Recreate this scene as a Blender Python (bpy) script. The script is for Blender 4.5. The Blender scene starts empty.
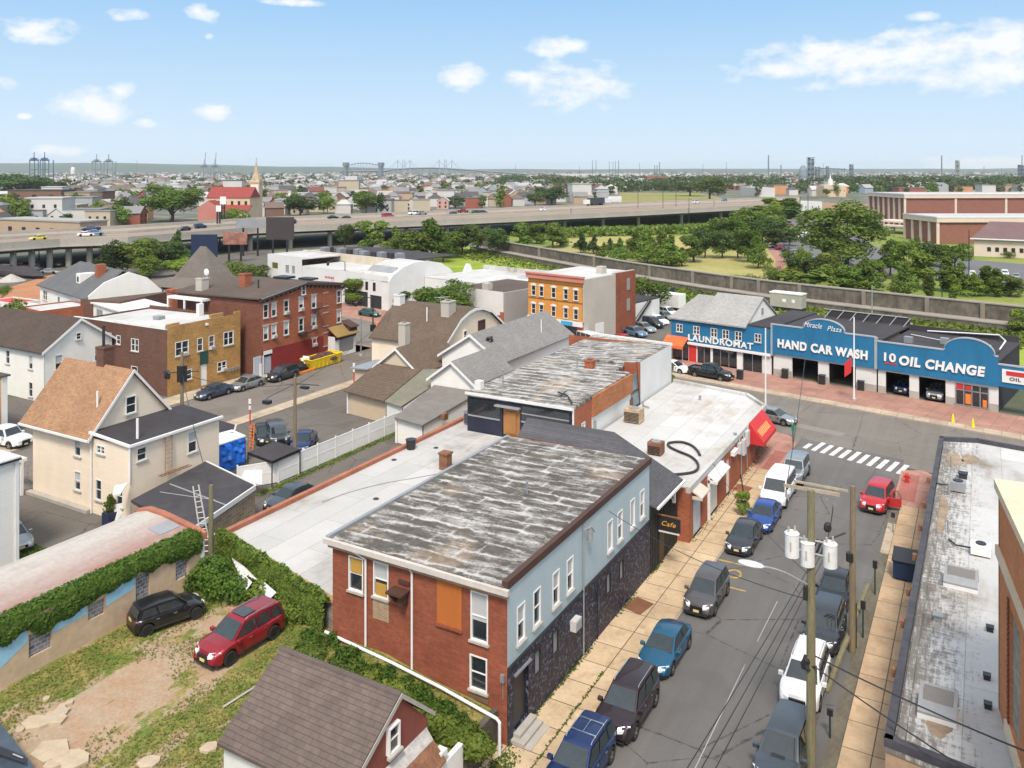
import bpy,math,random
from mathutils import Vector,Matrix,noise
import numpy as np
random.seed(7);rng = np.random.default_rng(7)
R = math.radians
# ---------------------------------------------------------------- camera, sky, sun, exposure
scene = bpy.context.scene
F,HC = 830.0,26.3                       # focal length in pixels of a 1024 wide picture, camera height in metres
TH = math.atan2(471,F)
cam = bpy.data.cameras.new('camera');camo = bpy.data.objects.new('camera',cam)
scene.collection.objects.link(camo);scene.camera = camo
camo.location = (0,0,HC);camo.rotation_euler = (R(90),0,TH)
cam.sensor_width = 36;cam.lens = 36 * F / 1024;cam.shift_y = -214 / 1024
cam.clip_start = 0.5;cam.clip_end = 30000
SUN_EL,SUN_AZ = 54,155                  # azimuth clockwise from +Y
world = bpy.data.worlds.new('World');scene.world = world;world.use_nodes = True
wn,wl = world.node_tree.nodes,world.node_tree.links
bg = wn['Background'];bg.inputs['Strength'].default_value = 0.14
sky = wn.new('ShaderNodeTexSky');sky.sky_type = 'NISHITA';sky.sun_disc = False
sky.sun_elevation = R(SUN_EL);sky.sun_rotation = R(SUN_AZ);sky.air_density = 1.25;sky.dust_density = 0.6;sky.ozone_density = 3.0
SKYCLOUDS = [  # azimuth from the street axis and elevation, in picture pixels measured on the photograph
 (900,58,150,26),(850,62,80,20),(975,56,80,34),(790,68,45,9),(572,84,50,24),(530,77,26,9),(558,46,28,11),(463,78,24,14),(95,106,40,18),(122,93,14,10),
 (38,29,36,14),(60,37,14,9),(121,14,20,7),(202,14,15,9),(208,113,20,9),(145,124,11,6),(209,36,5,4),(25,116,7,4),(985,164,60,9),(60,150,25,6),
 (1180,90,110,30),(-140,70,120,26),(-420,110,170,40),(1500,60,200,50),(926,16,16,5),(290,2,30,4)]
def _wmath(op,a,b=None,c=None,clamp=False):
    n = wn.new('ShaderNodeMath');n.operation = op;n.use_clamp = clamp
    for i,v in enumerate((a,b,c)):
        if v is None: continue
        if isinstance(v,(int,float)): n.inputs[i].default_value = v
        else: wl.new(v,n.inputs[i])
    return n.outputs[0]
tc = wn.new('ShaderNodeTexCoord')
nz = wn.new('ShaderNodeTexNoise');nz.inputs['Scale'].default_value = 26;nz.inputs['Detail'].default_value = 7;nz.inputs['Roughness'].default_value = .6
mp = wn.new('ShaderNodeMapping');mp.inputs['Scale'].default_value = (1,1,1.8)
wl.new(tc.outputs['Generated'],mp.inputs['Vector']);wl.new(mp.outputs[0],nz.inputs['Vector'])
cov = None
for (cx,cy,rx,ry) in SKYCLOUDS:
    a = math.atan2(cx - 512,F);el = math.atan2(170 - cy,math.hypot(F,cx - 512))
    d = Vector((math.sin(a - TH) * math.cos(el),math.cos(a - TH) * math.cos(el),math.sin(el)))
    right = Vector((math.cos(a - TH),-math.sin(a - TH),0));up = right.cross(d)
    cf = math.cos(a)
    vm = wn.new('ShaderNodeVectorMath');vm.operation = 'SUBTRACT';wl.new(tc.outputs['Generated'],vm.inputs[0]);vm.inputs[1].default_value = d
    def dot(v,s):
        q = wn.new('ShaderNodeVectorMath');q.operation = 'DOT_PRODUCT';wl.new(vm.outputs[0],q.inputs[0]);q.inputs[1].default_value = v * s
        return q.outputs['Value']
    u = dot(right,F / (rx * 1.25 * cf));v = dot(up,F / (ry * 1.25 * cf))
    l = wn.new('ShaderNodeMath');l.operation = 'MULTIPLY';wl.new(u,l.inputs[0]);wl.new(u,l.inputs[1])
    r2 = _wmath('MULTIPLY_ADD',v,v,l.outputs[0])
    m = _wmath('SUBTRACT',1.0,r2)
    cov = m if cov is None else _wmath('SMOOTH_MAX',cov,m,0.4)
dens = _wmath('MULTIPLY_ADD',nz.outputs['Fac'],2.9,-1.72)
dens = _wmath('ADD',dens,cov)
dens = _wmath('MULTIPLY',dens,1.25,None,True)
dens = _wmath('MULTIPLY',dens,0.85)
mixc = wn.new('ShaderNodeMixRGB');mixc.inputs['Color2'].default_value = (3.1,3.08,3.06,1)
wl.new(dens,mixc.inputs['Fac'])
# a hazy summer sky: pale towards the horizon, blending into the physical sky higher up
sx = wn.new('ShaderNodeSeparateXYZ');wl.new(tc.outputs['Generated'],sx.inputs[0]);rp = wn.new('ShaderNodeValToRGB');wl.new(sx.outputs['Z'],rp.inputs[0]);cr = rp.color_ramp;SK = .25
for i,(pos,c) in enumerate(((0,(.80,.95,1.10)),(.05,(.70,.89,1.07)),(.12,(.54,.78,1.03)),(.2,(.38,.66,1.0)),(.45,(.22,.45,.80)))):
    e = cr.elements[i] if i < 2 else cr.elements.new(pos);e.position = pos;e.color = (*[q*.9 for q in c],1)
sc4 = wn.new('ShaderNodeMixRGB');sc4.blend_type = 'MULTIPLY';sc4.inputs[0].default_value = 1;wl.new(rp.outputs[0],sc4.inputs[1]);sc4.inputs[2].default_value = (3.1,3.1,3.1,1)
warm = wn.new('ShaderNodeMixRGB');warm.blend_type = 'MULTIPLY';warm.inputs[0].default_value = 1;wl.new(sky.outputs[0],warm.inputs[1]);warm.inputs[2].default_value = (1.95,1.36,.88,1)
bl = wn.new('ShaderNodeMixRGB');mrn = wn.new('ShaderNodeMapRange');wl.new(sx.outputs['Z'],mrn.inputs[0]);mrn.inputs[1].default_value = .25;mrn.inputs[2].default_value = .5;wl.new(mrn.outputs[0],bl.inputs[0]);wl.new(sc4.outputs[0],bl.inputs[1]);wl.new(warm.outputs[0],bl.inputs[2])
wl.new(bl.outputs[0],mixc.inputs['Color1']);wl.new(mixc.outputs[0],bg.inputs['Color'])
sl = bpy.data.lights.new('sun','SUN');sl.energy = 1.5;sl.angle = R(12);sl.color = (1,.95,.87)
so = bpy.data.objects.new('sun',sl);scene.collection.objects.link(so)
sdir = Vector((math.sin(R(SUN_AZ)) * math.cos(R(SUN_EL)),math.cos(R(SUN_AZ)) * math.cos(R(SUN_EL)),math.sin(R(SUN_EL))))
so.rotation_euler = sdir.to_track_quat('Z','Y').to_euler();so.location = (0,0,200)
scene.view_settings.view_transform = 'Standard';scene.view_settings.look = 'None'
scene.view_settings.exposure = 1.28;scene.view_settings.gamma = 1
cy = scene.cycles;cy.max_bounces = 6;cy.diffuse_bounces = 3;cy.glossy_bounces = 2;cy.transparent_max_bounces = 6;cy.volume_bounces = 1
try: cy.use_denoising = True
except Exception: pass
# ---------------------------------------------------------------- measuring the photograph
FW = Vector((-math.sin(TH),math.cos(TH)));RT = Vector((math.cos(TH),math.sin(TH)))
def G(px,py,z=0.0):                     # the point of the photograph at height z
    d = F * (HC - z) / (py - 170);p = FW * d + RT * ((px - 512) / F * d)
    return Vector((p.x,p.y,z))
def GX(px,d,z=0.0):
    p = FW * d + RT * ((px - 512) / F * d);return Vector((p.x,p.y,z))
def VP(px,py,x0,y0,ang):              # on a wall through x0,y0: distance along it and height
    e = (math.cos(R(ang)),math.sin(R(ang)));k = (px - 512) / F;D = FW + RT * k
    det = -e[0] * D[1] + D[0] * e[1];s = (x0 * D[1] - D[0] * y0) / det;t = (-e[0] * y0 + e[1] * x0) / det
    return s,HC - (py - 170) * t / F
# ---------------------------------------------------------------- objects
C = scene.collection;W = {}
class MB:
    def __init__(s,fr=None):
        s.v = [];s.f = [];s.m = [];s.M = Matrix.Identity(4)
        if fr: s.M = Matrix.Translation((fr[0],fr[1],fr[3] if len(fr) > 3 else 0)) @ Matrix.Rotation(R(fr[2]),4,'Z')
    def add(s,vs,fs,mi=0):
        n = len(s.v);s.v += [s.M @ Vector(p) for p in vs]
        for f in fs: s.f.append([n + i for i in f]);s.m.append(mi)
        return s
    def box(s,x0,y0,z0,x1,y1,z1,mi=0):
        return s.add([(x0,y0,z0),(x1,y0,z0),(x1,y1,z0),(x0,y1,z0),(x0,y0,z1),(x1,y0,z1),(x1,y1,z1),(x0,y1,z1)],
                     [(0,3,2,1),(4,5,6,7),(0,1,5,4),(1,2,6,5),(2,3,7,6),(3,0,4,7)],mi)
    def prism(s,pts,z0,z1,mi=0):
        n = len(pts);a = [(p[0],p[1],z0) for p in pts] + [(p[0],p[1],z1) for p in pts]
        return s.add(a,[tuple(range(n))[::-1],tuple(range(n,2*n))] + [(i,(i+1) % n,n + (i+1) % n,n + i) for i in range(n)],mi)
    def ext(s,pts,ax,a,b,mi=0):      # (u,z) outline swept along x or y
        n = len(pts)
        vs = [((a,u,z) if ax == 'x' else (u,a,z)) for u,z in pts] + [((b,u,z) if ax == 'x' else (u,b,z)) for u,z in pts]
        return s.add(vs,[tuple(range(n)),tuple(range(n,2*n))[::-1]] + [(i,n + i,n + (i+1) % n,(i+1) % n) for i in range(n)],mi)
    def face(s,pts,mi=0): return s.add(pts,[tuple(range(len(pts)))],mi)
    def slab(s,pts,t,mi=0):            # a sloping sheet with thickness t downwards
        n = len(pts);P3 = [Vector(p) for p in pts];q = (P3[1]-P3[0]).cross(P3[2]-P3[0]).normalized();d = q*-t if abs(q.z) < .12 else Vector((0,0,-t))
        a = list(P3) + [p + d for p in P3]
        return s.add(a,[tuple(range(n)),tuple(range(n,2*n))[::-1]] + [(i,n+i,n+(i+1) % n,(i+1) % n) for i in range(n)],mi)
    def cyl(s,x,y,z0,z1,r0,r1=None,n=10,mi=0):
        r1 = r0 if r1 is None else r1;vs = []
        for z,r in ((z0,r0),(z1,r1)): vs += [(x + r*math.cos(2*math.pi*i/n),y + r*math.sin(2*math.pi*i/n),z) for i in range(n)]
        return s.add(vs,[tuple(range(n))[::-1],tuple(range(n,2*n))] + [(i,(i+1) % n,n+(i+1) % n,n+i) for i in range(n)],mi)
    def tube(s,pts,r,n=6,mi=0,r2=None):
        pts = [Vector(p) for p in pts];rings = [];L = len(pts)
        for i,p in enumerate(pts):
            t = (pts[min(i+1,L-1)] - pts[max(i-1,0)]).normalized()
            a = t.cross(Vector((0,0,1)) if abs(t.z) < .9 else Vector((1,0,0))).normalized();b = t.cross(a)
            rr = r if r2 is None else r + (r2 - r) * i / max(1,L-1)
            rings.append([p + (a*math.cos(2*math.pi*k/n) + b*math.sin(2*math.pi*k/n)) * rr for k in range(n)])
        vs = [q for g in rings for q in g];fs = []
        for i in range(L-1):
            for k in range(n): fs.append((i*n+k,i*n+(k+1) % n,(i+1)*n+(k+1) % n,(i+1)*n+k))
        fs += [tuple(range(n))[::-1],tuple(range((L-1)*n,L*n))]
        return s.add(vs,fs,mi)
    def blob(s,c,r,seed=0,amp=.25,mi=0,nu=10,nv=6):
        vs = [];fs = []
        for j in range(nv+1):
            for i in range(nu):
                th = math.pi*j/nv;ph = 2*math.pi*i/nu;d = Vector((math.sin(th)*math.cos(ph),math.sin(th)*math.sin(ph),math.cos(th)))
                k = 1 + amp*noise.noise(d*1.7 + Vector((seed*3.1,0,0)))*2
                vs.append((c[0]+d.x*r[0]*k,c[1]+d.y*r[1]*k,c[2]+d.z*r[2]*k))
        for j in range(nv):
            for i in range(nu): fs.append((j*nu+i,j*nu+(i+1) % nu,(j+1)*nu+(i+1) % nu,(j+1)*nu+i))
        return s.add(vs,fs,mi)
    def build(s,name,mats,parent=None,smooth=False):
        me = bpy.data.meshes.new(name)
        inv = W[parent].inverted() if parent else None
        vs = [tuple(inv @ p) if inv else tuple(p) for p in s.v]
        me.from_pydata(vs,[],s.f)
        if not isinstance(mats,(list,tuple)): mats = [mats]
        for m in mats: me.materials.append(m)
        if len(mats) > 1: me.polygons.foreach_set('material_index',s.m)
        if smooth: me.polygons.foreach_set('use_smooth',[True]*len(s.f))
        me.update()
        o = bpy.data.objects.new(name,me);C.objects.link(o)
        if parent: o.parent = parent;W[o] = W[parent]
        else: W[o] = Matrix.Identity(4)
        return o
def thing(name,label,cat,loc=(0,0,0),rot=0,group=None):
    o = bpy.data.objects.new(name,None);C.objects.link(o);o.empty_display_size = .5
    loc = tuple(loc) if len(loc) == 3 else (loc[0],loc[1],0)
    o.location = loc;o.rotation_euler = (0,0,R(rot));W[o] = Matrix.Translation(loc) @ Matrix.Rotation(R(rot),4,'Z')
    o['label'] = label;o['category'] = cat
    if group: o['group'] = group
    return o
def tag(o,label,cat,group=None):
    o['label'] = label;o['category'] = cat
    if group: o['group'] = group
    # put the origin of a one-mesh thing at its base
    me = o.data;n = len(me.vertices);co = np.empty(n*3);me.vertices.foreach_get('co',co);co = co.reshape(-1,3)
    c = Vector(((co[:,0].min()+co[:,0].max())/2,(co[:,1].min()+co[:,1].max())/2,co[:,2].min()))
    me.transform(Matrix.Translation(-c));o.location = c;W[o] = Matrix.Translation(c)
    return o
def struct(name,mb,m): o = mb.build(name,m);o['kind'] = 'structure';return o
def stuff(o): o['kind'] = 'stuff';return o
def dup(o,loc,rot=0,scale=1,label=None,group=None,mats=None):
    def cp(s,par):
        c = s.copy();C.objects.link(c)
        if par: c.parent = par
        for ch in KIDS.get(s,list(s.children)): cp(ch,c)
        return c
    r = cp(o,None);r.location = loc;r.rotation_euler = (0,0,R(rot));r.scale = (scale,)*3 if isinstance(scale,(int,float)) else scale
    if label: r['label'] = label
    if group: r['group'] = group
    return r
KIDS = {}
def freeze(o):                             # remember children once, so copying stays fast
    ks = list(o.children);KIDS[o] = ks
    for k in ks: freeze(k)
# ---------------------------------------------------------------- materials
class N:
    def __init__(s,name):
        m = bpy.data.materials.new(name);m.use_nodes = True;s.m = m;s.n = m.node_tree.nodes;s.l = m.node_tree.links
        s.b = s.n['Principled BSDF'];s.tc = s.n.new('ShaderNodeTexCoord');s.geo = None
    def co(s,kind='O'):
        if kind == 'W':
            if not s.geo: s.geo = s.n.new('ShaderNodeNewGeometry')
            return s.geo.outputs['Position']
        return s.tc.outputs['Object']
    def math(s,op,a,b=None,c=None,clamp=False):
        n = s.n.new('ShaderNodeMath');n.operation = op;n.use_clamp = clamp
        for i,v in enumerate((a,b,c)):
            if v is None: continue
            if isinstance(v,(int,float)): n.inputs[i].default_value = v
            else: s.l.new(v,n.inputs[i])
        return n.outputs[0]
    def scl(s,vec,sc):
        n = s.n.new('ShaderNodeVectorMath');n.operation = 'MULTIPLY';s.l.new(vec,n.inputs[0]);n.inputs[1].default_value = sc;return n.outputs[0]
    def noise(s,vec,scale,detail=4,rough=.55):
        n = s.n.new('ShaderNodeTexNoise');n.inputs['Scale'].default_value = scale;n.inputs['Detail'].default_value = detail
        n.inputs['Roughness'].default_value = rough;s.l.new(vec,n.inputs['Vector']);return n.outputs['Fac']
    def sep(s,vec): n = s.n.new('ShaderNodeSeparateXYZ');s.l.new(vec,n.inputs[0]);return n.outputs
    def comb(s,x,y,z=0.0):
        n = s.n.new('ShaderNodeCombineXYZ')
        for i,v in enumerate((x,y,z)):
            if isinstance(v,(int,float)): n.inputs[i].default_value = v
            else: s.l.new(v,n.inputs[i])
        return n.outputs[0]
    def mr(s,v,a,b,c,d):
        n = s.n.new('ShaderNodeMapRange');s.l.new(v,n.inputs[0])
        for i,q in enumerate((a,b,c,d)): n.inputs[i+1].default_value = q
        return n.outputs[0]
    def mix(s,f,a,b,bt='MIX'):
        n = s.n.new('ShaderNodeMixRGB');n.blend_type = bt
        for i,v in enumerate((f,a,b)):
            if isinstance(v,(int,float)): n.inputs[i].default_value = v
            elif isinstance(v,tuple): n.inputs[i].default_value = (*v,1)
            else: s.l.new(v,n.inputs[i])
        return n.outputs[0]
    def vary(s,col,vec,scale,amt,detail=4):
        f = s.mr(s.noise(vec,scale,detail),.25,.75,1-amt,1+amt)
        n = s.n.new('ShaderNodeVectorMath');n.operation = 'SCALE'
        if isinstance(col,tuple): n.inputs[0].default_value = col
        else: s.l.new(col,n.inputs[0])
        s.l.new(f,n.inputs['Scale']);return n.outputs[0]
    def out(s,col,rough=.85,bump=None,bs=.3,bd=.02,metal=0,spec=.5,coat=0):
        if isinstance(col,tuple): s.b.inputs['Base Color'].default_value = (*col,1)
        else: s.l.new(col,s.b.inputs['Base Color'])
        if isinstance(rough,(int,float)): s.b.inputs['Roughness'].default_value = rough
        else: s.l.new(rough,s.b.inputs['Roughness'])
        s.b.inputs['Metallic'].default_value = metal;s.b.inputs['Specular IOR Level'].default_value = spec
        if coat: s.b.inputs['Coat Weight'].default_value = coat;s.b.inputs['Coat Roughness'].default_value = .04
        if bump is not None:
            n = s.n.new('ShaderNodeBump');n.inputs['Strength'].default_value = bs;n.inputs['Distance'].default_value = bd
            s.l.new(bump,n.inputs['Height']);s.l.new(n.outputs[0],s.b.inputs['Normal'])
        return s.m
_mc = {}
def surf(name,col,rough=.85,a1=.12,s1=.6,a2=.08,s2=6,bs=.15,co='O',stretch=None,spec=.35,metal=0,coat=0):
    if name in _mc: return _mc[name]
    n = N(name);v = n.co(co)
    if stretch: v = n.scl(v,stretch)
    c = n.vary(col,v,s1,a1);c = n.vary(c,v,s2,a2)
    _mc[name] = n.out(c,rough,n.noise(v,s2*3) if bs else None,bs,.01,metal,spec,coat);return _mc[name]
def uvz(n,co='O'):
    x,y,z = n.sep(n.co(co));return n.math('ADD',x,y),z
def brick(name,c1,c2,mort,stain=.18,bw=.24,bh=.082):
    n = N(name);u,z = uvz(n);b = n.n.new('ShaderNodeTexBrick');n.l.new(n.comb(u,z),b.inputs['Vector'])
    b.inputs['Scale'].default_value = 1;b.inputs['Brick Width'].default_value = bw;b.inputs['Row Height'].default_value = bh;b.inputs['Mortar Size'].default_value = .01
    for k,v in (('Color1',c1),('Color2',c2),('Mortar',mort)): b.inputs[k].default_value = (*v,1)
    c = n.vary(b.outputs['Color'],n.comb(u,z),.5,stain);c = n.vary(c,n.scl(n.comb(u,z),(1.2,6,1)),.8,stain*.8);c = n.vary(c,n.comb(u,z),4,.12)
    return n.out(c,.9,b.outputs['Fac'],.25,-.01,spec=.25)
def siding(name,col,pitch=.16,a=.05):
    n = N(name);u,z = uvz(n);f = n.math('FRACT',n.math('DIVIDE',z,pitch));v = n.comb(u,z)
    c = n.vary(col,n.scl(v,(1,.4,1)),.7,a);c = n.vary(c,n.scl(v,(.3,8,1)),1.0,a*.8)
    return n.out(c,.65,f,.55,.02,spec=.3)
def shingle(name,c1,c2,ax='x',a=.12,row=.1,wid=.35):
    n = N(name);x,y,z = n.sep(n.co());b = n.n.new('ShaderNodeTexBrick');vec = n.comb(x if ax == 'x' else y,z);n.l.new(vec,b.inputs['Vector'])
    b.inputs['Scale'].default_value = 1;b.inputs['Brick Width'].default_value = wid;b.inputs['Row Height'].default_value = row;b.inputs['Mortar Size'].default_value = .008
    for k,v in (('Color1',c1),('Color2',c2),('Mortar',tuple(q*.55 for q in c1))): b.inputs[k].default_value = (*v,1)
    c = n.vary(b.outputs['Color'],n.co(),.35,a);c = n.vary(c,n.co(),3,a)
    return n.out(c,.95,b.outputs['Fac'],.3,-.012,spec=.2)
def weathered(name,dark=(.095,.086,.074),light=(.44,.43,.41),tan=(.20,.155,.11),thr=.5,ang=0):
    n = N(name);x,y,z = n.sep(n.co())
    wob = n.mr(n.noise(n.co(),.9,5,.65),0,1,-.5,.5)
    yy = n.math('ADD',y,wob);row = n.math('DIVIDE',yy,1.02);fr = n.math('FRACT',row);ri = n.math('FLOOR',row)
    xx = n.math('ADD',x,n.math('MULTIPLY',n.math('SINE',n.math('MULTIPLY',ri,12.9)),3.0));xw = n.math('FRACT',n.math('DIVIDE',xx,2.9))
    streak = n.noise(n.comb(n.math('MULTIPLY',x,.5),n.math('MULTIPLY',y,1.75),ri),1.1,6,.66)
    patch = n.noise(n.co(),.28,4);fine = n.noise(n.co(),7,4,.7)
    lap = n.math('SUBTRACT',1.0,n.math('MULTIPLY',n.math('ABSOLUTE',n.math('SUBTRACT',fr,.5)),2),None,True)   # 0 on the laps
    lapw = n.math('POWER',n.math('SUBTRACT',1.0,lap),5)
    seam = n.math('POWER',n.math('MULTIPLY',n.math('ABSOLUTE',n.math('SUBTRACT',xw,.5)),2),16)
    t = n.math('ADD',n.math('MULTIPLY',streak,1.5),n.math('MULTIPLY',patch,.55));brk = n.mr(n.noise(n.co(),.7,3),.42,.6,.25,1.2);t = n.math('ADD',t,n.math('MULTIPLY',n.math('MULTIPLY',lapw,brk),.5));t = n.math('ADD',t,n.math('MULTIPLY',n.math('MULTIPLY',seam,brk),.3))
    t = n.math('ADD',t,n.math('MULTIPLY',fine,.6))
    f = n.mr(t,1.13+thr,1.56+thr,0,1)
    base = n.mix(n.mr(n.noise(n.co(),.22,3),.56,.66,0,.9),dark,tan);base = n.vary(base,n.co(),2.2,.35)
    c = n.mix(f,base,n.vary(light,n.co(),1.3,.15))
    return n.out(c,.92,fine,.3,.02,spec=.2)
def whiteroof(name,col=(.62,.63,.63),stain=(.22,.18,.14),amt=.62,grime=None):
    n = N(name);x,y,z = n.sep(n.co());s = n.noise(n.co(),.16,5,.6);st = n.noise(n.scl(n.co(),(1.0,.25,1)),.8,5,.7)
    f = n.math('MULTIPLY',n.mr(s,amt-.08,amt+.1,0,1),n.mr(st,.38,.6,.1,.85));c = n.mix(f,n.vary(col,n.co(),.5,.05),stain)
    if grime is not None:
        g1 = n.noise(n.scl(n.co(),(5,.7,1)),1.2,6,.75);g2 = n.noise(n.scl(n.co(),(1,3.5,1)),1.4,5,.7);gx = n.mr(x,grime,grime+4.2,.2,-.06);gf = n.mr(n.math('ADD',n.math('ADD',n.math('MULTIPLY',g1,.55),n.math('MULTIPLY',g2,.45)),gx),.56,.68,0,.8);c = n.mix(gf,c,(.10,.085,.07))
    pb = n.n.new('ShaderNodeTexBrick');n.l.new(n.comb(y,x),pb.inputs['Vector']);pb.inputs['Scale'].default_value = 1;pb.inputs['Brick Width'].default_value = 7.3;pb.inputs['Row Height'].default_value = 1.9;pb.inputs['Mortar Size'].default_value = .02
    for k_,q_ in (('Color1',(1,1,1)),('Color2',(.86,.86,.85)),('Mortar',(.62,.62,.62))): pb.inputs[k_].default_value = (*q_,1)
    c = n.mix(1.0,c,pb.outputs['Color'],'MULTIPLY')
    seam = n.math('GREATER_THAN',n.math('FRACT',n.math('DIVIDE',x,1.9)),.985);seam2 = n.math('GREATER_THAN',n.math('FRACT',n.math('DIVIDE',y,7.3)),.995)
    c = n.mix(n.math('MULTIPLY',n.math('MAXIMUM',seam,seam2),.22),c,(.3,.3,.3));c = n.vary(c,n.co(),5,.04)
    return n.out(c,.8,n.noise(n.co(),9),.15,.01,spec=.25)
def glass_mat(name,col=(.02,.025,.03),rough=.06): n = N(name);return n.out(n.vary(col,n.co(),3,.25),rough,spec=.9)
def paint(name,col,metal=.35,rough=.28):
    n = N(name);c = n.vary(col,n.co(),1.2,.06);r = n.mr(n.noise(n.co(),6),.3,.7,rough,rough+.12);return n.out(c,r,metal=metal,spec=.5,coat=.55)
def foliage(name,c1,c2,c3,sc=.5,co='W'):
    n = N(name);v = n.co(co);oi = n.n.new('ShaderNodeObjectInfo')
    c = n.mix(n.mr(n.noise(v,sc,3),.38,.62,0,1),c1,c2);c = n.mix(n.mr(n.noise(v,sc*5,3),.5,.68,0,.9),c,c3)
    c = n.mix(n.math('MULTIPLY',n.math('FRACT',n.math('MULTIPLY',oi.outputs['Random'],7.3)),.45),c,(.15,.155,.035));k = n.mr(oi.outputs['Random'],0,1,.62,1.3);q = n.n.new('ShaderNodeVectorMath');q.operation = 'SCALE';n.l.new(c,q.inputs[0]);n.l.new(k,q.inputs['Scale'])
    m = n.out(q.outputs[0],.75,spec=.2);tr = n.n.new('ShaderNodeBsdfTranslucent');n.l.new(q.outputs[0],tr.inputs['Color'])
    ms = n.n.new('ShaderNodeMixShader');ms.inputs[0].default_value = .3;n.l.new(n.b.outputs[0],ms.inputs[1]);n.l.new(tr.outputs[0],ms.inputs[2])
    n.l.new(ms.outputs[0],n.n['Material Output'].inputs['Surface']);return m
m_white = surf('white_trim',(.68,.68,.66),.6,.05,1,.04)
m_glass = glass_mat('window_glass');m_blind = surf('white_blind',(.42,.43,.43),.35,.06,2,.04,stretch=(1,1,12))
m_dark = surf('dark_interior',(.018,.018,.02),.8);m_black = surf('black_metal',(.02,.02,.022),.45,spec=.5)
m_tire = surf('tyre_rubber',(.02,.02,.02),.85);m_rim = surf('alloy_rim',(.45,.46,.47),.3,metal=.8);m_rimdark = surf('dark_rim',(.05,.05,.055),.35,metal=.6)
m_chrome = surf('chrome',(.7,.7,.7),.15,metal=1);m_carglass = glass_mat('car_glass',(.02,.03,.033),.03)
m_lamp = surf('headlight_lens',(.7,.72,.74),.12,spec=.8);m_red = surf('red_lens',(.35,.01,.01),.2);m_plate = surf('number_plate',(.6,.5,.22),.5)
m_grille = surf('grille_black',(.015,.015,.015),.4);m_plastic = surf('black_trim_plastic',(.03,.03,.032),.6)
m_galv = surf('galvanised_metal',(.38,.39,.4),.45,metal=.6);m_rust = surf('rusty_metal',(.19,.09,.05),.85,.3,2,.2,8);m_grey = surf('grey_metal_paint',(.25,.26,.27),.55)
m_wood = surf('weathered_pole_wood',(.19,.15,.095),.9,.2,.8,.25,5,.4,stretch=(6,6,.6));m_woodgreen = surf('mossy_pole_wood',(.17,.155,.09),.9,.22,.8,.25,5,.4,stretch=(6,6,.6))
m_concrete = surf('pale_concrete',(.36,.34,.30),.9,.12,.4,.1,3);m_yellow = surf('yellow_paint',(.7,.5,.02),.5,.1,2);m_orange = surf('orange_paint',(.7,.2,.04),.55)
m_redp = surf('red_paint',(.5,.03,.03),.55);m_copping = surf('clay_coping',(.33,.13,.08),.85,.2,.8,.2,5)
# ---------------------------------------------------------------- windows and walls
_wp = {}
m_frame = m_white
def window_meshes(w,h,style):
    key = (round(w,2),round(h,2),style)
    if key in _wp: return _wp[key]
    fr = MB();pn = MB();f = .07 if w < 1.6 else .09;t = .05;rec = .06   # recess of the pane behind the wall face
    fr.box(-w/2,-.03,h/2-f,w/2,.14,h/2);fr.box(-w/2,-.03,-h/2,w/2,.14,-h/2+f);fr.box(-w/2,-.03,-h/2+f,-w/2+f,.14,h/2-f);fr.box(w/2-f,-.03,-h/2+f,w/2,.14,h/2-f)
    if style in ('sash','blind','half'): fr.box(-w/2+f,rec-.03,-t/2,w/2-f,.13,t/2)
    if style == 'pair': fr.box(-t,-.02,-h/2+f,t,.13,h/2-f);fr.box(-w/2+f,rec-.03,-t/2,-t,.12,t/2);fr.box(t,rec-.03,-t/2,w/2-f,.12,t/2)
    if style == 'grid':
        for k in (-1,1): fr.box(k*w/6-.02,rec-.03,-h/2+f,k*w/6+.02,.12,h/2-f)
        for k in (-1,0,1): fr.box(-w/2+f,rec-.025,k*h/4-.02,w/2-f,.115,k*h/4+.02)
    a,b = -w/2+f,w/2-f
    if style in ('blind',): pn.box(a,rec+.01,t/2,b,.12,h/2-f,1);pn.box(a,rec+.02,-h/2+f,b,.12,-t/2,0)
    elif style == 'half': pn.box(a,rec+.01,-h*.1,b,.12,h/2-f,1);pn.box(a,rec+.02,-h/2+f,b,.12,-h*.1,0)
    elif style == 'shade': pn.box(a,rec+.01,-h/2+f,b,.12,h/2-f,1)
    else: pn.box(a,rec+.01,-h/2+f,b,.12,h/2-f,0)
    sm = MB();sm.box(-w/2-.08,-.12,-h/2-.1,w/2+.08,.05,-h/2-.003)
    def mk(mb,nm,mats):
        o = mb.build(nm,mats);me = o.data;bpy.data.objects.remove(o);return me
    _wp[key] = (mk(fr,'window_frame',[m_white]),mk(pn,'pane',[m_glass,m_blind]),mk(sm,'sill',[m_concrete]));return _wp[key]
def window(parent,x,y,z,ang,w,h,style='sash',sill=True,out=0.0,fm=None,sm=None,pm=None,label=None):
    fr,pn,si = window_meshes(w,h,style);M = W[parent].inverted() @ Matrix.Translation((x,y,z)) @ Matrix.Rotation(R(ang),4,'Z') @ Matrix.Translation((0,-out,0))
    o = bpy.data.objects.new('window',fr);C.objects.link(o);o.parent = parent;o.matrix_local = M;W[o] = W[parent] @ M
    if label: o['label'] = label
    p = bpy.data.objects.new('pane',pn);C.objects.link(p);p.parent = o
    if fm: o.material_slots[0].link = 'OBJECT';o.material_slots[0].material = fm
    if pm: p.material_slots[0].link = 'OBJECT';p.material_slots[0].material = pm;p.material_slots[1].link = 'OBJECT';p.material_slots[1].material = pm
    if sill:
        s = bpy.data.objects.new('sill',si);C.objects.link(s);s.parent = o
        if sm: s.material_slots[0].link = 'OBJECT';s.material_slots[0].material = sm
    return o
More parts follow.
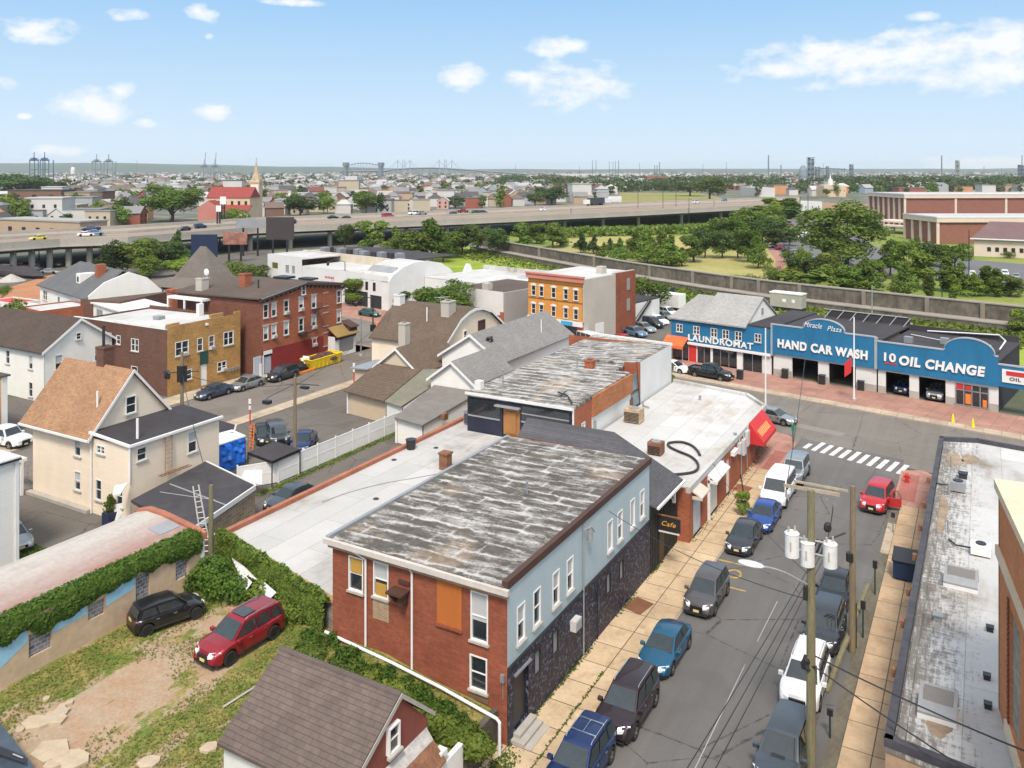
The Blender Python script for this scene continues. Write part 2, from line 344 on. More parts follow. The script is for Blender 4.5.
def wall(name,parent,fr,s0,s1,z0,z1,mat,wins=(),gable=None,holes=(),mats2=None):
    """fr = (x0, y0, angle): wall running along angle, outside on its right hand; wins = (s, z, w, h[, style[, options]])"""
    x0,y0,ang = fr;mb = MB((x0,y0,ang))
    W_ = [t for t in wins if (t[1] + t[3]/2) < z1 - .02];rects = [(t[0]-t[2]/2,t[0]+t[2]/2,t[1]-t[3]/2,t[1]+t[3]/2) for t in W_] + [tuple(h) for h in holes]
    ss = sorted(set([s0,s1] + [min(max(v,s0),s1) for r in rects for v in r[:2]]));zs = sorted(set([z0,z1] + [min(max(v,z0),z1) for r in rects for v in r[2:]]))
    for i in range(len(ss)-1):
        for j in range(len(zs)-1):
            cs,cz = (ss[i]+ss[i+1])/2,(zs[j]+zs[j+1])/2
            if any(r[0] < cs < r[1] and r[2] < cz < r[3] for r in rects): continue
            mb.face([(ss[i],0,zs[j]),(ss[i+1],0,zs[j]),(ss[i+1],0,zs[j+1]),(ss[i],0,zs[j+1])])
    for (a,b,c,d) in rects:
        for q in (((a,0,c),(a,.2,c),(a,.2,d),(a,0,d)),((b,0,c),(b,0,d),(b,.2,d),(b,.2,c)),((a,0,d),(a,.2,d),(b,.2,d),(b,0,d)),((a,0,c),(b,0,c),(b,.2,c),(a,.2,c))): mb.face(q)
    if gable: mb.face([(s,0,z) for s,z in gable])
    o = mb.build(name,mat,parent);ca,sa = math.cos(R(ang)),math.sin(R(ang))
    for t in wins:
        style = t[4] if len(t) > 4 else 'sash';kw = dict(t[5]) if len(t) > 5 else {}
        if t not in W_: kw['out'] = kw.get('out',.0) + .14
        window(parent,x0 + ca*t[0],y0 + sa*t[0],t[1],ang,t[2],t[3],style,**kw)
    return o
def part(name,parent,fr,mat,fn,label=None,smooth=False):
    mb = MB(fr);fn(mb);o = mb.build(name,mat,parent,smooth)
    if label: o['label'] = label
    return o
def pbox(name,parent,fr,mat,*b,label=None): return part(name,parent,fr,mat,lambda m: m.box(*b),label)
_tc = {}
def text(name,s,parent,fr,sx,z,h,mat,width=None,depth=.05,out=.03,bold=0,shear=0,align='CENTER',xs=1.0):
    """lettering standing proud of a wall frame at (sx, z)"""
    c = bpy.data.curves.new(name,'FONT');c.body = s;c.size = 1;c.extrude = .5;c.align_x = align;c.offset = bold;c.shear = shear;c.space_character = 1.12
    t = bpy.data.objects.new(name,c);C.objects.link(t);dg = bpy.context.evaluated_depsgraph_get();me = bpy.data.meshes.new_from_object(t.evaluated_get(dg));bpy.data.objects.remove(t)
    n = len(me.vertices);co = np.empty(n*3);me.vertices.foreach_get('co',co);co = co.reshape(-1,3)
    ww = co[:,0].max() - co[:,0].min();hh = co[:,1].max() - co[:,1].min();kx = (width/ww) if width else h/hh*xs;kz = h/hh
    cx = (co[:,0].max() + co[:,0].min())/2 if align == 'CENTER' else co[:,0].min();cz = (co[:,1].max() + co[:,1].min())/2
    out_ = np.stack([(co[:,0]-cx)*kx,-(co[:,2])*depth - depth/2,(co[:,1]-cz)*kz],1);me.vertices.foreach_set('co',out_.ravel());me.materials.clear();me.materials.append(mat);me.update()
    o = bpy.data.objects.new(name,me);C.objects.link(o);x0,y0,ang = fr
    M = Matrix.Translation((x0,y0,0)) @ Matrix.Rotation(R(ang),4,'Z') @ Matrix.Translation((sx,-out,z))
    o.parent = parent;o.matrix_local = W[parent].inverted() @ M;W[o] = M;return o
# ================================================================ the setting: ground, streets, pavements
def ground_mat():
    n = N('town_ground');v = n.co('W')
    c = n.mix(n.mr(n.noise(v,.012,4),.42,.6,0,1),(.13,.125,.115),(.06,.085,.03));c = n.mix(n.mr(n.noise(v,.05,5),.5,.62,0,.8),c,(.20,.18,.155))
    return n.out(n.vary(c,v,.4,.15),.95)
def asphalt(name,col=(.125,.12,.115),warm=.0,patch=.3):
    n = N(name);v = n.co('W');c = n.vary(col,v,.12,.16);c = n.vary(c,n.scl(v,(1.6,.06,1)),1,.10);c = n.vary(c,v,14,.14)
    p = n.mr(n.noise(v,.16,2),.56,.585,0,patch);c = n.mix(p,c,tuple(q*.74 for q in col));p2 = n.mr(n.noise(v,.35,5,.7),.62,.72,0,.35);c = n.mix(p2,c,(.17,.155,.135))
    vo = n.n.new('ShaderNodeTexVoronoi');vo.feature = 'DISTANCE_TO_EDGE';vo.inputs['Scale'].default_value = .16;n.l.new(n.mix(.35,v,n.scl(v,(1,1,1))),vo.inputs['Vector'])
    wv = n.math('ADD',vo.outputs['Distance'],n.math('MULTIPLY',n.noise(v,2.5,3),.03));cr = n.mr(wv,.014,.022,.75,0);c = n.mix(cr,c,(.03,.03,.03))
    return n.out(c,.9,n.noise(v,40),.12,.01,spec=.3)
def slabs(name,c1,c2,joint,w=1.52,h=1.52,ang=0,origin=(0,0),stain=(.2,.12,.06)):
    n = N(name);x,y,z = n.sep(n.co('W'));a = R(ang)
    u = n.math('ADD',n.math('MULTIPLY',x,math.cos(a)),n.math('MULTIPLY',y,math.sin(a)));w_ = n.math('ADD',n.math('MULTIPLY',x,-math.sin(a)),n.math('MULTIPLY',y,math.cos(a)))
    b = n.n.new('ShaderNodeTexBrick');b.offset = 0;n.l.new(n.comb(n.math('SUBTRACT',u,origin[0]),n.math('SUBTRACT',w_,origin[1])),b.inputs['Vector'])
    b.inputs['Scale'].default_value = 1;b.inputs['Brick Width'].default_value = w;b.inputs['Row Height'].default_value = h;b.inputs['Mortar Size'].default_value = .028;b.inputs['Mortar Smooth'].default_value = .3
    for k,q in (('Color1',c1),('Color2',c2),('Mortar',joint)): b.inputs[k].default_value = (*q,1)
    c = n.vary(b.outputs['Color'],n.co('W'),.35,.2);c = n.mix(n.mr(n.noise(n.co('W'),.9,5,.7),.52,.75,0,.55),c,stain);c = n.vary(c,n.co('W'),5,.09)
    return n.out(c,.9,b.outputs['Fac'],.4,-.02,spec=.25)
m_ground = ground_mat();m_asph = asphalt('side_street_asphalt');m_asph2 = asphalt('avenue_asphalt',(.17,.155,.135));m_asph3 = asphalt('left_street_asphalt',(.165,.145,.125),patch=.5)
m_lot = asphalt('worn_lot_asphalt',(.125,.112,.098),patch=.6)
m_walk = slabs('tan_pavement_slabs',(.52,.40,.26),(.43,.325,.205),(.07,.055,.035),1.62,1.9,origin=(-18.8,.6))
m_walk2 = slabs('tan_pavement_right',(.47,.34,.215),(.38,.275,.175),(.1,.075,.05),1.3,2.1,origin=(-5.6,.3))
m_pink = slabs('pink_pavers',(.40,.22,.17),(.35,.18,.14),(.25,.15,.12),.9,.9,ang=-11)
m_pinkred = slabs('red_pavers',(.37,.13,.10),(.32,.11,.09),(.25,.12,.1),.3,.3)
m_kerb = surf('kerb_stone',(.30,.27,.23),.9,.15,.3,.1,3,co='W');m_palewalk = slabs('pale_pavement',(.42,.35,.26),(.36,.3,.22),(.2,.16,.12),1.6,1.6)
def paintmat(name,col,wear=.5):
    n = N(name);v = n.co('W');f = n.mr(n.noise(v,2.2,5,.7),wear,wear+.12,0,.85);return n.out(n.mix(f,col,(.12,.115,.105)),.8)
m_lineW = paintmat('worn_white_road_paint',(.62,.60,.56),.56);m_lineY = paintmat('worn_yellow_road_paint',(.45,.30,.05),.5)
g = MB();Z = -.05;g.face([(-9000,-400,Z),(9000,-400,Z),(9000,14000,Z),(-9000,14000,Z)]);struct('ground',g,m_ground)
AVA = -11.0;av = lambda s,d: (-38 + math.cos(R(AVA))*s - math.sin(R(AVA))*d,111.6 + math.sin(R(AVA))*s + math.cos(R(AVA))*d)   # s along the shop fronts, d away from us
def ribbon(mb,pts,z,mi=0): mb.face([(p[0],p[1],z) for p in pts],mi)
# avenue and side streets as sheets a few millimetres apart
g = MB();ribbon(g,[av(-75,-24),av(110,-24),av(110,-9),av(-75,-9)],.004)
struct('avenue',g,m_asph2)
g = MB();ribbon(g,[(-15.5,8),(-6.2,8),(-6.2,83.0),(-15.5,84.8)],.008);struct('side_street',g,m_asph)
g = MB();ribbon(g,[(-78.6,10),(-68.4,10),(-68.4,96.2),(-78.6,98)],.008);struct('left_street',g,m_asph3)
g = MB();ribbon(g,[(-97,10),(-40.9,10),(-40.9,97),(-97,97)],0);struct('parking_lot',g,m_lot)
g = MB();ribbon(g,[(-6.2,8),(-5.6,8),(-5.6,72),(-6.2,74)],.012);struct('verge',g,surf('trodden_dirt_verge',(.13,.115,.085),.95,.35,.7,.25,5,co='W',stretch=(1,.5,1)))
def pave(name,pts,m,z=.13,kerb=True):
    mb = MB();mb.prism(pts,-.02,z,0);o = struct(name,mb,m)
    if kerb: o.data.materials.append(m_kerb);[setattr(p,'material_index',1) for p in o.data.polygons if abs(p.normal.z) < .5]
    return o
pave('sidewalk',[(-19.4,8),(-15.65,8),(-15.65,74.0),(-19.4,74.0)],m_walk)
pave('kerb',[(-15.64,8),(-15.5,8),(-15.5,74),(-15.64,74)],m_kerb)
pave('corner_pavement',[(-19.4,74.01),(-15.5,74.01),(-15.5,82.6),(-16.6,84.6),(-19.5,86.0),(-19.5,74.01)][:5],m_pink,.132)
pave('avenue_sidewalk',[(-19.51,82.5),(-19.51,86.01),av(-13,-24.1),av(-13,-28),(-25,87.5)][:5],m_pink,.131)
pave('red_pavers',[(-16.9,74.2),(-15.8,74.2),(-15.8,79.5),(-16.9,79.5)],m_pinkred,.136,False)
pave('sidewalk',[(-5.6,8),(-3.35,8),(-3.35,71.4),(-5.6,71.4)],m_walk2)
pave('corner_pavement',[(-6.2,72.5),(-5.6,71.41),(-3.2,71.41),(-3.2,79.2),(-4.6,80.6),(-6.2,79.6)],m_pink,.132)
pave('red_pavers',[(-6.0,72.8),(-4.7,72.4),(-4.7,78.8),(-6.0,79.0)],m_pinkred,.136,False)
pave('avenue_sidewalk',[(-3.19,76.2),(30,70),(30,73.6),(-3.19,79.3)],m_pink)
pave('avenue_sidewalk',[av(-75,-9),av(110,-9),av(110,-.02),av(-75,-.02)],slabs('brick_red_pavement',(.36,.20,.155),(.31,.165,.13),(.2,.12,.1),1.5,1.5,ang=-11),.12)
pave('pavement_band',[av(-8,-8.8),av(60,-8.8),av(60,-7.2),av(-8,-7.2)],m_palewalk,.124,False)
pave('ramp_slab',[(-6.15,62),(-5.61,62),(-5.61,67.5),(-6.15,67.5)],m_palewalk,.08)
pave('sidewalk',[(-68.4,40),(-66.6,40),(-66.6,95.0),(-68.4,95.2)],m_palewalk)
pave('sidewalk',[(-81.6,30),(-78.6,30),(-78.6,96.2),(-81.6,96.6)],m_palewalk)
pave('avenue_sidewalk',[(-68.4,92.5),(-40,87.5),(-40,91.2),(-68.4,96.5)],m_pink)
pave('avenue_sidewalk',[(-110,101.0),(-78.6,96.7),(-78.6,93),(-110,98)],m_pink)
# paint on the roads
g = MB()
for k in range(11):
    x = -14.9 + k*.83;y = 81.9 - k*.29;l = 1.6 if k == 0 else 2.7 + .15*(k % 2);g.face([(x,y,.014),(x+.42,y-.08,.014),(x+.42+.19*l,y-.08+l,.014),(x+.19*l,y+l,.014)])
o = struct('crosswalk_markings',g,m_lineW)
g = MB();g.face([av(-13,-15.2)+(.009,),av(17,-15.4)+(.009,),av(17,-15.25)+(.009,),av(-13,-15.05)+(.009,)]);g.face([av(17.6,-18.9)+(.009,),av(30,-19)+(.009,),av(30,-17.6)+(.009,),av(17.6,-17.5)+(.009,)])
struct('avenue_markings',g,paintmat('faded_pale_patch',(.2,.185,.16),.6))
g = MB()
for (a,b) in (((-11.0,30),(-11.0,44.5)),((-10.95,47),(-10.9,52))): g.face([(a[0]-.02,a[1],.013),(a[0]+.02,a[1],.013),(b[0]+.02,b[1],.013),(b[0]-.02,b[1],.013)])
struct('centre_line_markings',g,paintmat('faint_grey_line',(.35,.34,.32),.6))
g = MB()
def ring(cx,cy,r,w):
    n = 20
    for i in range(n):
        a,b = 2*math.pi*i/n,2*math.pi*(i+1)/n
        g.face([(cx+math.cos(a)*(r-w),cy+math.sin(a)*(r-w)*1.3,.014),(cx+math.cos(a)*r,cy+math.sin(a)*r*1.3,.014),(cx+math.cos(b)*r,cy+math.sin(b)*r*1.3,.014),(cx+math.cos(b)*(r-w),cy+math.sin(b)*(r-w)*1.3,.014)])
p = G(734,574);ring(p.x,p.y,.5,.14)
for (px,py,l) in ((733,563,2.0),(736,589,1.2)): p = G(px,py);g.box(p.x-l/2,p.y-.08,.0132,p.x+l/2,p.y+.08,.0138)
struct('yellow_markings',g,m_lineY)
for k,(pts,c,lab) in enumerate(((((622,607),(637,597),(654,604),(640,615)),(.17,.075,.04),'rust brown steel cellar hatch set in left pavement'),(((731,489),(740,484),(753,488),(745,494)),(.22,.08,.05),'square rusty plate in pavement near the meters'))):
    g = MB();q_ = [tuple(G(x,y,.13)[:2]) for x,y in pts];g.prism(q_[::-1],.11,.15);tag(g.build('pavement_hatch',surf('rusty_plate_%d' % k,c,.8,.2,1)),lab,'hatch')
# trees, lawns and lots beyond
def sheet(name,px,z,m): g = MB();g.face([tuple(G(x,y)[:2]) + (z,) for x,y in px][::-1]);return struct(name,g,m)
def grassmat(name,c1,c2,c3,s=.05):
    n = N(name);v = n.co('W');c = n.mix(n.mr(n.noise(v,s,4),.4,.6,0,1),c1,c2);c = n.mix(n.mr(n.noise(v,s*6,5,.7),.5,.7,0,.7),c,c3);return n.out(n.vary(c,v,1.2,.2),.95,spec=.1)
m_lawn = grassmat('park_lawn_grass',(.15,.21,.045),(.23,.25,.07),(.09,.15,.035));m_meadow = grassmat('dry_meadow_grass',(.36,.31,.13),(.30,.28,.10),(.22,.25,.075));m_lush = grassmat('lush_weeds',(.2,.28,.04),(.30,.34,.06),(.10,.17,.03),.12)
sheet('park_lawn',[(380,238),(470,239),(512,247),(632,267),(768,286),(1024,313),(1250,345),(1250,250),(780,222),(760,212),(560,224)],-.02,m_lawn)
sheet('meadow',[(545,252),(560,236),(720,236),(770,238),(800,262),(770,281),(730,276),(640,262)],-.012,m_meadow)
sheet('green_field',[(425,262),(436,246),(475,247),(516,258),(548,268),(520,284),(440,300)],-.01,m_lush)
sheet('green_strip',[(545,268),(624,280),(768,303),(1024,333),(1250,370),(1250,400),(1024,372),(640,316),(560,330)],-.014,m_lush)
sheet('far_field',[(612,207),(755,205),(700,193),(620,193)],-.01,grassmat('far_field_grass',(.2,.21,.06),(.26,.23,.09),(.13,.16,.045),.02))
sheet('school_parking_lot',[(768,250),(800,268),(880,286),(905,262),(850,232),(812,214),(772,214),(778,230)],-.008,surf('grey_lot',(.13,.13,.135),.9,.1,.1,.05,2,co='W'))
sheet('school_parking_lot',[(905,272),(1024,290),(1200,305),(1200,268),(1024,264),(950,258)],-.008,surf('grey_lot',(.13,.13,.135)))
sheet('park_path',[(768,250),(778,250),(785,260),(784,268),(792,275),(786,277),(775,270),(776,260)],-.004,surf('red_brick_path',(.33,.17,.13),.9,co='W'))
sheet('small_parking_lot',[(600,345),(690,342),(690,300),(600,300)],.0,m_lot)
# hills along the horizon
m_hill = surf('wooded_hills',(.045,.075,.04),.95,.3,.004,.2,.03,0,co='W')
def ridge(pts,dist,depth,seed):
    mb = MB();n = 60;rows = []
    for j,(dd,k) in enumerate(((0,0),(depth*.35,.55),(depth*.7,.9),(depth,1.0),(depth*1.6,.6))):
        row = []
        for i in range(n+1):
            t = i/n;px = pts[0][0] + (pts[-1][0]-pts[0][0])*t;h = float(np.interp(px,[p[0] for p in pts],[p[1] for p in pts])) ;h += noise.noise(Vector((px*.02,seed,j*.7)))*5 + 14*noise.noise(Vector((px*.006,seed*3,0)))
            p = GX(px,dist + dd,max(0,h)*k - .2);row.append(p)
        rows.append(row)
    vs = [tuple(p) for r in rows for p in r];m = n+1
    mb.add(vs,[(j*m+i,j*m+i+1,(j+1)*m+i+1,(j+1)*m+i) for j in range(4) for i in range(n)]);return struct('hills',mb,m_hill)
ridge([(-900,70),(-200,98),(0,92),(120,92),(200,82),(300,62),(420,40),(520,10)],6500,1500,1.0)
ridge([(300,0),(420,34),(560,40),(800,38),(1100,44),(1700,30)],7600,1200,5.0)
# ================================================================ materials of the near buildings
m_redbrick = brick('dark_red_brick',(.27,.07,.035),(.21,.053,.028),(.21,.10,.065),.2);m_orbrick = brick('orange_red_brick',(.36,.10,.04),(.28,.075,.035),(.25,.13,.09),.16)
m_brbrick = brick('brown_brick',(.14,.065,.045),(.11,.05,.035),(.13,.09,.07),.15);m_yelbrick = brick('yellow_brick',(.46,.26,.08),(.36,.18,.05),(.3,.2,.1),.22)
m_orangebrick = brick('painted_orange_brick',(.62,.27,.045),(.55,.23,.04),(.5,.3,.1),.1);m_whitebrick = surf('whitewashed_masonry',(.62,.62,.60),.85,.07,.4,.06,5,.3)
m_bluesid = siding('pale_blue_siding',(.43,.525,.555),.12);m_cream = siding('cream_siding',(.78,.67,.53),.14,.06);m_whsid = siding('white_siding',(.76,.75,.70),.14,.05);m_beige = siding('beige_siding',(.52,.42,.30),.14)
m_shdark = shingle('dark_brown_shingles',(.085,.066,.055),(.07,.055,.046));m_shor = shingle('tan_orange_shingles',(.34,.20,.115),(.27,.155,.09),'x',.15,.12,.3)
m_shbr_x = shingle('brown_shingles',(.135,.10,.075),(.11,.082,.062),'x');m_shbr_y = shingle('brown_shingles_y',(.15,.11,.08),(.12,.09,.067),'y');m_shgr = shingle('pale_grey_shingles',(.24,.235,.225),(.20,.195,.19),'y')
m_shcharc = shingle('charcoal_shingles',(.10,.10,.11),(.08,.08,.088),'y');m_shhouse = shingle('faded_brown_shingles',(.125,.10,.09),(.105,.083,.075),'y',.14,.17,.4)
m_tar = surf('black_roof_felt',(.042,.038,.042),.85,.25,.3,.15,2);m_tar2 = surf('brown_roof_felt',(.09,.068,.055),.9,.2,.25,.15,2)
m_weath = weathered('weathered_silver_roof',thr=.18);m_weath2 = weathered('weathered_pale_roof',thr=.08,tan=(.26,.19,.12));m_wroof = whiteroof('white_roof_membrane',(.47,.465,.45),amt=.58);m_wroof2 = whiteroof('bright_white_roof',(.52,.52,.51),(.32,.26,.19),.58);m_wroof3 = whiteroof('stained_white_roof',(.50,.50,.49),(.20,.16,.12),.58,-8.0)
m_stucco = surf('grey_stucco',(.42,.39,.34),.9,.1,.3,.06,4,.3);m_ply = surf('orange_plywood',(.38,.115,.025),.75,.12,.6,.1,3,stretch=(1,1,.3));m_brown = surf('brown_trim',(.07,.035,.025),.6)
m_bluewall = surf('blue_painted_wall',(.014,.135,.27),.7,.16,.25,.1,1.5,stretch=(1,1,.5));m_redpaint = surf('dark_red_painted_brick',(.20,.022,.02),.75,.15,.5,.1,4,.3)
def stonecamo():
    n = N('black_and_white_stone_cladding');u,z = uvz(n);v = n.comb(u,z)
    vo = n.n.new('ShaderNodeTexVoronoi');vo.feature = 'DISTANCE_TO_EDGE';vo.inputs['Scale'].default_value = 3.6;w = n.n.new('ShaderNodeTexNoise');w.inputs['Scale'].default_value = 3.0;n.l.new(v,w.inputs['Vector'])
    n.l.new(n.mix(.35,v,w.outputs['Color']),vo.inputs['Vector'])
    f = n.mr(vo.outputs['Distance'],.04,.11,1,0);f = n.math('MULTIPLY',f,n.mr(n.noise(v,5.0,3),.48,.55,0,1));return n.out(n.mix(f,(.009,.010,.026),(.13,.135,.19)),.55,f,.2,.02)
m_camo = stonecamo()
def ashlar(name,c1,c2,m,w=.45,h=.2): return brick(name,c1,c2,m,.22,w,h)
m_stoneblk = ashlar('grey_stone_blocks',(.28,.25,.21),(.20,.18,.155),(.38,.35,.3));m_gblock = ashlar('glass_block_grey',(.10,.10,.12),(.25,.24,.26),(.5,.47,.42),.3,.2)
# ================================================================ 1. the long building at the centre
T = thing('corner_building','long two storey building, red brick end wall, pale blue upper side over black patterned stone','building',(-23.9,42,0))
X0,X1,Y0,Y1,ZT = -29.2,-18.8,32.7,51.15,7.5
SB = m_concrete
bw = [(10.4-8.85,5.81,.95,1.75,'blind'),(10.4-7.25,5.9,.95,1.75,'blind'),(10.4-1.49,5.59,.95,2.3,'half'),(10.4-1.54,2.96,.95,1.6,'sash')]
wall('brick_wall',T,(X0,Y0,0),0,10.4,-.1,ZT-.4,m_redbrick,bw)
FY = (X1,Y0,90);off = Y0
ups = [(s - off,5.12,.78,1.75,st) for s,st in ((33.98,'blind'),(35.58,'sash'),(37.64,'blind'),(39.28,'blind'),(44.64,'shade'),(46.16,'blind'),(48.19,'shade'),(49.83,'blind'))]
wall('blue_siding_wall',T,(X1,Y0,90),0,Y1-Y0,3.62,ZT+.05,m_bluesid,ups)
los = [(s - off,z,.7,1.25,'shade',dict(fm=m_black,pm=m_grey,sill=False)) for s,z in ((35.58,2.5),(37.53,2.5),(44.34,2.5),(46.32,2.45))]
wall('stone_clad_wall',T,(X1+.06,Y0-.06,90),0,Y1-Y0+.06,-.05,3.6,m_camo,los,holes=[(.55,1.95,.45,3.0)])
pbox('ledge',T,FY,m_black,0,-.1,3.58,Y1-Y0,0,3.66)
wall('rear_wall',T,(X1,Y1,180),0,10.4,-.1,ZT,m_redbrick);wall('rear_wall',T,(X0,Y1,-90),0,Y1-Y0,-.1,ZT-.35,m_redbrick)
part('roof',T,(X0,Y0,0),m_weath,lambda m: m.slab([(-.25,-.25,ZT-.25),(10.35,-.25,ZT-.05),(10.35,18.5,ZT+.05),(-.25,18.5,ZT-.1)],.2))
o = pbox('coping',T,(X1,Y0,90),m_brown,-.2,-.12,ZT-.2,Y1-Y0+.12,.17,ZT+.17)
pbox('window_board',T,(X0,Y0,0),surf('yellow_brown_board',(.42,.24,.05),.7),1.22,.0,5.86,1.88,.06,6.55);pbox('window_board',T,(X0,Y0,0),surf('yellow_brown_board',(.42,.24,.05),.7),2.82,.0,5.1,3.48,.06,5.7)
pbox('gutter',T,(X0,Y0,0),surf('pale_dirty_metal',(.50,.46,.42),.6,.15,1),-.3,-.42,ZT-.38,10.65,-.22,ZT-.12)
pbox('fascia',T,(X0,Y0,0),surf('peeling_tan_fascia',(.35,.24,.16),.8,.2,1,.2,5),-.15,-.2,ZT-.62,10.5,-.02,ZT-.39)
pbox('coping',T,(X0,Y0,90),m_galv,-.2,.08,ZT-.4,Y1-Y0+.1,.3,ZT-.05)
part('door',T,FY,m_black,lambda m: (m.box(.56,.08,.46,1.94,.14,2.98),m.box(.62,.02,.6,1.2,.08,2.9)))
pbox('door_canopy',T,FY,m_galv,.5,-.18,3.02,2.05,-.06,3.1)
part('door_step',T,(X1,Y0,90),m_concrete,lambda m: (m.box(.2,-.75,0,2.1,-.06,.3),m.box(.45,-.42,.3,2.1,-.06,.46),m.box(.2,-1.1,0,2.1,-.75,.16)))
def acunit(parent,fr,s,z,w=.65,h=.42,d=.38,nm='air_conditioner'):
    o = part(nm,parent,fr,surf('aircon_white',(.52,.52,.5),.5),lambda m: m.box(s-w/2,-d,z-h/2,s+w/2,-.02,z+h/2))
    p = part('grille',o,fr,m_grey,lambda m: [m.box(s-w/2+.04,-d-.012,z-h/2+.05+k*.07,s+w/2-.04,-d,z-h/2+.08+k*.07) for k in range(int((h-.08)/.07))]);return o
acunit(T,FY,39.52-off,2.5,.7,.55,.4)
part('conduit',T,FY,m_grey,lambda m: (m.tube([(8.1,-.09,7.2),(8.1,-.09,.2)],.045),m.tube([(8.1,-.09,6.9),(8.3,-.45,7.1),(8.6,-.5,6.7)],.04),m.cyl(8.35,-.35,6.3,6.9,.14)))
part('conduit',T,FY,m_black,lambda m: m.tube([(9.9,-.11,3.4),(9.9,-.11,.1)],.035))
BF = (X0,Y0,0)
for s,zb in ((2.25,2.4),(5.12,2.0)):
    part('downspout',T,BF,m_white,lambda m: m.tube([(s-.7 if s < 3 else s,-.3,ZT-.4),(s,-.1,ZT-.75),(s,-.1,zb)],.06))
for sp in (3.15,): pbox('brick_infill',T,BF,brick('tan_infill_brick',(.33,.22,.12),(.28,.18,.1),(.4,.35,.28)),sp-.5,-.02,3.9,sp+.5,-.004,4.85)
pbox('boarded_window',T,BF,m_ply,6.55,-.05,4.75,7.95,-.004,7.0)
pbox('board_sill',T,BF,m_redbrick,6.5,-.12,4.6,8.0,-.004,4.74)
part('bracket_shelf',T,BF,m_brown,lambda m: (m.box(4.0,-.75,5.75,4.95,-.02,5.86),m.slab([(4.05,-.7,5.75),(4.2,-.02,5.75),(4.2,-.02,5.1),(4.05,-.1,5.1)],.04),m.box(4.55,-.5,5.2,4.85,-.02,5.74),m.box(4.3,-.12,6.1,4.95,-.02,6.25)))
pbox('brick_infill',T,BF,brick('tan_infill_brick2',(.16,.09,.05),(.13,.075,.045),(.2,.15,.1)),8.35,-.03,1.7,9.4,-.004,2.12)
part('meter_box',T,BF,m_galv,lambda m: (m.box(10.1,-.16,3.0,10.3,-.02,3.35),m.tube([(10.2,-.05,2.2),(10.2,-.05,3.0)],.02)))
part('roof_vent',T,BF,m_galv,lambda m: (m.cyl(6.2,9.6,ZT,ZT+.7,.06),m.cyl(6.2,9.6,ZT+.7,ZT+.76,.1)))

# ---------------------------------------------------------------- white waste pipe along the garden
o = part('waste_pipe',None,None,m_white,lambda m: m.tube([(-29.35,32.3,2.62),(-25,32.15,2.4),(-22,32.05,2.15),(-18.95,32.0,1.72),(-18.8,32.0,1.6),(-18.8,32.0,.1)],.075,8))
tag(o,'long white plastic waste pipe along the foot of the red brick end wall','pipe')
# ================================================================ 2. bar with slate roof and black front
T = thing('bar_building','low bar with charcoal shingle roof and black slatted front beside pale blue wall','building',(-23.9,53.6,0))
def tri(m):
    e,r = 4.55,8.0;xe,xr,ya,yb = -18.35,-22.4,51.2,56.7;ym = 53.95
    m.slab([(xe,ya,e),(xe,yb,e),(xr,ym,r)],.12);m.slab([(xe,yb,e),(-29.3,yb,6.1),(-29.3,ym,r),(xr,ym,r)],.12);m.slab([(xe,ya,e),(xr,ym,r),(-29.3,ym,r),(-29.3,ya,6.3)],.12)
part('roof',T,None,m_shcharc,tri)
m_slat = surf('black_painted_slats',(.022,.024,.022),.6,.3,1,.2,4)
part('front_wall',T,(-18.75,51.2,90),m_slat,lambda m: (m.box(0,.0,0,5.45,.2,4.42),[m.box(.06+k*.3,-.05,0,.2+k*.3,-.002,3.6) for k in range(18)]))
part('body_wall',T,None,m_tar,lambda m: (m.box(-29.3,51.17,0,-19,51.35,6.2),m.box(-29.3,51.36,0,-29.1,56.6,6.0),m.box(-29.09,56.4,0,-18.96,56.6,4.4)))
part('gutter',T,(-18.75,51.2,90),m_white,lambda m: m.box(-.05,-.62,4.4,5.55,-.46,4.54))
part('door',T,(-18.75,51.2,90),surf('dark_brown_door',(.05,.03,.02),.5),lambda m: m.box(1.5,-.09,.13,2.5,-.052,2.3))
SG = (-18.2,0,0)
part('sign_arm',T,None,m_rust,lambda m: m.box(-18.6,52.1,3.66,-17.0,52.2,3.74))
o = part('hanging_sign',T,None,m_black,lambda m: m.box(-18.6,52.12,2.75,-17.05,52.19,3.6))
m_scr = surf('orange_gold_lettering',(.7,.34,.06),.5);m_let = surf('white_lettering',(.72,.72,.7),.5)
text('lettering','Cafe',o,(-17.82,52.12,0),0,3.2,.3,m_scr,width=.95,shear=.3,depth=.02,out=.0)
part('panel',o,None,surf('pale_sign_strip',(.6,.58,.54),.6),lambda m: m.box(-18.5,52.09,2.6,-17.1,52.115,2.7))
part('wall_lamp',T,(-18.75,51.2,90),m_white,lambda m: (m.box(4.4,-.2,3.2,4.55,-.06,3.95),m.tube([(3.9,-.1,3.8),(3.85,-.2,3.6),(3.95,-.2,3.4)],.04)))
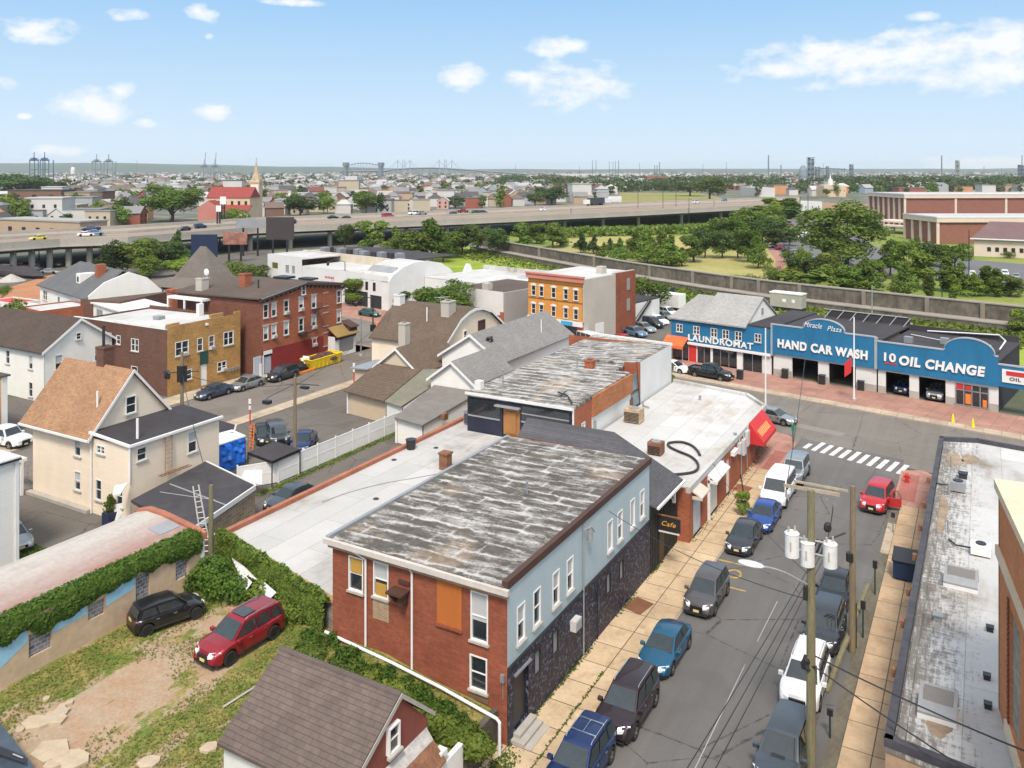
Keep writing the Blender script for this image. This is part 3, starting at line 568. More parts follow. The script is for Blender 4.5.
# ================================================================ 3. garages with the bright white roof
XG = -17.9
T = thing('garage_building','single storey red brick garages with bright white flat roof at street corner','building',(-23,70,0))
foot = [(XG,56.75),(XG,80.3),(-20.4,83.6),(-28.6,85.4),(-28.6,56.75)]
GW = (XG,56.75,90)
doors = [(.9,3.0,.13,2.95),(4.9,7.4,.13,2.7),(9.6,10.8,.13,3.0),(19.4,22.6,.3,2.3)]
wall('brick_wall',T,GW,0,23.55,-.05,3.95,m_orbrick,[(8.45,2.9,.7,.8,'shade',dict(sill=False))],holes=doors)
for i,(a,b,c,d) in enumerate(doors[:3]):
    o = part('garage_door',T,GW,surf(['bluish_white_door','white_door','white_door'][i],[(.45,.5,.55),(.62,.62,.6),(.62,.62,.6)][i],.6),lambda m: [m.box(a+.002,.12,c+k*(d-c)/5,b-.002,.16,c+(k+1)*(d-c)/5-.02) for k in range(5)] + [m.box(a,.165,c,b,.19,d)])
pbox('shop_window',T,GW,m_glass,19.42,.12,.32,22.58,.16,2.28)
part('window_frame',T,GW,m_galv,lambda m: [m.box(19.42+k*.79,.06,.32,19.48+k*.79,.119,2.28) for k in range(5)])
def roofp(m,pts,z0,z1): m.prism(pts,z0,z1)
part('roof',T,None,m_wroof2,lambda m: m.prism([(XG-.28,57.0),(XG-.28,80.2),(-20.55,83.3),(-28.59,85.1),(-28.59,57.0)],3.4,3.8))
ed = [(XG,56.75),(XG,80.3),(-20.4,83.6),(-28.6,85.4)]
def par(m):
    for a,b in zip(ed[:-1],ed[1:]):
        d = (Vector(b)-Vector(a)).normalized();q = Vector((-d.y,d.x))*.27;m.prism([(a[0]+d.y*.05,a[1]-d.x*.05),(b[0]+d.y*.05,b[1]-d.x*.05),(b[0]+q.x,b[1]+q.y),(a[0]+q.x,a[1]+q.y)],3.6,4.05)
part('parapet',T,None,m_wroof2,par)
part('side_wall',T,None,m_orbrick,lambda m: (m.slab([(XG,80.3,3.6),(-20.4,83.6,3.6),(-20.4,83.6,0),(XG,80.3,0)],.01),m.slab([(-20.4,83.6,3.6),(-28.6,85.4,3.6),(-28.6,85.4,0),(-20.4,83.6,0)],.01)))
part('side_wall',T,None,m_orbrick,lambda m: m.box(-28.6,56.76,0,XG-.01,56.9,3.9))
for s0,s1,z0 in ((.55,2.4,3.35),(4.35,8.0,3.25)):
    part('door_awning',T,GW,m_white if s0 > 1 else surf('faded_awning',(.5,.45,.38),.8),lambda m: (m.slab([(s0,-.75,z0-.1),(s1,-.75,z0-.1),(s1,-.02,z0+.28),(s0,-.02,z0+.28)],.1),m.box(s0-.05,-.78,z0-.3,s0+.05,-.05,z0-.1)))
part('drainpipe',T,GW,m_white,lambda m: (m.box(4.3,-.2,0.1,4.5,-.02,3.5),));part('drainpipe',T,GW,m_white,lambda m: m.box(10.85,-.35,3.0,12.1,-.02,3.35))
for i,(s,z,w,h) in enumerate(((13.2,3.0,.55,.9),(14.6,2.7,.8,1.3),(15.8,3.1,.7,1.3))): part('meter_cabinet',T,GW,surf('meter_white',(.5,.5,.49),.5),lambda m: (m.box(s-w/2,-.3,z-h/2,s+w/2,-.02,z+h/2),m.cyl(s,-.15,z+h/2,z+h/2+.35,.05)))
part('conduit',T,GW,m_galv,lambda m: (m.tube([(13.9,-.1,2.5),(13.9,-.1,.1)],.06),m.tube([(15.9,-.1,2.4),(15.9,-.1,.5)],.05),m.tube([(11.5,-.08,3.9),(12.5,-.3,4.2),(13.3,-.1,3.8)],.03)))
o = part('awning',T,GW,m_redp,lambda m: (m.slab([(16.8,-1.3,2.6),(21.8,-1.3,2.6),(21.8,-.05,4.1),(16.8,-.05,4.1)],.06),m.slab([(16.8,-1.3,2.6),(21.8,-1.3,2.6),(21.8,-1.3,2.25),(16.8,-1.3,2.25)],.03),m.slab([(16.8,-1.3,2.55),(16.8,-.05,4.05),(16.8,-.05,2.3),(16.8,-1.3,2.25)],.03)))
part('pattern_strip',o,GW,surf('awning_yellow_print',(.75,.35,.12),.6),lambda m: [m.slab([(17.4+k*.5,-1.05,2.93),(17.72+k*.5,-1.05,2.93),(17.67+k*.5,-.65,3.41),(17.4+k*.5,-.65,3.41)],.02) for k in range(7)])
# roof gear
def hvac(label,px,py,z,w,d,h,mt=m_galv,cat='rooftop unit',rot=0,nm='rooftop_unit',grill=True,group=None):
    p = G(px,py,z);t = thing(nm,label,cat,p,rot,group)
    part('housing',t,(p.x,p.y,rot,z),mt,lambda m: (m.box(-w/2,-d/2,.12,w/2,d/2,h),m.box(-w/2+.05,-d/2+.05,0,-w/2+.15,d/2-.05,.12),m.box(w/2-.15,-d/2+.05,0,w/2-.05,d/2-.05,.12)))
    if grill:
        part('grille',t,(p.x,p.y,rot,z),m_black,lambda m: [m.box(-w/2+.06,-d/2-.03,.2+k*.12,w/2-.06,-d/2-.003,.26+k*.12) for k in range(max(1,int((h-.3)/.12)))])
        part('fan',t,(p.x,p.y,rot,z),m_grey,lambda m: (m.cyl(0,0,h,h+.06,min(w,d)*.38,n=14),m.cyl(0,0,h+.06,h+.1,.08)))
    return t
hvac('rusty top air unit with brown grille at middle of bright white roof',634,422,3.8,1.5,1.2,1.25,surf('tan_rusted_unit',(.42,.32,.2),.7,.3,1.5,.2,6))
hvac('small curved rust red vent cowl behind the roof air unit',626,408,3.8,1.1,.9,.95,m_rust,'vent',grill=False)
hvac('rusty boxy air unit beside the black hose on white roof',656,446+8,3.8,1.1,1.0,1.0,m_rust)
hp = [(606,476),(620,475),(640,473),(662,470),(676,464),(694,459),(697,452),(692,448),(680,442),(671,437),(667,444),]
hose = [(662,475),(680,474),(693,472),(698,468),(697,462),(690,456),(678,451),(670,447),(668,443.5),(674,442),(682,442),(691,445),(697,450),(700,455)]
def smooth(pts,k=5):
    out = [];P = [Vector(p) for p in pts]
    for i in range(len(P)-1):
        a,b,c,d = P[max(i-1,0)],P[i],P[i+1],P[min(i+2,len(P)-1)]
        for j in range(k):
            t = j/k;out.append(.5*((2*b) + (c-a)*t + (2*a-5*b+4*c-d)*t*t + (3*b-a-3*c+d)*t*t*t))
    return out + [P[-1]]
o = part('hose',None,None,m_black,lambda m: m.tube(smooth([G(x,y,3.92) for x,y in hose]),.1,8),smooth=True);tag(o,'thick black corrugated hose curled across the bright white roof','hose')
for k,(px,py) in enumerate(((648,408),(650,411),(655,404))):
    p = G(px-6,py+5,3.8);q = G(px-18+k*3,py+1+k,3.8);o = part('roof_pipe',None,None,m_galv,lambda m: (m.tube([(p.x,p.y,3.95),(q.x,q.y,3.95)],.06),m.cyl(q.x,q.y,3.8,4.3,.07)))
    tag(o,['lowest grey pipe run beside rusty unit on white roof','middle grey pipe run beside rusty unit on white roof','upper grey pipe run beside rusty unit on white roof'][k],'pipe','grey pipes on the bright white roof')
# ================================================================ 4. flat building with weathered roof and blue-black front
XW = -28.8;ZW = 7.15
p0 = G(470,391,7.0);YWF = 60.7
T = thing('weathered_roof_building','long flat roofed building with streaked pale roof, dark blue front and whitewashed side','building',(-34,75,0))
XL = G(471,391,7.0).x
wall('side_wall',T,(XW,YWF,90),0,3.7,0,7.1,m_orbrick,[(2.0,4.9,.7,1.0,'shade')])
wall('white_side_wall',T,(XW-.02,64.4,90),0,9.0,0,5.4,m_whitebrick)
part('brick_band',T,(XW-.02,64.4,90),brick('bright_orange_brick',(.42,.15,.05),(.34,.11,.045),(.3,.17,.1)),lambda m: m.slab([(0,-.02,7.15),(9.0,-.02,7.15),(9.0,-.02,5.42),(0,-.02,5.42)],.2))
wall('white_side_wall',T,(XW,75.9,90),0,9.2,0,7.75,m_whitebrick)
part('recess_wall',T,None,m_orbrick,lambda m: (m.box(-30.6,73.4,0,-30.4,75.9,7.2),m.box(-30.4,75.7,0,XW-.01,75.88,7.6)))
part('glass_stair_panel',T,None,surf('blue_grey_glazing',(.14,.19,.21),.2,.2,1),lambda m: (m.slab([(XW-.35,73.42,6.7),(XW-.35,75.7,6.7),(XW-.05,75.7,3.7),(XW-.05,73.42,3.7)],.06),))
part('stair_frame',T,None,m_black,lambda m: (m.tube([(XW-.3,75.75,7.6),(XW,75.75,3.7)],.07),m.tube([(XW,73.45,3.75),(XW,75.7,3.75)],.05),m.box(XW-.3,73.42,5.1,XW-.05,75.7,5.25)))
wall('front_wall',T,(XL,YWF,0),0,XW-XL,0,7.05,surf('navy_painted_front',(.02,.022,.04),.5,.3,.6,.2,3),holes=[(3.5,5.2,3.9,6.2)])
wall('rear_wall',T,(XW,85.1,180),0,XW-XL+2,0,7.6,m_orbrick);wall('rear_wall',T,(XL,88,-90),0,88-YWF,0,6.9,m_orbrick)
part('doorway',T,(XL,YWF,0),surf('warm_wood_doorway',(.32,.15,.05),.7),lambda m: (m.box(3.55,.1,3.95,5.15,.2,6.15),m.box(3.9,.02,4.1,4.8,.1,5.9)))
part('window_band',T,(XL,YWF,0),m_glass,lambda m: (m.box(.15,-.04,5.2,3.3,-.003,6.6),m.box(5.4,-.04,5.4,XW-XL-.3,-.003,6.6)))
part('window_band_frame',T,(XL,YWF,0),m_grey,lambda m: (m.box(5.4,-.08,5.95,XW-XL-.3,-.045,6.05),m.box(5.35,-.1,5.25,XW-XL-.3,-.042,5.38),m.box(.1,-.09,5.05,3.3,-.045,5.18),m.box(2.9,-.4,6.3,5.3,-.003,6.42)))
part('roof',T,None,m_weath2,lambda m: (m.slab([(XL-.2,YWF-.2,7.0),(XW+.05,YWF-.2,7.12),(XW+.05,64.4,7.25),(XW-.05,73.4,7.3),(XL-.2,73.4,7.1)],.22),m.slab([(XL-.2,73.41,7.1),(-30.35,73.41,7.3),(-30.35,75.9,7.32),(XL-.2,75.9,7.12)],.22),m.slab([(XL-.2,75.91,7.12),(XW-.05,75.91,7.72),(XW-.05,85,7.72),(XL-.2,88,7.3)],.22)))
part('coping',T,None,m_whitebrick,lambda m: (m.slab([(XW-.05,85.0,7.9),(XW+.06,85.2,7.9),(XL,88.2,7.5),(XL,87.9,7.5)],.3),m.box(XL-.1,YWF-.26,6.9,XW+.1,YWF-.16,7.12)))
part('corner_trim',T,None,m_white,lambda m: m.box(XW+.002,YWF-.1,0,XW+.08,YWF+.08,7.05))
part('oval_vent',T,(XW-.02,64.4,90),m_grey,lambda m: m.cyl(.55,-.06,4.2,4.9,.16))
def chimney(parent,x,y,z0,z1,w,m=m_orbrick,pot=False,d=None):
    d = d or w;o = part('chimney',parent,None,m,lambda mb: (mb.box(x-w/2,y-d/2,z0,x+w/2,y+d/2,z1-.15),mb.box(x-w/2-.06,y-d/2-.06,z1-.15,x+w/2+.06,y+d/2+.06,z1)))
    part('flue',o,None,m_black,lambda mb: mb.box(x-w/4,y-d/4,z1,x+w/4,y+d/4,z1+(.5 if pot else .03)));return o
p = G(590,368,7.2);chimney(T,p.x,p.y,7.0,8.0,.8)
for (px,py) in ((503,372),(577,358)): p = G(px,py+10,7.2);part('vent_pipe',T,None,m_galv,lambda m: (m.cyl(p.x,p.y,7,8.2,.06),m.cyl(p.x,p.y,8.2,8.3,.14)))
part('vent_pipe',T,None,m_black,lambda m: (m.tube([G(558,392,7.3),G(568,396,7.3),G(572,403,7.35)],.07),m.tube([G(560,396,7.3),G(566,391,7.3)],.05)))
part('duct_box',T,None,m_whitebrick,lambda m: m.box(XL+.1,YWF+1.0,7.05,XL+.7,YWF+1.6,7.8))
# ================================================================ 5. big white flat roof beside the centre building
T = thing('flat_white_building','low building with wide dirty white flat roof edged by red clay coping','building',(-35,48,0))
zr = 3.75;XA = -40.9
part('roof',T,None,m_wroof,lambda m: m.prism([(XA+.3,36.2),(-29.32,33.3),(-29.32,60.6),(XA+.3,60.6)],zr-.3,zr))
part('roof',T,None,m_wroof,lambda m: m.prism([(XA+.3,60.61),(XL-.05,60.61),(XL-.05,67.5),(XA+.3,67.5)],zr-.3,zr))
part('coping',T,None,m_copping,lambda m: m.box(XA-.05,35.9,zr-.3,XA+.3,68,zr+.28))
part('wall',T,None,m_stoneblk,lambda m: (m.box(XA,36.1,0,XA+.28,68,zr-.3),m.prism([(XA+.05,35.95),(-29.35,33.05),(-29.35,33.28),(XA+.05,36.18)],0,zr-.05)))
part('coping',T,None,surf('tan_edge_coping',(.38,.24,.13),.85,.2,1),lambda m: m.prism([(XA,35.85),(-29.35,32.95),(-29.35,33.25),(XA,36.15)],zr-.04,zr+.12))
p = G(445.5,469,zr);part('chimney',T,None,m_rust,lambda m: (m.box(p.x-.35,p.y-.35,zr,p.x+.35,p.y+.35,zr+1.15),m.box(p.x-.42,p.y-.42,zr+1.15,p.x+.42,p.y+.42,zr+1.28)))
p = G(411,449,zr);o = part('trash_barrel',None,None,m_black,lambda m: (m.cyl(p.x,p.y,zr,zr+.75,.34,.42,12),m.cyl(p.x,p.y,zr+.75,zr+.8,.45,.45,12)),smooth=False);tag(o,'small black barrel standing alone on the dirty white roof','barrel')
for k,(px,py,lab) in enumerate(((471,424,'grey condenser cube at front of pair by navy wall'),(480,419,'grey condenser cube nearer the navy wall'))):
    hvac(lab,px,py,zr,.95,.95,1.25,m_grey,'air condenser',nm='condenser',group='condensers on the dirty white roof')
for k,(px,py,c,lab) in enumerate(((513,428,(.35,.13,.06),'terracotta plant pot by the warm wood doorway'),(518,429,(.45,.2,.1),'orange plant pot beside white bucket on roof'),(522,430,(.6,.6,.58),'white plant bucket among pots on the roof'),(526,431,(.03,.03,.03),'black plant pot last in row on roof'))):
    p = G(px,py,zr);t = thing('plant_pot',lab,'plant pot',p,0,'plant pots by the roof doorway')
    part('pot',t,None,surf('pot_%d' % k,c,.8),lambda m: m.cyl(p.x,p.y,zr,zr+.45,.17,.24,10))
    part('foliage',t,None,surf('pot_leaves',(.1,.15,.03),.8),lambda m: [m.slab([(p.x,p.y,zr+.45),(p.x+math.cos(a)*.25,p.y+math.sin(a)*.25,zr+.9),(p.x+math.cos(a+.4)*.3,p.y+math.sin(a+.4)*.3,zr+1.05)],.01) for a in [q*.9 for q in range(7)]])

o = part('cable',None,None,m_grey,lambda m: m.tube(smooth([G(x,y,3.78) for x,y in ((322,502),(350,492),(385,483),(420,477),(440,473))]),.025,5));tag(o,'thin cable lying across the dirty white roof to the rusty chimney','cable')
for k,(px,py,lab) in enumerate(((376,499,'small dark debris scrap near middle of dirty white roof'),(394,460,'short dark strip of debris below the black barrel'),(436,448,'dark oval drain beside the black barrel'),(360,540,'pale round drain near ivy end of dirty white roof'))):
    p = G(px,py,3.75);o = part('roof_drain',None,None,m_grey if k == 3 else m_tar,lambda m: m.cyl(p.x,p.y,3.75,3.8,.22,.18,9));tag(o,lab,'roof debris')
for k,(px,py,lab) in enumerate(((700,400,'small vent cap toward avenue end of bright white roof'),(735,438,'low vent cap near street edge of bright white roof'),(612,462,'three grey pipe stubs by wall at edge of bright roof'))):
    p = G(px,py,3.8);o = part('roof_vent',None,None,m_galv,lambda m: (m.cyl(p.x,p.y,3.8,4.15,.11),m.cyl(p.x,p.y,4.15,4.22,.17)));tag(o,lab.replace('three grey pipe stubs','single grey vent stub'),'roof vent')
# ================================================================ raised garden lot
def lotmat():
    n = N('lot_earth_and_grass');v = n.co('W');x,y,z = n.sep(v)
    # the worn track: a band along the lot, wider towards us
    wob = n.mr(n.noise(v,.25,4),0,1,-2.2,2.2);d = n.math('ABSOLUTE',n.math('ADD',n.math('ADD',x,n.math('MULTIPLY',y,.12)),n.math('ADD',wob,30.9)))
    band = n.mr(d,.4,3.3,.40,-.06);t = n.math('ADD',n.math('ADD',n.math('MULTIPLY',n.noise(n.scl(v,(1,.45,1)),.8,6,.72),1.9),-.45),band);t = n.math('ADD',t,n.mr(y,20,32,.12,-.14))
    f = n.mr(t,.56,.66,0,1)
    gr = n.mix(n.mr(n.noise(v,.8,4),.4,.62,0,1),(.12,.155,.035),(.24,.20,.07));gr = n.vary(gr,v,6,.3)
    di = n.mix(n.mr(n.noise(v,.9,5,.7),.4,.65,0,1),(.34,.265,.185),(.33,.215,.135));di = n.vary(di,v,7,.16)
    return n.out(n.mix(f,gr,di),.95,n.noise(v,12),.5,.03,spec=.1)
m_lotearth = lotmat()
def lotz(x,y):
    z = 2.35;
    if x > -26: z -= (x+26)*.12
    return z + .10*noise.noise(Vector((x*.35,y*.35,0)))
g = MB();nx,ny = 40,48;vs = []
for j in range(ny+1):
    for i in range(nx+1):
        x = -39.4 + i*(-19.5+39.4)/nx;y = 8 + j*(32.65-8)/ny;
        vs.append((x,y,lotz(x,y)))
g.add(vs,[(j*(nx+1)+i,j*(nx+1)+i+1,(j+1)*(nx+1)+i+1,(j+1)*(nx+1)+i) for j in range(ny) for i in range(nx)])
g.add([(-39.4,8,-.1),(-19.5,8,-.1),(-19.5,32.65,-.1)],[])
struct('lot_ground',g,m_lotearth)
g = MB();g.face([(-41.4,32.5,2.2),(-29.3,32.5,2.2),(-29.3,33.3,2.2),(-40.9,36.2,2.2)]);struct('garden_soil',g,m_lotearth)
o = part('retaining_wall',None,None,ashlar('dark_block_wall',(.10,.085,.07),(.075,.065,.055),(.05,.045,.04),.4,.2),lambda m: m.box(-19.49,29.6,0,-19.2,32.5,1.75));tag(o,'dark block retaining wall holding up the overgrown garden by pavement','retaining wall')
o = part('garden_wall',None,None,m_whitebrick,lambda m: (m.box(-21.2,27.9,0,-19.4,28.2,2.35),m.box(-19.39,27.9,0,-19.15,29.55,2.0),m.box(-19.5,27.85,2.36,-19.1,28.3,2.6)));tag(o,'white painted low brick wall beside brown roofed garage','garden wall')
# ================================================================ brown roofed garage in the foreground
T = thing('garage','small red garage with faded brown shingle gable roof at the bottom','garage',(-23,25.5,0))
RZ,EZ = 5.8,3.9;yr,ya,yb = 26.15,23.0,28.1
part('roof',T,None,m_shhouse.copy() if False else shingle('faded_brown_shingles_x',(.135,.105,.09),(.11,.088,.076),'x',.16,.115,.42),lambda m: (m.slab([(-26.25,ya-.3,EZ-.15),(-19.85,ya-.3,EZ-.15),(-19.85,yr,RZ),(-26.25,yr,RZ)],.14),m.slab([(-26.25,yr,RZ),(-19.85,yr,RZ),(-19.85,yb+.3,EZ-.1),(-26.25,yb+.3,EZ-.1)],.14)))
part('ridge_cap',T,None,m_shhouse,lambda m: m.ext([(yr-.16,RZ-.05),(yr,RZ+.05),(yr+.16,RZ-.05)],'x',-26.27,-19.83))
wall('gable_wall',T,(-19.95,ya,90),0,yb-ya,2.55,EZ-.25,surf('brown_red_boards',(.19,.055,.04),.75,.2,1),[(2.7,4.3,.7,1.05,'sash')],gable=[(0,EZ-.25),(yb-ya,EZ-.25),(yr-ya,RZ-.15)])
part('gable_wall_panel',T,None,surf('brown_red_boards',(.14,.04,.03),.75,.2,1),lambda m: m.slab([(-19.96,ya,EZ-.24),(-19.96,yb,EZ-.24),(-19.96,yr,RZ-.2)],.02)) if False else None
part('lower_wall',T,(-19.95,ya,90),m_whitebrick,lambda m: (m.box(0,0,0,.5,.25,2.5),m.box(yb-ya-1.0,0,0,yb-ya,.25,2.5),m.box(.5,.02,2.2,yb-ya-1.0,.25,2.5)))
part('garage_door',T,(-19.95,ya,90),surf('white_panel_door',(.6,.6,.6),.55),lambda m: [m.box(.51,.1,.05+k*.43,yb-ya-1.01,.14,.05+k*.43+.4) for k in range(5)])
part('wall',T,None,m_whitebrick,lambda m: (m.box(-26.2,ya,0,-19.98,ya+.2,EZ-.2),m.box(-26.2,yb-.2,0,-19.98,yb,EZ-.2),m.box(-26.2,ya+.21,0,-26,yb-.21,EZ-.2)))
part('porch_hood',T,(-19.95,ya,90),surf('rusty_white_metal_hood',(.42,.40,.37),.7,.25,.8,.25,5),lambda m: m.slab([(.2,-.35,2.95),(yb-ya-.1,-.35,2.95),(yb-ya-.1,-.01,3.35),(.2,-.01,3.35)],.08))
part('hood_edge',T,(-19.95,ya,90),m_rust,lambda m: m.slab([(.2,-1.0,2.35),(yb-ya-.1,-1.0,2.35),(yb-ya-.1,-.36,2.94),(.2,-.36,2.94)],.07))
part('bargeboard',T,(-19.83,0,90),m_concrete,lambda m: (m.slab([(ya-.3,-.03,EZ-.12),(yr,-.03,RZ+.02),(yr,-.03,RZ-.2),(ya-.3,-.03,EZ-.34)],.03),m.slab([(yr,-.03,RZ+.02),(yb+.3,-.03,EZ-.08),(yb+.3,-.03,EZ-.28),(yr,-.03,RZ-.2)],.03)))
# ================================================================ long shed with pink white roof and painted wall
T = thing('mural_shed','long low shed with curved pink and white roof, wall painted blue and tan','shed',(-42,24,0))
def pinkroof():
    n = N('pink_and_white_worn_roof');x,y,z = n.sep(n.co());w = n.mr(n.noise(n.scl(n.co(),(1,.2,1)),.8,5,.65),0,1,-1.6,1.6);t = n.math('ADD',x,w)
    c = n.mix(n.mr(t,-1.2,1.4,0,1),(.42,.39,.35),(.28,.16,.13));c = n.mix(n.mr(n.noise(n.scl(n.co(),(1,.35,1)),1.6,5,.7),.5,.66,0,.55),c,(.34,.30,.27));return n.out(n.vary(c,n.co(),4,.1),.75)
YE = 32.9
prof = [(-45.1,5.35),(-44.2,5.6),(-42.9,5.58),(-41.4,5.42),(-40.2,5.27),(-39.25,5.1)]
def rf(m):
    for (a,b) in zip(prof[:-1],prof[1:]): m.slab([(a[0],5,a[1]),(b[0],5,b[1]),(b[0],YE,b[1]),(a[0],YE,a[1])],.16)
part('roof',T,None,pinkroof(),rf)
part('parapet',T,None,m_copping,lambda m: [m.slab([(a[0],YE-.02,a[1]+.16),(b[0],YE-.02,b[1]+.16),(b[0],YE+.35,b[1]+.16),(a[0],YE+.35,a[1]+.16)],.4) for a,b in zip(prof[:-1],prof[1:])])
part('roof_patch',T,None,m_grey,lambda m: m.slab([(-42.1,YE-1.5,5.53),(-41.0,YE-1.5,5.40),(-41.0,YE-.1,5.40),(-42.1,YE-.1,5.53)],.02))
gb = [(23.5,3.65,1.1,1.1),(26.4,3.85,.9,.8),(29.1,3.7,.85,1.7),(31.6,3.85,.8,1.3)]
wall('wall',T,(-39.4,5,90),0,YE-5,2.0,5.05,surf('tan_render',(.50,.37,.25),.9,.14,.5,.12,3,.3),holes=[(s-5-w/2,s-5+w/2,z-h/2,z+h/2) for s,z,w,h in gb])
for s,z,w,h in gb: pbox('block_window',T,(-39.4,5,90),m_gblock,s-5-w/2,.1,z-h/2,s-5+w/2,.18,z+h/2)
m_sky = surf('sky_blue_mural_paint',(.27,.48,.62),.8,.1,.6)
part('mural_patch',T,(-39.4,5,90),m_sky,lambda m: [m.slab([(a-5,-.012,za),(b-5,-.012,zb),(b-5,-.012,5.0),(a-5,-.012,5.0)],.01) for a,b,za,zb in ((12,21.6,3.2,3.3),(21.6,22.9,3.3,3.95),(24.1,25.9,3.75,3.85),(26.95,28.6,3.75,4.0))])
part('wall',T,None,m_whitebrick,lambda m: (m.box(-45.1,5,0,-44.9,YE,4.85),m.box(-45.1,YE-.01,0,-39.3,YE+.2,5.0)))
# ================================================================ cream house
T = thing('cream_house','cream clapboard house with steep tan orange shingle roof and dark flat rear wing','house',(-61,45,0))
wall('wall',T,(-67.4,39.6,0),0,7.9,0,6.2,m_cream,[(5.98,4.75,.8,1.6,'half'),(5.98,2.05,.8,1.5,'half')])
zr_,yr_ = 10.15,42.9
YB = 46.3
wall('gable_wall',T,(-59.5,39.6,90),0,YB-39.6,0,6.2,m_cream,[(3.17,7.5,.95,1.4,'sash')],gable=[(0,6.2),(YB-39.6,6.2),(3.3,10.1)])
wall('gable_wall',T,(-67.4,YB,-90),0,YB-39.6,0,6.2,m_cream,gable=[(0,6.2),(YB-39.6,6.2),(YB-42.9,10.1)]);wall('wall',T,(-59.5,YB,180),0,7.9,0,6.2,m_cream)
part('roof',T,None,m_shor,lambda m: (m.slab([(-68.3,39.0,5.75),(-59.2,39.0,5.75),(-59.2,yr_,zr_+.15),(-68.3,yr_,zr_+.15)],.16),m.slab([(-68.3,yr_,zr_+.15),(-59.2,yr_,zr_+.15),(-59.2,YB+.5,5.75),(-68.3,YB+.5,5.75)],.16)))
part('bargeboard',T,(-59.19,0,90),m_white,lambda m: (m.slab([(38.95,-.04,5.8),(yr_,-.04,zr_+.2),(yr_,-.04,zr_-.08),(38.95,-.04,5.5)],.05),m.slab([(yr_,-.04,zr_+.2),(YB+.55,-.04,5.8),(YB+.55,-.04,5.5),(yr_,-.04,zr_-.08)],.05)))
part('gutter',T,None,m_white,lambda m: m.box(-68.35,38.9,5.55,-59.2,39.05,5.72))
chimney(T,-63.3,43.2,9,11.7,.95,m_brbrick,False);part('flue_pipe',T,None,m_black,lambda m: m.cyl(-63.5,43.2,11.7,13.4,.12))
p = Vector((-60.9,40.6));part('vent_pipe',T,None,m_white,lambda m: m.cyl(-60.6,40.7,6.9,8.9,.08))
wall('wing_wall',T,(-59.5,39.5,0),0,4.6,0,5.75,m_cream,[(1.1,5.0,1.0,.65,'pair'),(.85,1.9,.75,1.6,'sash'),(3.35,1.9,.8,1.6,'sash')])
wall('wing_wall',T,(-54.9,39.5,90),0,8.2,0,5.75,m_cream,[(.95,5.0,.85,1.0,'sash'),(5.55,4.6,.9,1.7,'blind')])
wall('wing_wall',T,(-54.9,47.7,180),0,4.6,0,5.75,m_cream)
part('wing_roof',T,None,m_tar,lambda m: m.slab([(-59.5,39.4,6.25),(-54.8,39.4,5.95),(-54.8,47.8,5.95),(-59.5,47.8,6.3)],.12))
part('roof_edge',T,None,m_white,lambda m: (m.slab([(-59.55,39.25,6.28),(-54.65,39.25,5.98),(-54.65,39.42,5.98),(-59.55,39.42,6.28)],.18),m.box(-54.82,39.43,5.8,-54.62,47.9,5.98)))
part('drainpipe',T,None,m_white,lambda m: (m.cyl(-59.45,39.4,0,5.9,.07),m.cyl(-54.85,39.4,3.2,5.8,.07)));part('vent_pipe',T,None,m_white,lambda m: (m.cyl(-55.6,40.6,5.9,7.5,.1)))
part('step',T,None,m_concrete,lambda m: m.box(-67.6,39.1,0,-59.6,39.55,.25))
part('porch',T,None,m_white,lambda m: (m.box(-70.4,38.5,2.7,-67.5,39.2,2.95),m.box(-67.7,38.7,0,-67.5,38.9,2.7),m.box(-69.9,38.7,0,-69.75,38.85,2.7)))
part('porch_panel',T,None,m_dark,lambda m: (m.box(-69.7,38.75,0,-69.3,38.8,2.5),m.box(-68.2,38.75,0,-68.0,38.8,1.3)))
o = part('ladder',None,None,surf('rusty_ladder',(.3,.2,.12),.8),lambda m: (m.tube([(-54.6,42.3,2.9),(-54.75,42.4,5.9)],.045),m.tube([(-54.6,42.9,2.9),(-54.75,43.0,5.9)],.045),[m.tube([(-54.6-k*.013,42.3,3.1+k*.33),(-54.6-k*.013,42.9,3.1+k*.33)],.025,4) for k in range(8)]));tag(o,'thin rusty ladder upright against rear wing of cream house','ladder')
o = part('ladder',None,None,m_rust,lambda m: [m.tube([(-54.5+q*.3,41.6,3.05),(-54.5+q*.3,44.4,3.05)],.04,5) for q in (0,1)] + [m.tube([(-54.5,41.7+k*.33,3.05),(-54.2,41.7+k*.33,3.05)],.03,4) for k in range(8)]);tag(o,'ladder lying flat on dark roof against cream house wall','ladder')
# low dark garage in front of it
T = thing('stone_sided_garage','low garage with black felt roof and long tan stone block side','garage',(-50,41,0))
gp = [(-54.85,37.2),(-46.0,36.4),(-44.6,44.6),(-53.5,48.0),(-54.85,48.0)]
gp = [tuple(G(x,y,3.0)[:2]) for x,y in ((131,500),(190,530),(256,485),(206,461))]
part('roof',T,None,surf('dark_grey_roll_roof',(.05,.046,.05),.8,.25,.3,.2,1.5),lambda m: m.prism(gp,2.82,3.0))
part('roof_edge',T,None,m_white,lambda m: [m.prism([a,b,tuple(Vector(b)*.997),tuple(Vector(a)*.997)],2.72,3.06) for a,b in ((gp[1],gp[2]),(gp[2],gp[3]))])
part('roof_seam',T,None,m_grey,lambda m: (m.tube([G(170,484,3.02),G(226,505,3.02)],.05,4),m.tube([G(160,492,3.02),G(215,500,3.02)],.03,4)))
cg = sum((Vector(p) for p in gp),Vector((0,0)))/4;gi = [tuple(cg+(Vector(p)-cg)*.985) for p in gp]
part('wall',T,None,ashlar('tan_stone_blocks',(.33,.25,.18),(.24,.18,.125),(.45,.40,.33),.55,.24),lambda m: m.prism(gi,0,2.8))
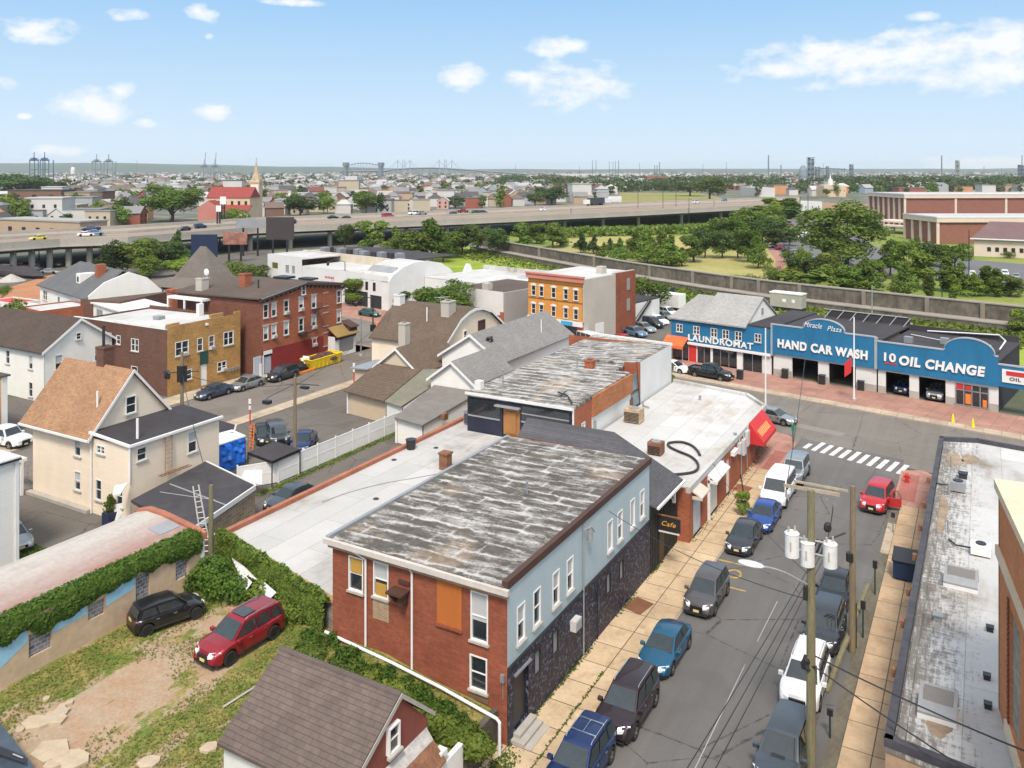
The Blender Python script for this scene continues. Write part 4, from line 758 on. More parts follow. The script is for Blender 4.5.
part('corner_flap',T,None,m_white,lambda m: m.slab([(-54.9,38.2,3.3),(-54.2,37.6,3.06),(-53.9,38.0,3.06),(-54.8,39.2,3.3)],.08))
p = G(192,524,2.9);q = G(199,520,3.4)
la,lb,lc,ld = GX(207,53.3,0),GX(193,55,5.35),GX(216,53.3,0),GX(198.5,55,5.45)
o = part('ladder',None,None,surf('aluminium_ladder',(.5,.48,.45),.4,metal=.4),lambda m: (m.tube([la,lb],.05),m.tube([lc,ld],.05),[m.tube([la.lerp(lb,t),lc.lerp(ld,t)],.03,4) for t in [k/17 for k in range(1,17)]]));tag(o,'pale metal ladder leaning on edge of black felt garage roof','ladder')
# things by the shed end
p = G(110,524,0)
T = thing('planter','dark blue square planter with green bush beside white door panel','planter',p);part('box',T,None,surf('dark_blue_bin',(.02,.03,.07),.5),lambda m: m.box(p.x-.4,p.y-.4,0,p.x+.4,p.y+.4,.9))
PLANTER = (T,p)
o = part('door_panel',None,None,m_white,lambda m: m.slab([G(114,525,0),G(130,520,0),G(130,502,1.4),G(114,505,1.4)],.08));tag(o,'loose white door panel leaning at end of pink roofed shed','door panel')
o = part('roof_sheet',None,None,m_white,lambda m: m.slab([G(197,541,3.3),G(217,533,3.6),G(221,530,3.6),G(203,538,3.0)],.05));tag(o,'bent white sheet caught on pole above the shrubs','metal sheet')
# white scrap in the shrubs
for k,(a,b,c,d,lab) in enumerate((((232,558),(244,566),(258,580),(238,572),'upper white plastic sheet lying in the shrubs'),((240,570),(252,582),(246,590),(236,577),'lower white plastic sheet lying in the shrubs'),((262,580),(276,592),(270,598),(258,590),'right hand white plastic sheet lying in shrubs'))):
    o = part('plastic_sheet',None,None,m_whitebrick,lambda m: m.slab([G(*a,3.4),G(*b,3.5),G(*c,3.2),G(*d,3.1)],.05));tag(o,lab,'plastic sheet','white sheets in the shrubs')
# white building at the left edge, and a porch roof above it
T = thing('white_sided_house','tall white sided house corner with flat white roof at left edge','house',(-58,33,0))
fr = (-62.5,31.9,0);wall('wall',T,(-72,20,0),0,15.95,0,7.1,m_whsid);wall('wall',T,(-56.05,20,90),0,11.9,0,7.1,m_whsid);wall('wall',T,(-56.05,31.9,180),0,15.95,0,7.1,m_whsid)
part('roof',T,None,m_white,lambda m: m.box(-72,20,7.1,-55.9,32.05,7.2));part('fascia',T,None,m_black,lambda m: m.box(-55.9,20,6.98,-55.8,32.05,7.1));part('skylight',T,None,m_glass,lambda m: m.box(-59,29,7.2,-57.5,30.5,7.34))
part('corner_trim',T,None,m_white,lambda m: (m.box(-56.04,31.7,0,-55.95,31.95,6.95),))
T = thing('tan_porch_house','tan house edge with small brown porch roof at the left border','house',(-90,47,0))
wall('wall',T,(-100,46.0,0),0,16.4,0,6.0,surf('mustard_wall',(.42,.27,.12),.8));wall('wall',T,(-83.6,46.0,90),0,.6,0,6.0,m_whsid);wall('wall',T,(-83.6,46.6,180),0,16.4,0,6.0,m_whsid)
part('roof',T,None,m_tar2,lambda m: m.box(-100,45.8,6.0,-83.4,46.8,6.15))
part('porch_roof',T,None,shingle('rust_shingles',(.2,.09,.05),(.16,.07,.04)),lambda m: m.slab([(-100,44.2,3.6),(-82.3,44.2,3.6),(-84.4,46,4.3),(-100,46,4.3)],.12));part('porch_fascia',T,None,m_white,lambda m: m.box(-100,44.05,3.4,-82.2,44.18,3.62))
# white house with brown roof
T = thing('white_gable_house','white two storey house with dark brown gable roof behind cream house','house',(-98,59.5,0))
wall('wall',T,(-108,55.4,0),0,16,0,6,m_whsid,[(13.3,4.3,.8,1.6,'half'),(13.3,1.2,.8,1.7,'sash'),(8.7,4.4,.8,1.6)])
wall('gable_wall',T,(-92,55.4,90),0,8.3,0,6,m_whsid,[(1.65,4.3,.95,1.7,'half'),(3.94,6.9,.65,.8),(6.4,4.3,.8,1.6,'half')],gable=[(0,6),(8.3,6),(4.15,8.75)])
wall('wall',T,(-92,63.7,180),0,16,0,6,m_whsid)
part('roof',T,None,m_shdark,lambda m: (m.slab([(-109,54.9,5.75),(-91.7,54.9,5.75),(-91.7,59.55,8.95),(-109,59.55,8.95)],.15),m.slab([(-109,59.55,8.95),(-91.7,59.55,8.95),(-91.7,64.2,5.75),(-109,64.2,5.75)],.15)))
part('bargeboard',T,(-91.68,0,90),m_white,lambda m: (m.slab([(54.85,-.04,5.8),(59.55,-.04,9.0),(59.55,-.04,8.7),(54.85,-.04,5.5)],.05),m.slab([(59.55,-.04,9.0),(64.25,-.04,5.8),(64.25,-.04,5.5),(59.55,-.04,8.7)],.05)))
part('drainpipe',T,None,m_white,lambda m: m.cyl(-92.05,55.3,0,5.8,.07));part('porch_roof',T,None,m_shdark,lambda m: m.slab([(-91.9,56.5,2.9),(-90.2,56.5,2.4),(-90.2,61.5,2.4),(-91.9,61.5,2.9)],.12))
# yellow brick building
T = thing('yellow_brick_building','two storey building with yellow brick street front, dark brown side, white flat roof','building',(-91,69.5,0))
YF = (-82.3,64.0,90)
wall('front_wall',T,YF,0,10.9,-.05,8.1,m_yelbrick,[(2.04,5.25,1.9,1.7,'pair'),(4.63,5.2,.85,1.6),(6.35,5.2,.85,1.6),(8.99,5.2,1.6,1.7,'pair'),(2.9,1.95,1.1,1.2),(7.95,1.9,1.4,1.2,'pair')],holes=[(4.75,5.7,.13,2.7)])
part('door',T,YF,m_white,lambda m: (m.box(4.77,.08,.15,5.68,.14,2.1),m.box(4.77,.08,2.12,5.68,.12,2.68,0)));part('transom',T,YF,surf('dark_green_panel',(.02,.07,.05),.6),lambda m: m.box(4.6,-.04,2.72,5.85,-.004,4.3))
wall('side_wall',T,(-100,64.0,0),0,17.7,-.05,7.7,m_brbrick,[(11.9,5.4,1.4,1.5,'pair'),(8.8,5.7,.8,1.1),(7.1,5.5,.7,1.8),(11.8,2.1,1.2,1.5),(6.5,3.4,.8,1.2)])
wall('rear_wall',T,(-82.3,74.9,180),0,17.7,0,7.7,m_brbrick);wall('rear_wall',T,(-100,74.9,-90),0,10.9,0,7.4,m_brbrick)
part('roof',T,None,m_wroof2,lambda m: m.slab([(-99.9,64.25,7.2),(-82.6,64.25,7.5),(-82.6,74.7,7.5),(-99.9,74.7,7.2)],.15))
part('coping',T,None,m_white,lambda m: (m.box(-100.05,63.95,7.71,-92,64.22,7.8),m.box(-91.99,63.95,7.71,-85.2,64.22,8.0),m.box(-85.19,63.95,7.71,-82.62,64.22,8.2)))
part('parapet',T,YF,m_yelbrick,lambda m: (m.box(0,.0,8.11,1.7,.3,8.35),m.box(6.2,0,8.11,8.2,.3,8.55),m.box(10,0,8.11,10.9,.3,8.35)))
part('chimney',T,None,m_whitebrick,lambda m: m.box(-88.5,73.2,7.3,-87.9,73.9,9.0));part('roof_hatch',T,None,m_grey,lambda m: (m.box(-91.5,69,7.4,-90.4,70,7.8),))
acunit(T,YF,2.3,4.55);acunit(T,YF,6.35,4.55,.6,.38,.35);acunit(T,YF,8.2,1.5,.6,.4,.35)
part('wall_lamp',T,YF,m_white,lambda m: m.box(5.4,-.25,7.4,5.7,-.02,7.65));part('utility_boxes',T,YF,m_galv,lambda m: [m.box(9.0+k*.45,-.15,1.0,9.3+k*.45,-.01,1.4) for k in range(4)])
# red three storey building
T = thing('red_brick_building','tall three storey orange red brick building with bracketed dark cornice on street corner','building',(-88,85,0))
RF = (-80.0,76.3,90);LR = 15.2
row = [1.7,4.2,7.0,9.5,14.6];ws = []
for z in (8.2,5.4):
    for s in (-.3+.0,1.7,4.3,7.05,9.5,14.6): 
        if s > .2: ws.append((s,z,.9,1.75,random.choice(['sash','blind','half'])))
ws += [(.75-.05,8.2,.85,1.75,'sash'),(.7,5.4,.85,1.75,'half'),(7.4,10.0,.75,1.1,'sash'),(9.6,2.6,.8,1.0,'shade')]
ws = [w for w in ws if not (w[0] == 1.7)] + [(2.1,8.2,.85,1.75,'blind'),(2.1,5.4,.85,1.75,'half')]
wall('front_wall',T,RF,0,LR,3.2,9.6,m_orbrick,ws,gable=[(0,9.6),(LR,9.6),(LR,9.9),(7.6,10.9),(0,9.75)])
wall('lower_front_wall',T,RF,0,LR,-.05,3.19,m_redpaint,holes=[(.3,1.7,.13,2.6)])
part('door',T,RF,surf('blue_grey_door',(.33,.37,.42),.5),lambda m: (m.box(.31,.1,.15,1.69,.14,2.3),));part('door_frame',T,RF,m_white,lambda m: (m.box(.3,-.06,2.62,1.75,.1,3.1),m.box(.15,-.08,.13,.29,.08,2.6),m.box(-.35,-.08,.13,-.02,.2,1.6)))
wall('side_wall',T,(-96,76.3,0),0,16,0,9.5,brick('shaded_side_brick',(.18,.06,.035),(.14,.05,.03),(.15,.09,.07)))  # front's brick again, with the side's shade put into a darker brown
wall('rear_wall',T,(-80,91.5,180),0,16,0,9.5,m_orbrick);wall('rear_wall',T,(-96,91.5,-90),0,LR,0,9.5,m_orbrick)
part('roof',T,None,m_tar2,lambda m: (m.slab([(-96.4,75.9,9.7),(-79.6,75.9,9.95),(-79.6,83.9,11.15),(-96.4,83.9,10.9)],.2),m.slab([(-96.4,83.9,10.9),(-79.6,83.9,11.15),(-79.6,91.9,10.1),(-96.4,91.9,9.9)],.2)))
part('cornice',T,RF,surf('dark_cornice',(.07,.05,.045),.7),lambda m: (m.slab([(-.4,-.45,9.93),(7.6,-.45,11.1),(7.6,-.02,11.1),(-.4,-.02,9.93)],.32),m.slab([(7.6,-.45,11.1),(LR+.4,-.45,10.08),(LR+.4,-.02,10.08),(7.6,-.02,11.1)],.32),[m.box(k*.8,-.3,9.3+min(k*.8,15.2-k*.8)*.15,k*.8+.22,-.02,9.62+min(k*.8,15.2-k*.8)*.15) for k in range(20)]))
part('gutter',T,RF,m_galv,lambda m: m.slab([(-.45,-.5,9.97),(7.6,-.5,11.14),(7.6,-.46,11.14),(-.45,-.46,9.97)],.12))
part('lintel',T,RF,m_concrete,lambda m: [m.box(w[0]-.6,-.07,w[1]+w[3]/2+.02,w[0]+.6,-.003,w[1]+w[3]/2+.2) for w in ws])
for z in (8.2,5.4,2.6): part('blocked_window',T,RF,m_orbrick,lambda m: (m.box(11.4,-.03,z-.85,12.3,-.003,z+.85),));part('lintel',T,RF,m_concrete,lambda m: (m.box(11.3,-.08,z+.87,12.4,-.003,z+1.02),m.box(11.3,-.08,z-1.0,12.4,-.003,z-.87)))
for s,z in ((7.05,7.55),(4.3,7.5),(9.5,4.75),(2.1,4.75),(9.6,2.3)): acunit(T,RF,s,z,.6,.4,.35)
def escape(m):
    for z in (4.3,7.2):
        m.box(6.3 if z < 5 else 9.0,-1.0,z,8.0 if z < 5 else 10.2,-.05,z+.06)
        a,b = (6.3,8.0) if z < 5 else (9.0,10.2)
        for k in range(8): m.tube([(a+(b-a)*k/7,-1.0,z),(a+(b-a)*k/7,-1.0,z+.85)],.02,4)
        m.tube([(a,-1.0,z+.85),(b,-1.0,z+.85)],.03,4)
    m.tube([(7.8,-.9,4.4),(9.3,-.9,7.2)],.05,4);m.tube([(7.5,-.5,4.4),(9.0,-.5,7.2)],.05,4)
part('fire_escape',T,RF,m_black,escape)
part('shopfront',T,None,m_brown,lambda m: (m.box(-80.5,91.52,2.9,-78.6,93.2,3.9),m.slab([(-80.4,91.5,4.6),(-78.3,91.5,3.9),(-78.3,93.4,3.9),(-80.4,93.4,4.6)],.1))) 
wall('shopfront_wall',T,(-78.7,88.6,90),0,4.4,0,2.9,m_white,holes=[(.9,4.0,.5,2.5)]);pbox('roller_shutter',T,(-78.7,88.6,90),m_galv,.9,.1,.5,4.0,.16,2.5)
part('shopfront_roof',T,(-78.7,88.6,90),surf('mustard_shingles',(.25,.17,.06),.9),lambda m: m.slab([(-.1,-.5,3.0),(4.6,-.5,3.0),(4.6,1.2,4.2),(-.1,1.2,4.2)],.12));part('shopfront_wall',T,None,m_whitebrick,lambda m: (m.box(-79.99,88.6,0,-78.72,88.8,2.9),m.box(-79.99,92.8,0,-78.72,93,2.9)))
part('shopfront_sign',T,(-78.7,88.6,90),m_black,lambda m: m.box(.0,-.14,2.5,4.4,-.003,2.98))
for (x,y,c) in ((-87.5,80.5,m_orbrick),(-92.5,77.5,m_stucco)):
    chimney(T,x,y,9.8,12.2 if c is m_orbrick else 11.6,1.2,c)
part('satellite_dish',T,None,m_white,lambda m: (m.cyl(-92.5,78.4,10.4,12.2,.04),m.blob((-92.5,78.2,12.3),(.5,.15,.5),0,0)))
part('roof_vent',T,None,m_black,lambda m: (m.cyl(-84.5,80,10.5,11.6,.1),m.box(-86,89,10.5,-83.5,90.5,10.75),m.box(-90,88,10.5,-87.5,90,10.8)))
part('rear_porch',T,None,m_white,lambda m: (m.box(-96.5,75.0,8.9,-89.5,76.28,9.2),m.box(-96.5,75.0,0,-96.3,75.2,8.9),m.box(-93.2,75.0,0,-93.0,75.2,8.9),m.box(-89.8,75.0,0,-89.6,75.2,8.9),m.box(-96.3,75.02,5.9,-89.8,75.1,6.8)))
# blue white gate beside
o = part('metal_gate',None,None,surf('pale_blue_gate',(.42,.47,.52),.6),lambda m: (m.box(-80.15,75.05,.13,-80.0,76.25,2.6),));tag(o,'pale blue metal gate between yellow and red brick buildings','gate')
# ================================================================ yellow dumpster and street clutter
p = G(303,369);T = thing('dumpster','yellow open topped skip full of rubble before red brick building','skip',(-78.0,83.5,0))
def skip(m):
    a,b,c = (1.0,.85,0),2.8,1.35
    for s in (-1,1): m.slab([(s*1.05,-3.0,c),(s*1.05,3.0,c),(s*.9,2.5,.1),(s*.9,-2.5,.1)][::s],.06);m.tube([(s*1.07,-3,c),(s*1.07,3,c)],.07,4)
    for s in (-1,1): m.slab([(-1.05,s*3.0,c),(1.05,s*3.0,c),(.9,s*2.5,.1),(-.9,s*2.5,.1)][::-s],.06);m.tube([(-1.05,s*3,c),(1.05,s*3,c)],.07,4)
    m.box(-.9,-2.5,.1,.9,2.5,.2)
    for k in range(7): y = -2.4+k*.8;m.box(.93,y,.2,1.06,y+.1,1.3)
part('body',T,(-77.4,84.5,0),m_yellow,skip)
part('rubble',T,(-77.4,84.5,0),surf('dark_rubble',(.10,.05,.04),.95,.5,2,.4,4),lambda m: (m.blob((0,0,1.05),(.95,2.6,.55),3,.5,nu=16,nv=8)))
T['label'] = 'yellow open topped skip full of rubble before red brick building'
for k,(x,y,h,lab) in enumerate(((-77.9,80.8,.9,'dark tarpaulin heap beside the yellow skip'),)):
    o = part('rubbish_heap',None,None,m_black,lambda m: m.blob((x,y,.3),(.8,1.6,.7),5,.5));tag(o,lab,'rubbish heap')
o = part('barrier_strip',None,None,m_orange,lambda m: (m.box(-76.6,77.2,.05,-76.3,81.9,.28),));tag(o,'low orange barrier strip on road beside skip','barrier')
o = part('rubbish_bag',None,None,m_white,lambda m: m.blob((-77.9,82.0,1.2),(.5,.5,.55),9,.4));tag(o,'white rubbish bag resting against yellow skip','rubbish bag')
# marker posts
def post(px,py,lab):
    p = G(px,py);T = thing('marker_post',lab,'post',p,0,'red and white marker posts');part('pole',T,None,m_redp,lambda m: m.cyl(p.x,p.y,0,2.7,.07));part('reflector',T,None,m_white,lambda m: (m.cyl(p.x,p.y,2.1,2.6,.15),m.cyl(p.x,p.y,1.5,1.9,.13)))
post(250,424,'marker post at left by parked vans lot');post(354,384,'marker post at right near beige shed')
# ================================================================ gable roofed cluster
def gableY(T,x0,x1,y0,y1,ze,zr,xr,wm,rm,ov=.35,wins=(),nm='gable_wall',zb=0):
    wall(nm,T,(x0,y0,0),0,x1-x0,zb,ze,wm,wins,gable=[(0,ze),(x1-x0,ze),(xr-x0,zr)])
    wall('side_wall',T,(x1,y0,90),0,y1-y0,zb,ze,wm);wall('side_wall',T,(x0,y1,-90),0,y1-y0,zb,ze,wm);wall('rear_wall',T,(x1,y1,180),0,x1-x0,zb,ze,wm,gable=[(0,ze),(x1-x0,ze),(x1-xr,zr)])
    sl = (zr-ze)/(xr-x0);sr = (zr-ze)/(x1-xr)
    o = part('roof',T,None,rm,lambda m: (m.slab([(x0-ov,y0-ov,ze-ov*sl+.12),(xr,y0-ov,zr+.12),(xr,y1+.1,zr+.12),(x0-ov,y1+.1,ze-ov*sl+.12)],.14),m.slab([(xr,y0-ov,zr+.12),(x1+ov,y0-ov,ze-ov*sr+.12),(x1+ov,y1+.1,ze-ov*sr+.12),(xr,y1+.1,zr+.12)],.14)))
    part('bargeboard',T,(0,y0-ov,0),m_white,lambda m: (m.slab([(x0-ov,-.05,ze-ov*sl+.16),(x0-ov,-.05,ze-ov*sl-.12),(xr,-.05,zr-.14),(xr,-.05,zr+.16)],.05),m.slab([(xr,-.05,zr+.16),(xr,-.05,zr-.14),(x1+ov,-.05,ze-ov*sr-.12),(x1+ov,-.05,ze-ov*sr+.16)],.05)))
    return o
T = thing('grey_roof_house','white sided house with broad pale grey gable roof behind weathered flat roof','house',(-50,86,0))
gableY(T,-54.6,-46.7,79.8,98,5.0,7.55,-50.6,m_whsid,m_shgr,.4,[(5.6,5.5,1.0,.7,'pair')])
acunit(T,(-54.6,79.8,0),5.0,4.9,.7,.45,.4)
part('vent_pipe',T,None,m_white,lambda m: m.cyl(-48.0,92,6,7.6,.07));part('roof_vent',T,None,m_black,lambda m: m.blob((-49.2,81.5,6.9),(.4,.6,.3),2,.3))
T = thing('grey_roof_annexe','white gabled annexe with pale grey roof in front of larger grey house','house',(-48,76,0))
gableY(T,-50.7,-45.3,72.0,79.7,4.4,6.35,-48.0,m_whsid,m_shgr,.35)
T = thing('flat_annexe','low white walled lean-to with brownish grey roof beside red clay coping','outbuilding',(-47,67,0))
part('roof',T,None,surf('grey_brown_rolled_roof',(.17,.155,.14),.9,.15,.3,.12,1.5),lambda m: m.slab([(-49.3,63.9,2.5),(-45.5,63.2,2.5),(-44.6,71.9,3.7),(-50.2,71.9,3.7)],.14))
part('wall',T,None,m_whsid,lambda m: (m.prism([(-49.1,64.2),(-45.8,63.6),(-45.8,63.7),(-49.1,64.3)],0,2.4),m.slab([(-49.1,64.31,2.4),(-50.0,71.9,3.5),(-50.0,71.9,0),(-49.1,64.31,0)],.06),m.slab([(-45.75,63.75,2.4),(-44.8,71.9,3.5),(-44.8,71.9,0),(-45.75,63.75,0)],.06)))
part('rusty_vent',T,None,m_rust,lambda m: m.box(-45.0,65.6,2.4,-44.6,66.2,3.0));part('corner_trim',T,None,m_white,lambda m: m.box(-49.3,64.05,0,-49.12,64.2,2.45))
T = thing('green_grey_lean_to','lean-to with greenish grey worn roof between beige shed and white annexe','outbuilding',(-52,71,0))
part('roof',T,None,surf('green_grey_roof',(.17,.165,.125),.9,.15,.4,.12,2),lambda m: m.slab([(-53.7,68.0,2.45),(-51.2,67.4,2.4),(-50.9,72.0,3.3),(-50.75,77.5,4.2),(-54.3,75.6,4.1)],.12))
part('wall',T,None,m_whitebrick,lambda m: (m.prism([(-53.6,68.2),(-51.3,67.7),(-51.3,67.85),(-53.6,68.35)],0,2.25),m.slab([(-51.25,67.9,2.2),(-51.0,72,3.1),(-51.0,72,0),(-51.25,67.9,0)],.06)))
T = thing('beige_shed','beige walled low shed with brown shingle lean-to roof beside the lot','shed',(-57,71,0))
part('roof',T,None,m_shbr_x,lambda m: m.slab([(-59.9,68.8,2.55),(-53.75,67.9,2.5),(-54.3,75.4,4.15),(-60.4,75.4,4.15)],.14))
part('wall',T,None,m_beige,lambda m: (m.prism([(-59.6,69.3),(-53.9,68.45),(-53.9,68.6),(-59.6,69.45)],0,2.42),m.slab([(-59.6,69.5,2.4),(-60.2,75.4,3.9),(-60.2,75.4,0),(-59.6,69.5,0)],.06)))
part('corner_trim',T,None,m_white,lambda m: m.box(-59.8,69.2,0,-59.62,69.35,2.45))
T = thing('brown_gable_house','cream gabled middle house with brown shingle roof and pale chimney','house',(-58,79,0))
gableY(T,-60.9,-54.9,75.5,84,3.7,6.0,-57.9,siding('cream_tan_siding',(.56,.49,.36)),m_shbr_y,.3)
chimney(T,-60.6,80.5,4.5,7.9,1.0,m_stucco)
T = thing('entry_shed','small beige box shed with pale grey roof beside brown gable house','shed',(-62,77,0))
part('wall',T,None,m_beige,lambda m: m.box(-63.6,75.0,0,-61.3,78.5,3.2));part('roof',T,None,m_galv,lambda m: m.slab([(-64.1,74.6,3.3),(-61.3,74.6,3.5),(-61.3,79.5,3.5),(-64.1,79.5,3.3)],.15))
T = thing('barn_roof_house','cream house with big curved brown barn style roof and tall pale chimneys','house',(-63,91,0))
GF = (-57.2,84.0,90);gp_ = [(0,4.9),(3.5,7.4),(6.85,8.3),(10.6,7.4),(15.4,4.2)]
wall('gable_wall',T,GF,0,15.4,0,4.2,m_cream,[(4.6,5.3,.8,1.3),(8.6,6.0,1.6,1.3,'shade',dict(fm=m_brown,pm=m_brown))],gable=[(0,4.2),(15.4,4.2)] + gp_[::-1][1:])
wall('side_wall',T,(-68.4,84.0,0),0,11.2,0,4.85,m_cream);wall('side_wall',T,(-57.2,99.4,180),0,11.2,0,4.2,m_cream)
gq = [(-.4,4.75)] + [(3.3,7.5),(5.2,8.15),(6.85,8.4),(8.6,8.2),(10.8,7.5)] + [(15.8,4.1)]
part('roof',T,None,m_shbr_x,lambda m: [m.slab([(-68.6,84+a[0],a[1]+.1),(-56.9,84+a[0],a[1]+.1),(-56.9,84+b[0],b[1]+.1),(-68.6,84+b[0],b[1]+.1)],.16) for a,b in zip(gq[:-1],gq[1:])])
part('bargeboard',T,(-56.88,84.0,90),m_white,lambda m: [m.slab([(a[0],-.05,a[1]+.14),(b[0],-.05,b[1]+.14),(b[0],-.05,b[1]-.2),(a[0],-.05,a[1]-.2)],.05) for a,b in zip(gq[:-1],gq[1:])])
chimney(T,-68.2,89.5,4.5,9.6,1.1,m_whitebrick);chimney(T,-59.4,88.2,6,9.6,1.2,m_stucco,d=1.6)
part('vent_pipe',T,None,m_white,lambda m: m.cyl(-61.6,86.6,6.5,8.8,.08));part('roof_antenna',T,None,m_galv,lambda m: (m.tube([(-62.5,91,8.3),(-62.5,91,9.6)],.04),m.tube([(-63.5,91,9.3),(-61.4,91.6,9.5)],.04),m.tube([(-63,90.3,9.5),(-62,91.7,9.2)],.04),m.tube([(-60.8,90.2,8.8),(-61.8,91,9.3)],.05)))
# ================================================================ white fence
T = thing('white_fence','long white vinyl panel fence across the driveways','fence',(-51.6,58,0))
fpts = [tuple(G(x,y)[:2]) for x,y in ((236,482),(398,441))];fpts = [(-55.4,46.6),(-51.55,48.5),(-51.55,66.6)]
fpts = [(-53.3,48.2),(-51.5,51.0),(-51.2,67.2)]
def fpanel(a,b):
    d = (Vector(b)-Vector(a));L = d.length;an = math.degrees(math.atan2(d.y,d.x));fr = (a[0],a[1],an);n = max(1,round(L/2.4))
    for i in range(n):
        o = part('panel',T,fr,m_white,lambda m: (m.box(i*L/n+.07,-.02,.08,(i+1)*L/n-.07,.02,1.8),m.box(i*L/n+.07,-.035,1.8,(i+1)*L/n-.07,.035,1.92),m.box(i*L/n+.07,-.035,.95,(i+1)*L/n-.07,.035,1.05)))
        part('post',T,fr,m_white,lambda m: (m.box(i*L/n-.06,-.06,0,i*L/n+.06,.06,2.04)))
fpanel(fpts[0],fpts[1]);fpanel(fpts[1],fpts[2])
T2 = part('cover_sheet',None,None,m_white,lambda m: m.slab([G(240,480,1.2),G(262,484,1.2),G(262,470,1.9),G(245,470,1.9)],.05));tag(T2,'flat white board between blue tarpaulin shed and black felt roof','board')
# blue tarpaulin shed
T = thing('tarpaulin_shed','shed with white sheet roof and bright blue tarpaulin side','shed',(-58,51,0))
tq = [G(205,434,2.6),G(236,430,2.6),G(247,435,2.6),G(206,449,2.6)]
part('roof',T,None,m_white,lambda m: m.slab([tuple(G(204,437,2.9)),tuple(G(206,449,2.5)),tuple(G(246,435.5,2.5)),tuple(G(232,429.5,2.9))],.1))
def tarp(m):
    a,b = G(206,450,2.45),G(245,437,2.45);n = 14;k = 8;vs = []
    for j in range(k+1):
        for i in range(n+1):
            p = a.lerp(b,i/n);off = .25*noise.noise(Vector((i*.6,j*.7,3)))+.18*j/k;vs.append((p.x+off,p.y-off,2.45-j*2.35/k))
    m.add(vs,[(j*(n+1)+i,(j+1)*(n+1)+i,(j+1)*(n+1)+i+1,j*(n+1)+i+1) for j in range(k) for i in range(n)])
part('tarpaulin',T,None,surf('blue_tarpaulin',(.012,.13,.56),.35,.15,1,.1,4,.5,spec=.6),tarp)
part('frame',T,None,m_rust,lambda m: [m.cyl(*G(x,y,2.4)[:2],0,2.4,.06) for x,y in ((206,449),(245,437),(232,431))])
for k,(px,py,lab) in enumerate(((249,449,'orange stepladder stored beside the blue tarpaulin'),)):
    p = G(px,py);o = part('stepladder',None,None,m_orange,lambda m: (m.tube([p,p+Vector((.2,.2,2.4))],.06),m.tube([p+Vector((.5,0,0)),p+Vector((.5,.2,2.4))],.06),[m.tube([p+Vector((0,0,.3+i*.3)),p+Vector((.5,0,.3+i*.3))],.03,4) for i in range(7)]));tag(o,lab,'ladder')
p = G(243,462);o = part('chair_stack',None,None,m_white,lambda m: [m.box(p.x-.25,p.y-.25,.25+i*.22,p.x+.25,p.y+.25,.33+i*.22) for i in range(7)] + [m.box(p.x-.25,p.y+.2,.25,p.x+.25,p.y+.26,2.1)]);tag(o,'stack of white plastic chairs beside blue tarpaulin shed','chair stack')
# dark roof shed further back, and a black canopy in the lot
T = thing('dark_roof_shed','small shed with dark felt roof behind the cream house wing','shed',(-64,54,0))
dq = [G(188,411,2.8),G(236,425,2.8),G(234,432,2.8),G(206,437,2.8),G(180,425,2.8)]
part('roof',T,None,m_tar,lambda m: m.prism([tuple(p[:2]) for p in dq],2.6,2.8));cg = sum((Vector(p[:2]) for p in dq),Vector((0,0)))/5
part('wall',T,None,m_whsid,lambda m: m.prism([tuple(cg+(Vector(p[:2])-cg)*.95) for p in dq],0,2.58));part('edge',T,None,m_white,lambda m: m.tube([dq[1]+Vector((0,0,.02)),dq[2]+Vector((0,0,.02))],.08,4))
T = thing('canopy','black square canopy tent behind the white fence','canopy',G(268,462))
cq = [G(248,452,2.2),G(275,441,2.2),G(300,449,2.2),G(272,461,2.2)];cc = sum(cq,Vector())/4 + Vector((0,0,.45))
part('cover',T,None,m_tar,lambda m: [m.face([a,b,cc]) for a,b in zip(cq,cq[1:]+cq[:1])] + [m.slab([a,b,b-Vector((0,0,.25)),a-Vector((0,0,.25))],.0) for a,b in zip(cq,cq[1:]+cq[:1])])
for q in cq: part('leg',T,None,m_black,lambda m: m.cyl(q.x,q.y,0,2.2,.05))
# poles left
def upole(px,py,ptop,lab,m=m_wood,r=.16,zb=0,cross=True,dirn=0):
    p = G(px,py,zb);d = F*(HC-zb)/(py-170);h = HC-(ptop-170)*d/F
    T = thing('utility_pole',lab,'utility pole',p,0);part('pole',T,None,m,lambda mb: mb.tube([(p.x,p.y,zb),(p.x,p.y,h)],r*1.2,10,r2=r*.8))
    return T,p,h
TP1,P1,H1 = upole(295,463,377,'brown wooden utility pole rising behind the white fence')
part('crossarm',TP1,None,m_black,lambda m: (m.tube([(P1.x-1.7,P1.y-1.8,H1-1.7),(P1.x,P1.y,H1-.6),(P1.x+1.2,P1.y+1.8,H1-1.0)],.04),m.box(P1.x+.2,P1.y+.4,H1-1.1,P1.x+1.0,P1.y+.8,H1-.9),m.box(P1.x-2.0,P1.y-2.0,H1-2.2,P1.x-1.3,P1.y-1.5,H1-1.9)))
TP2,P2,H2 = upole(182,470,352,'dark wooden utility pole standing against cream house rear wing')
part('equipment',TP2,None,m_black,lambda m: (m.box(P2.x-.3,P2.y-.3,H2-2.6,P2.x+.3,P2.y+.3,H2-1.2),m.tube([P2+Vector((-1.6,-.6,H2-1.9)),P2+Vector((1.2,.8,H2-1.7))],.05),m.blob((P2.x-1.2,P2.y-.6,H2-2.0),(.45,.15,.4),2,.2)))
TP3,P3,H3 = upole(211,553,485,'short dark mossy pole among shrubs at the end of pink shed',m_woodgreen,.15,2.4)
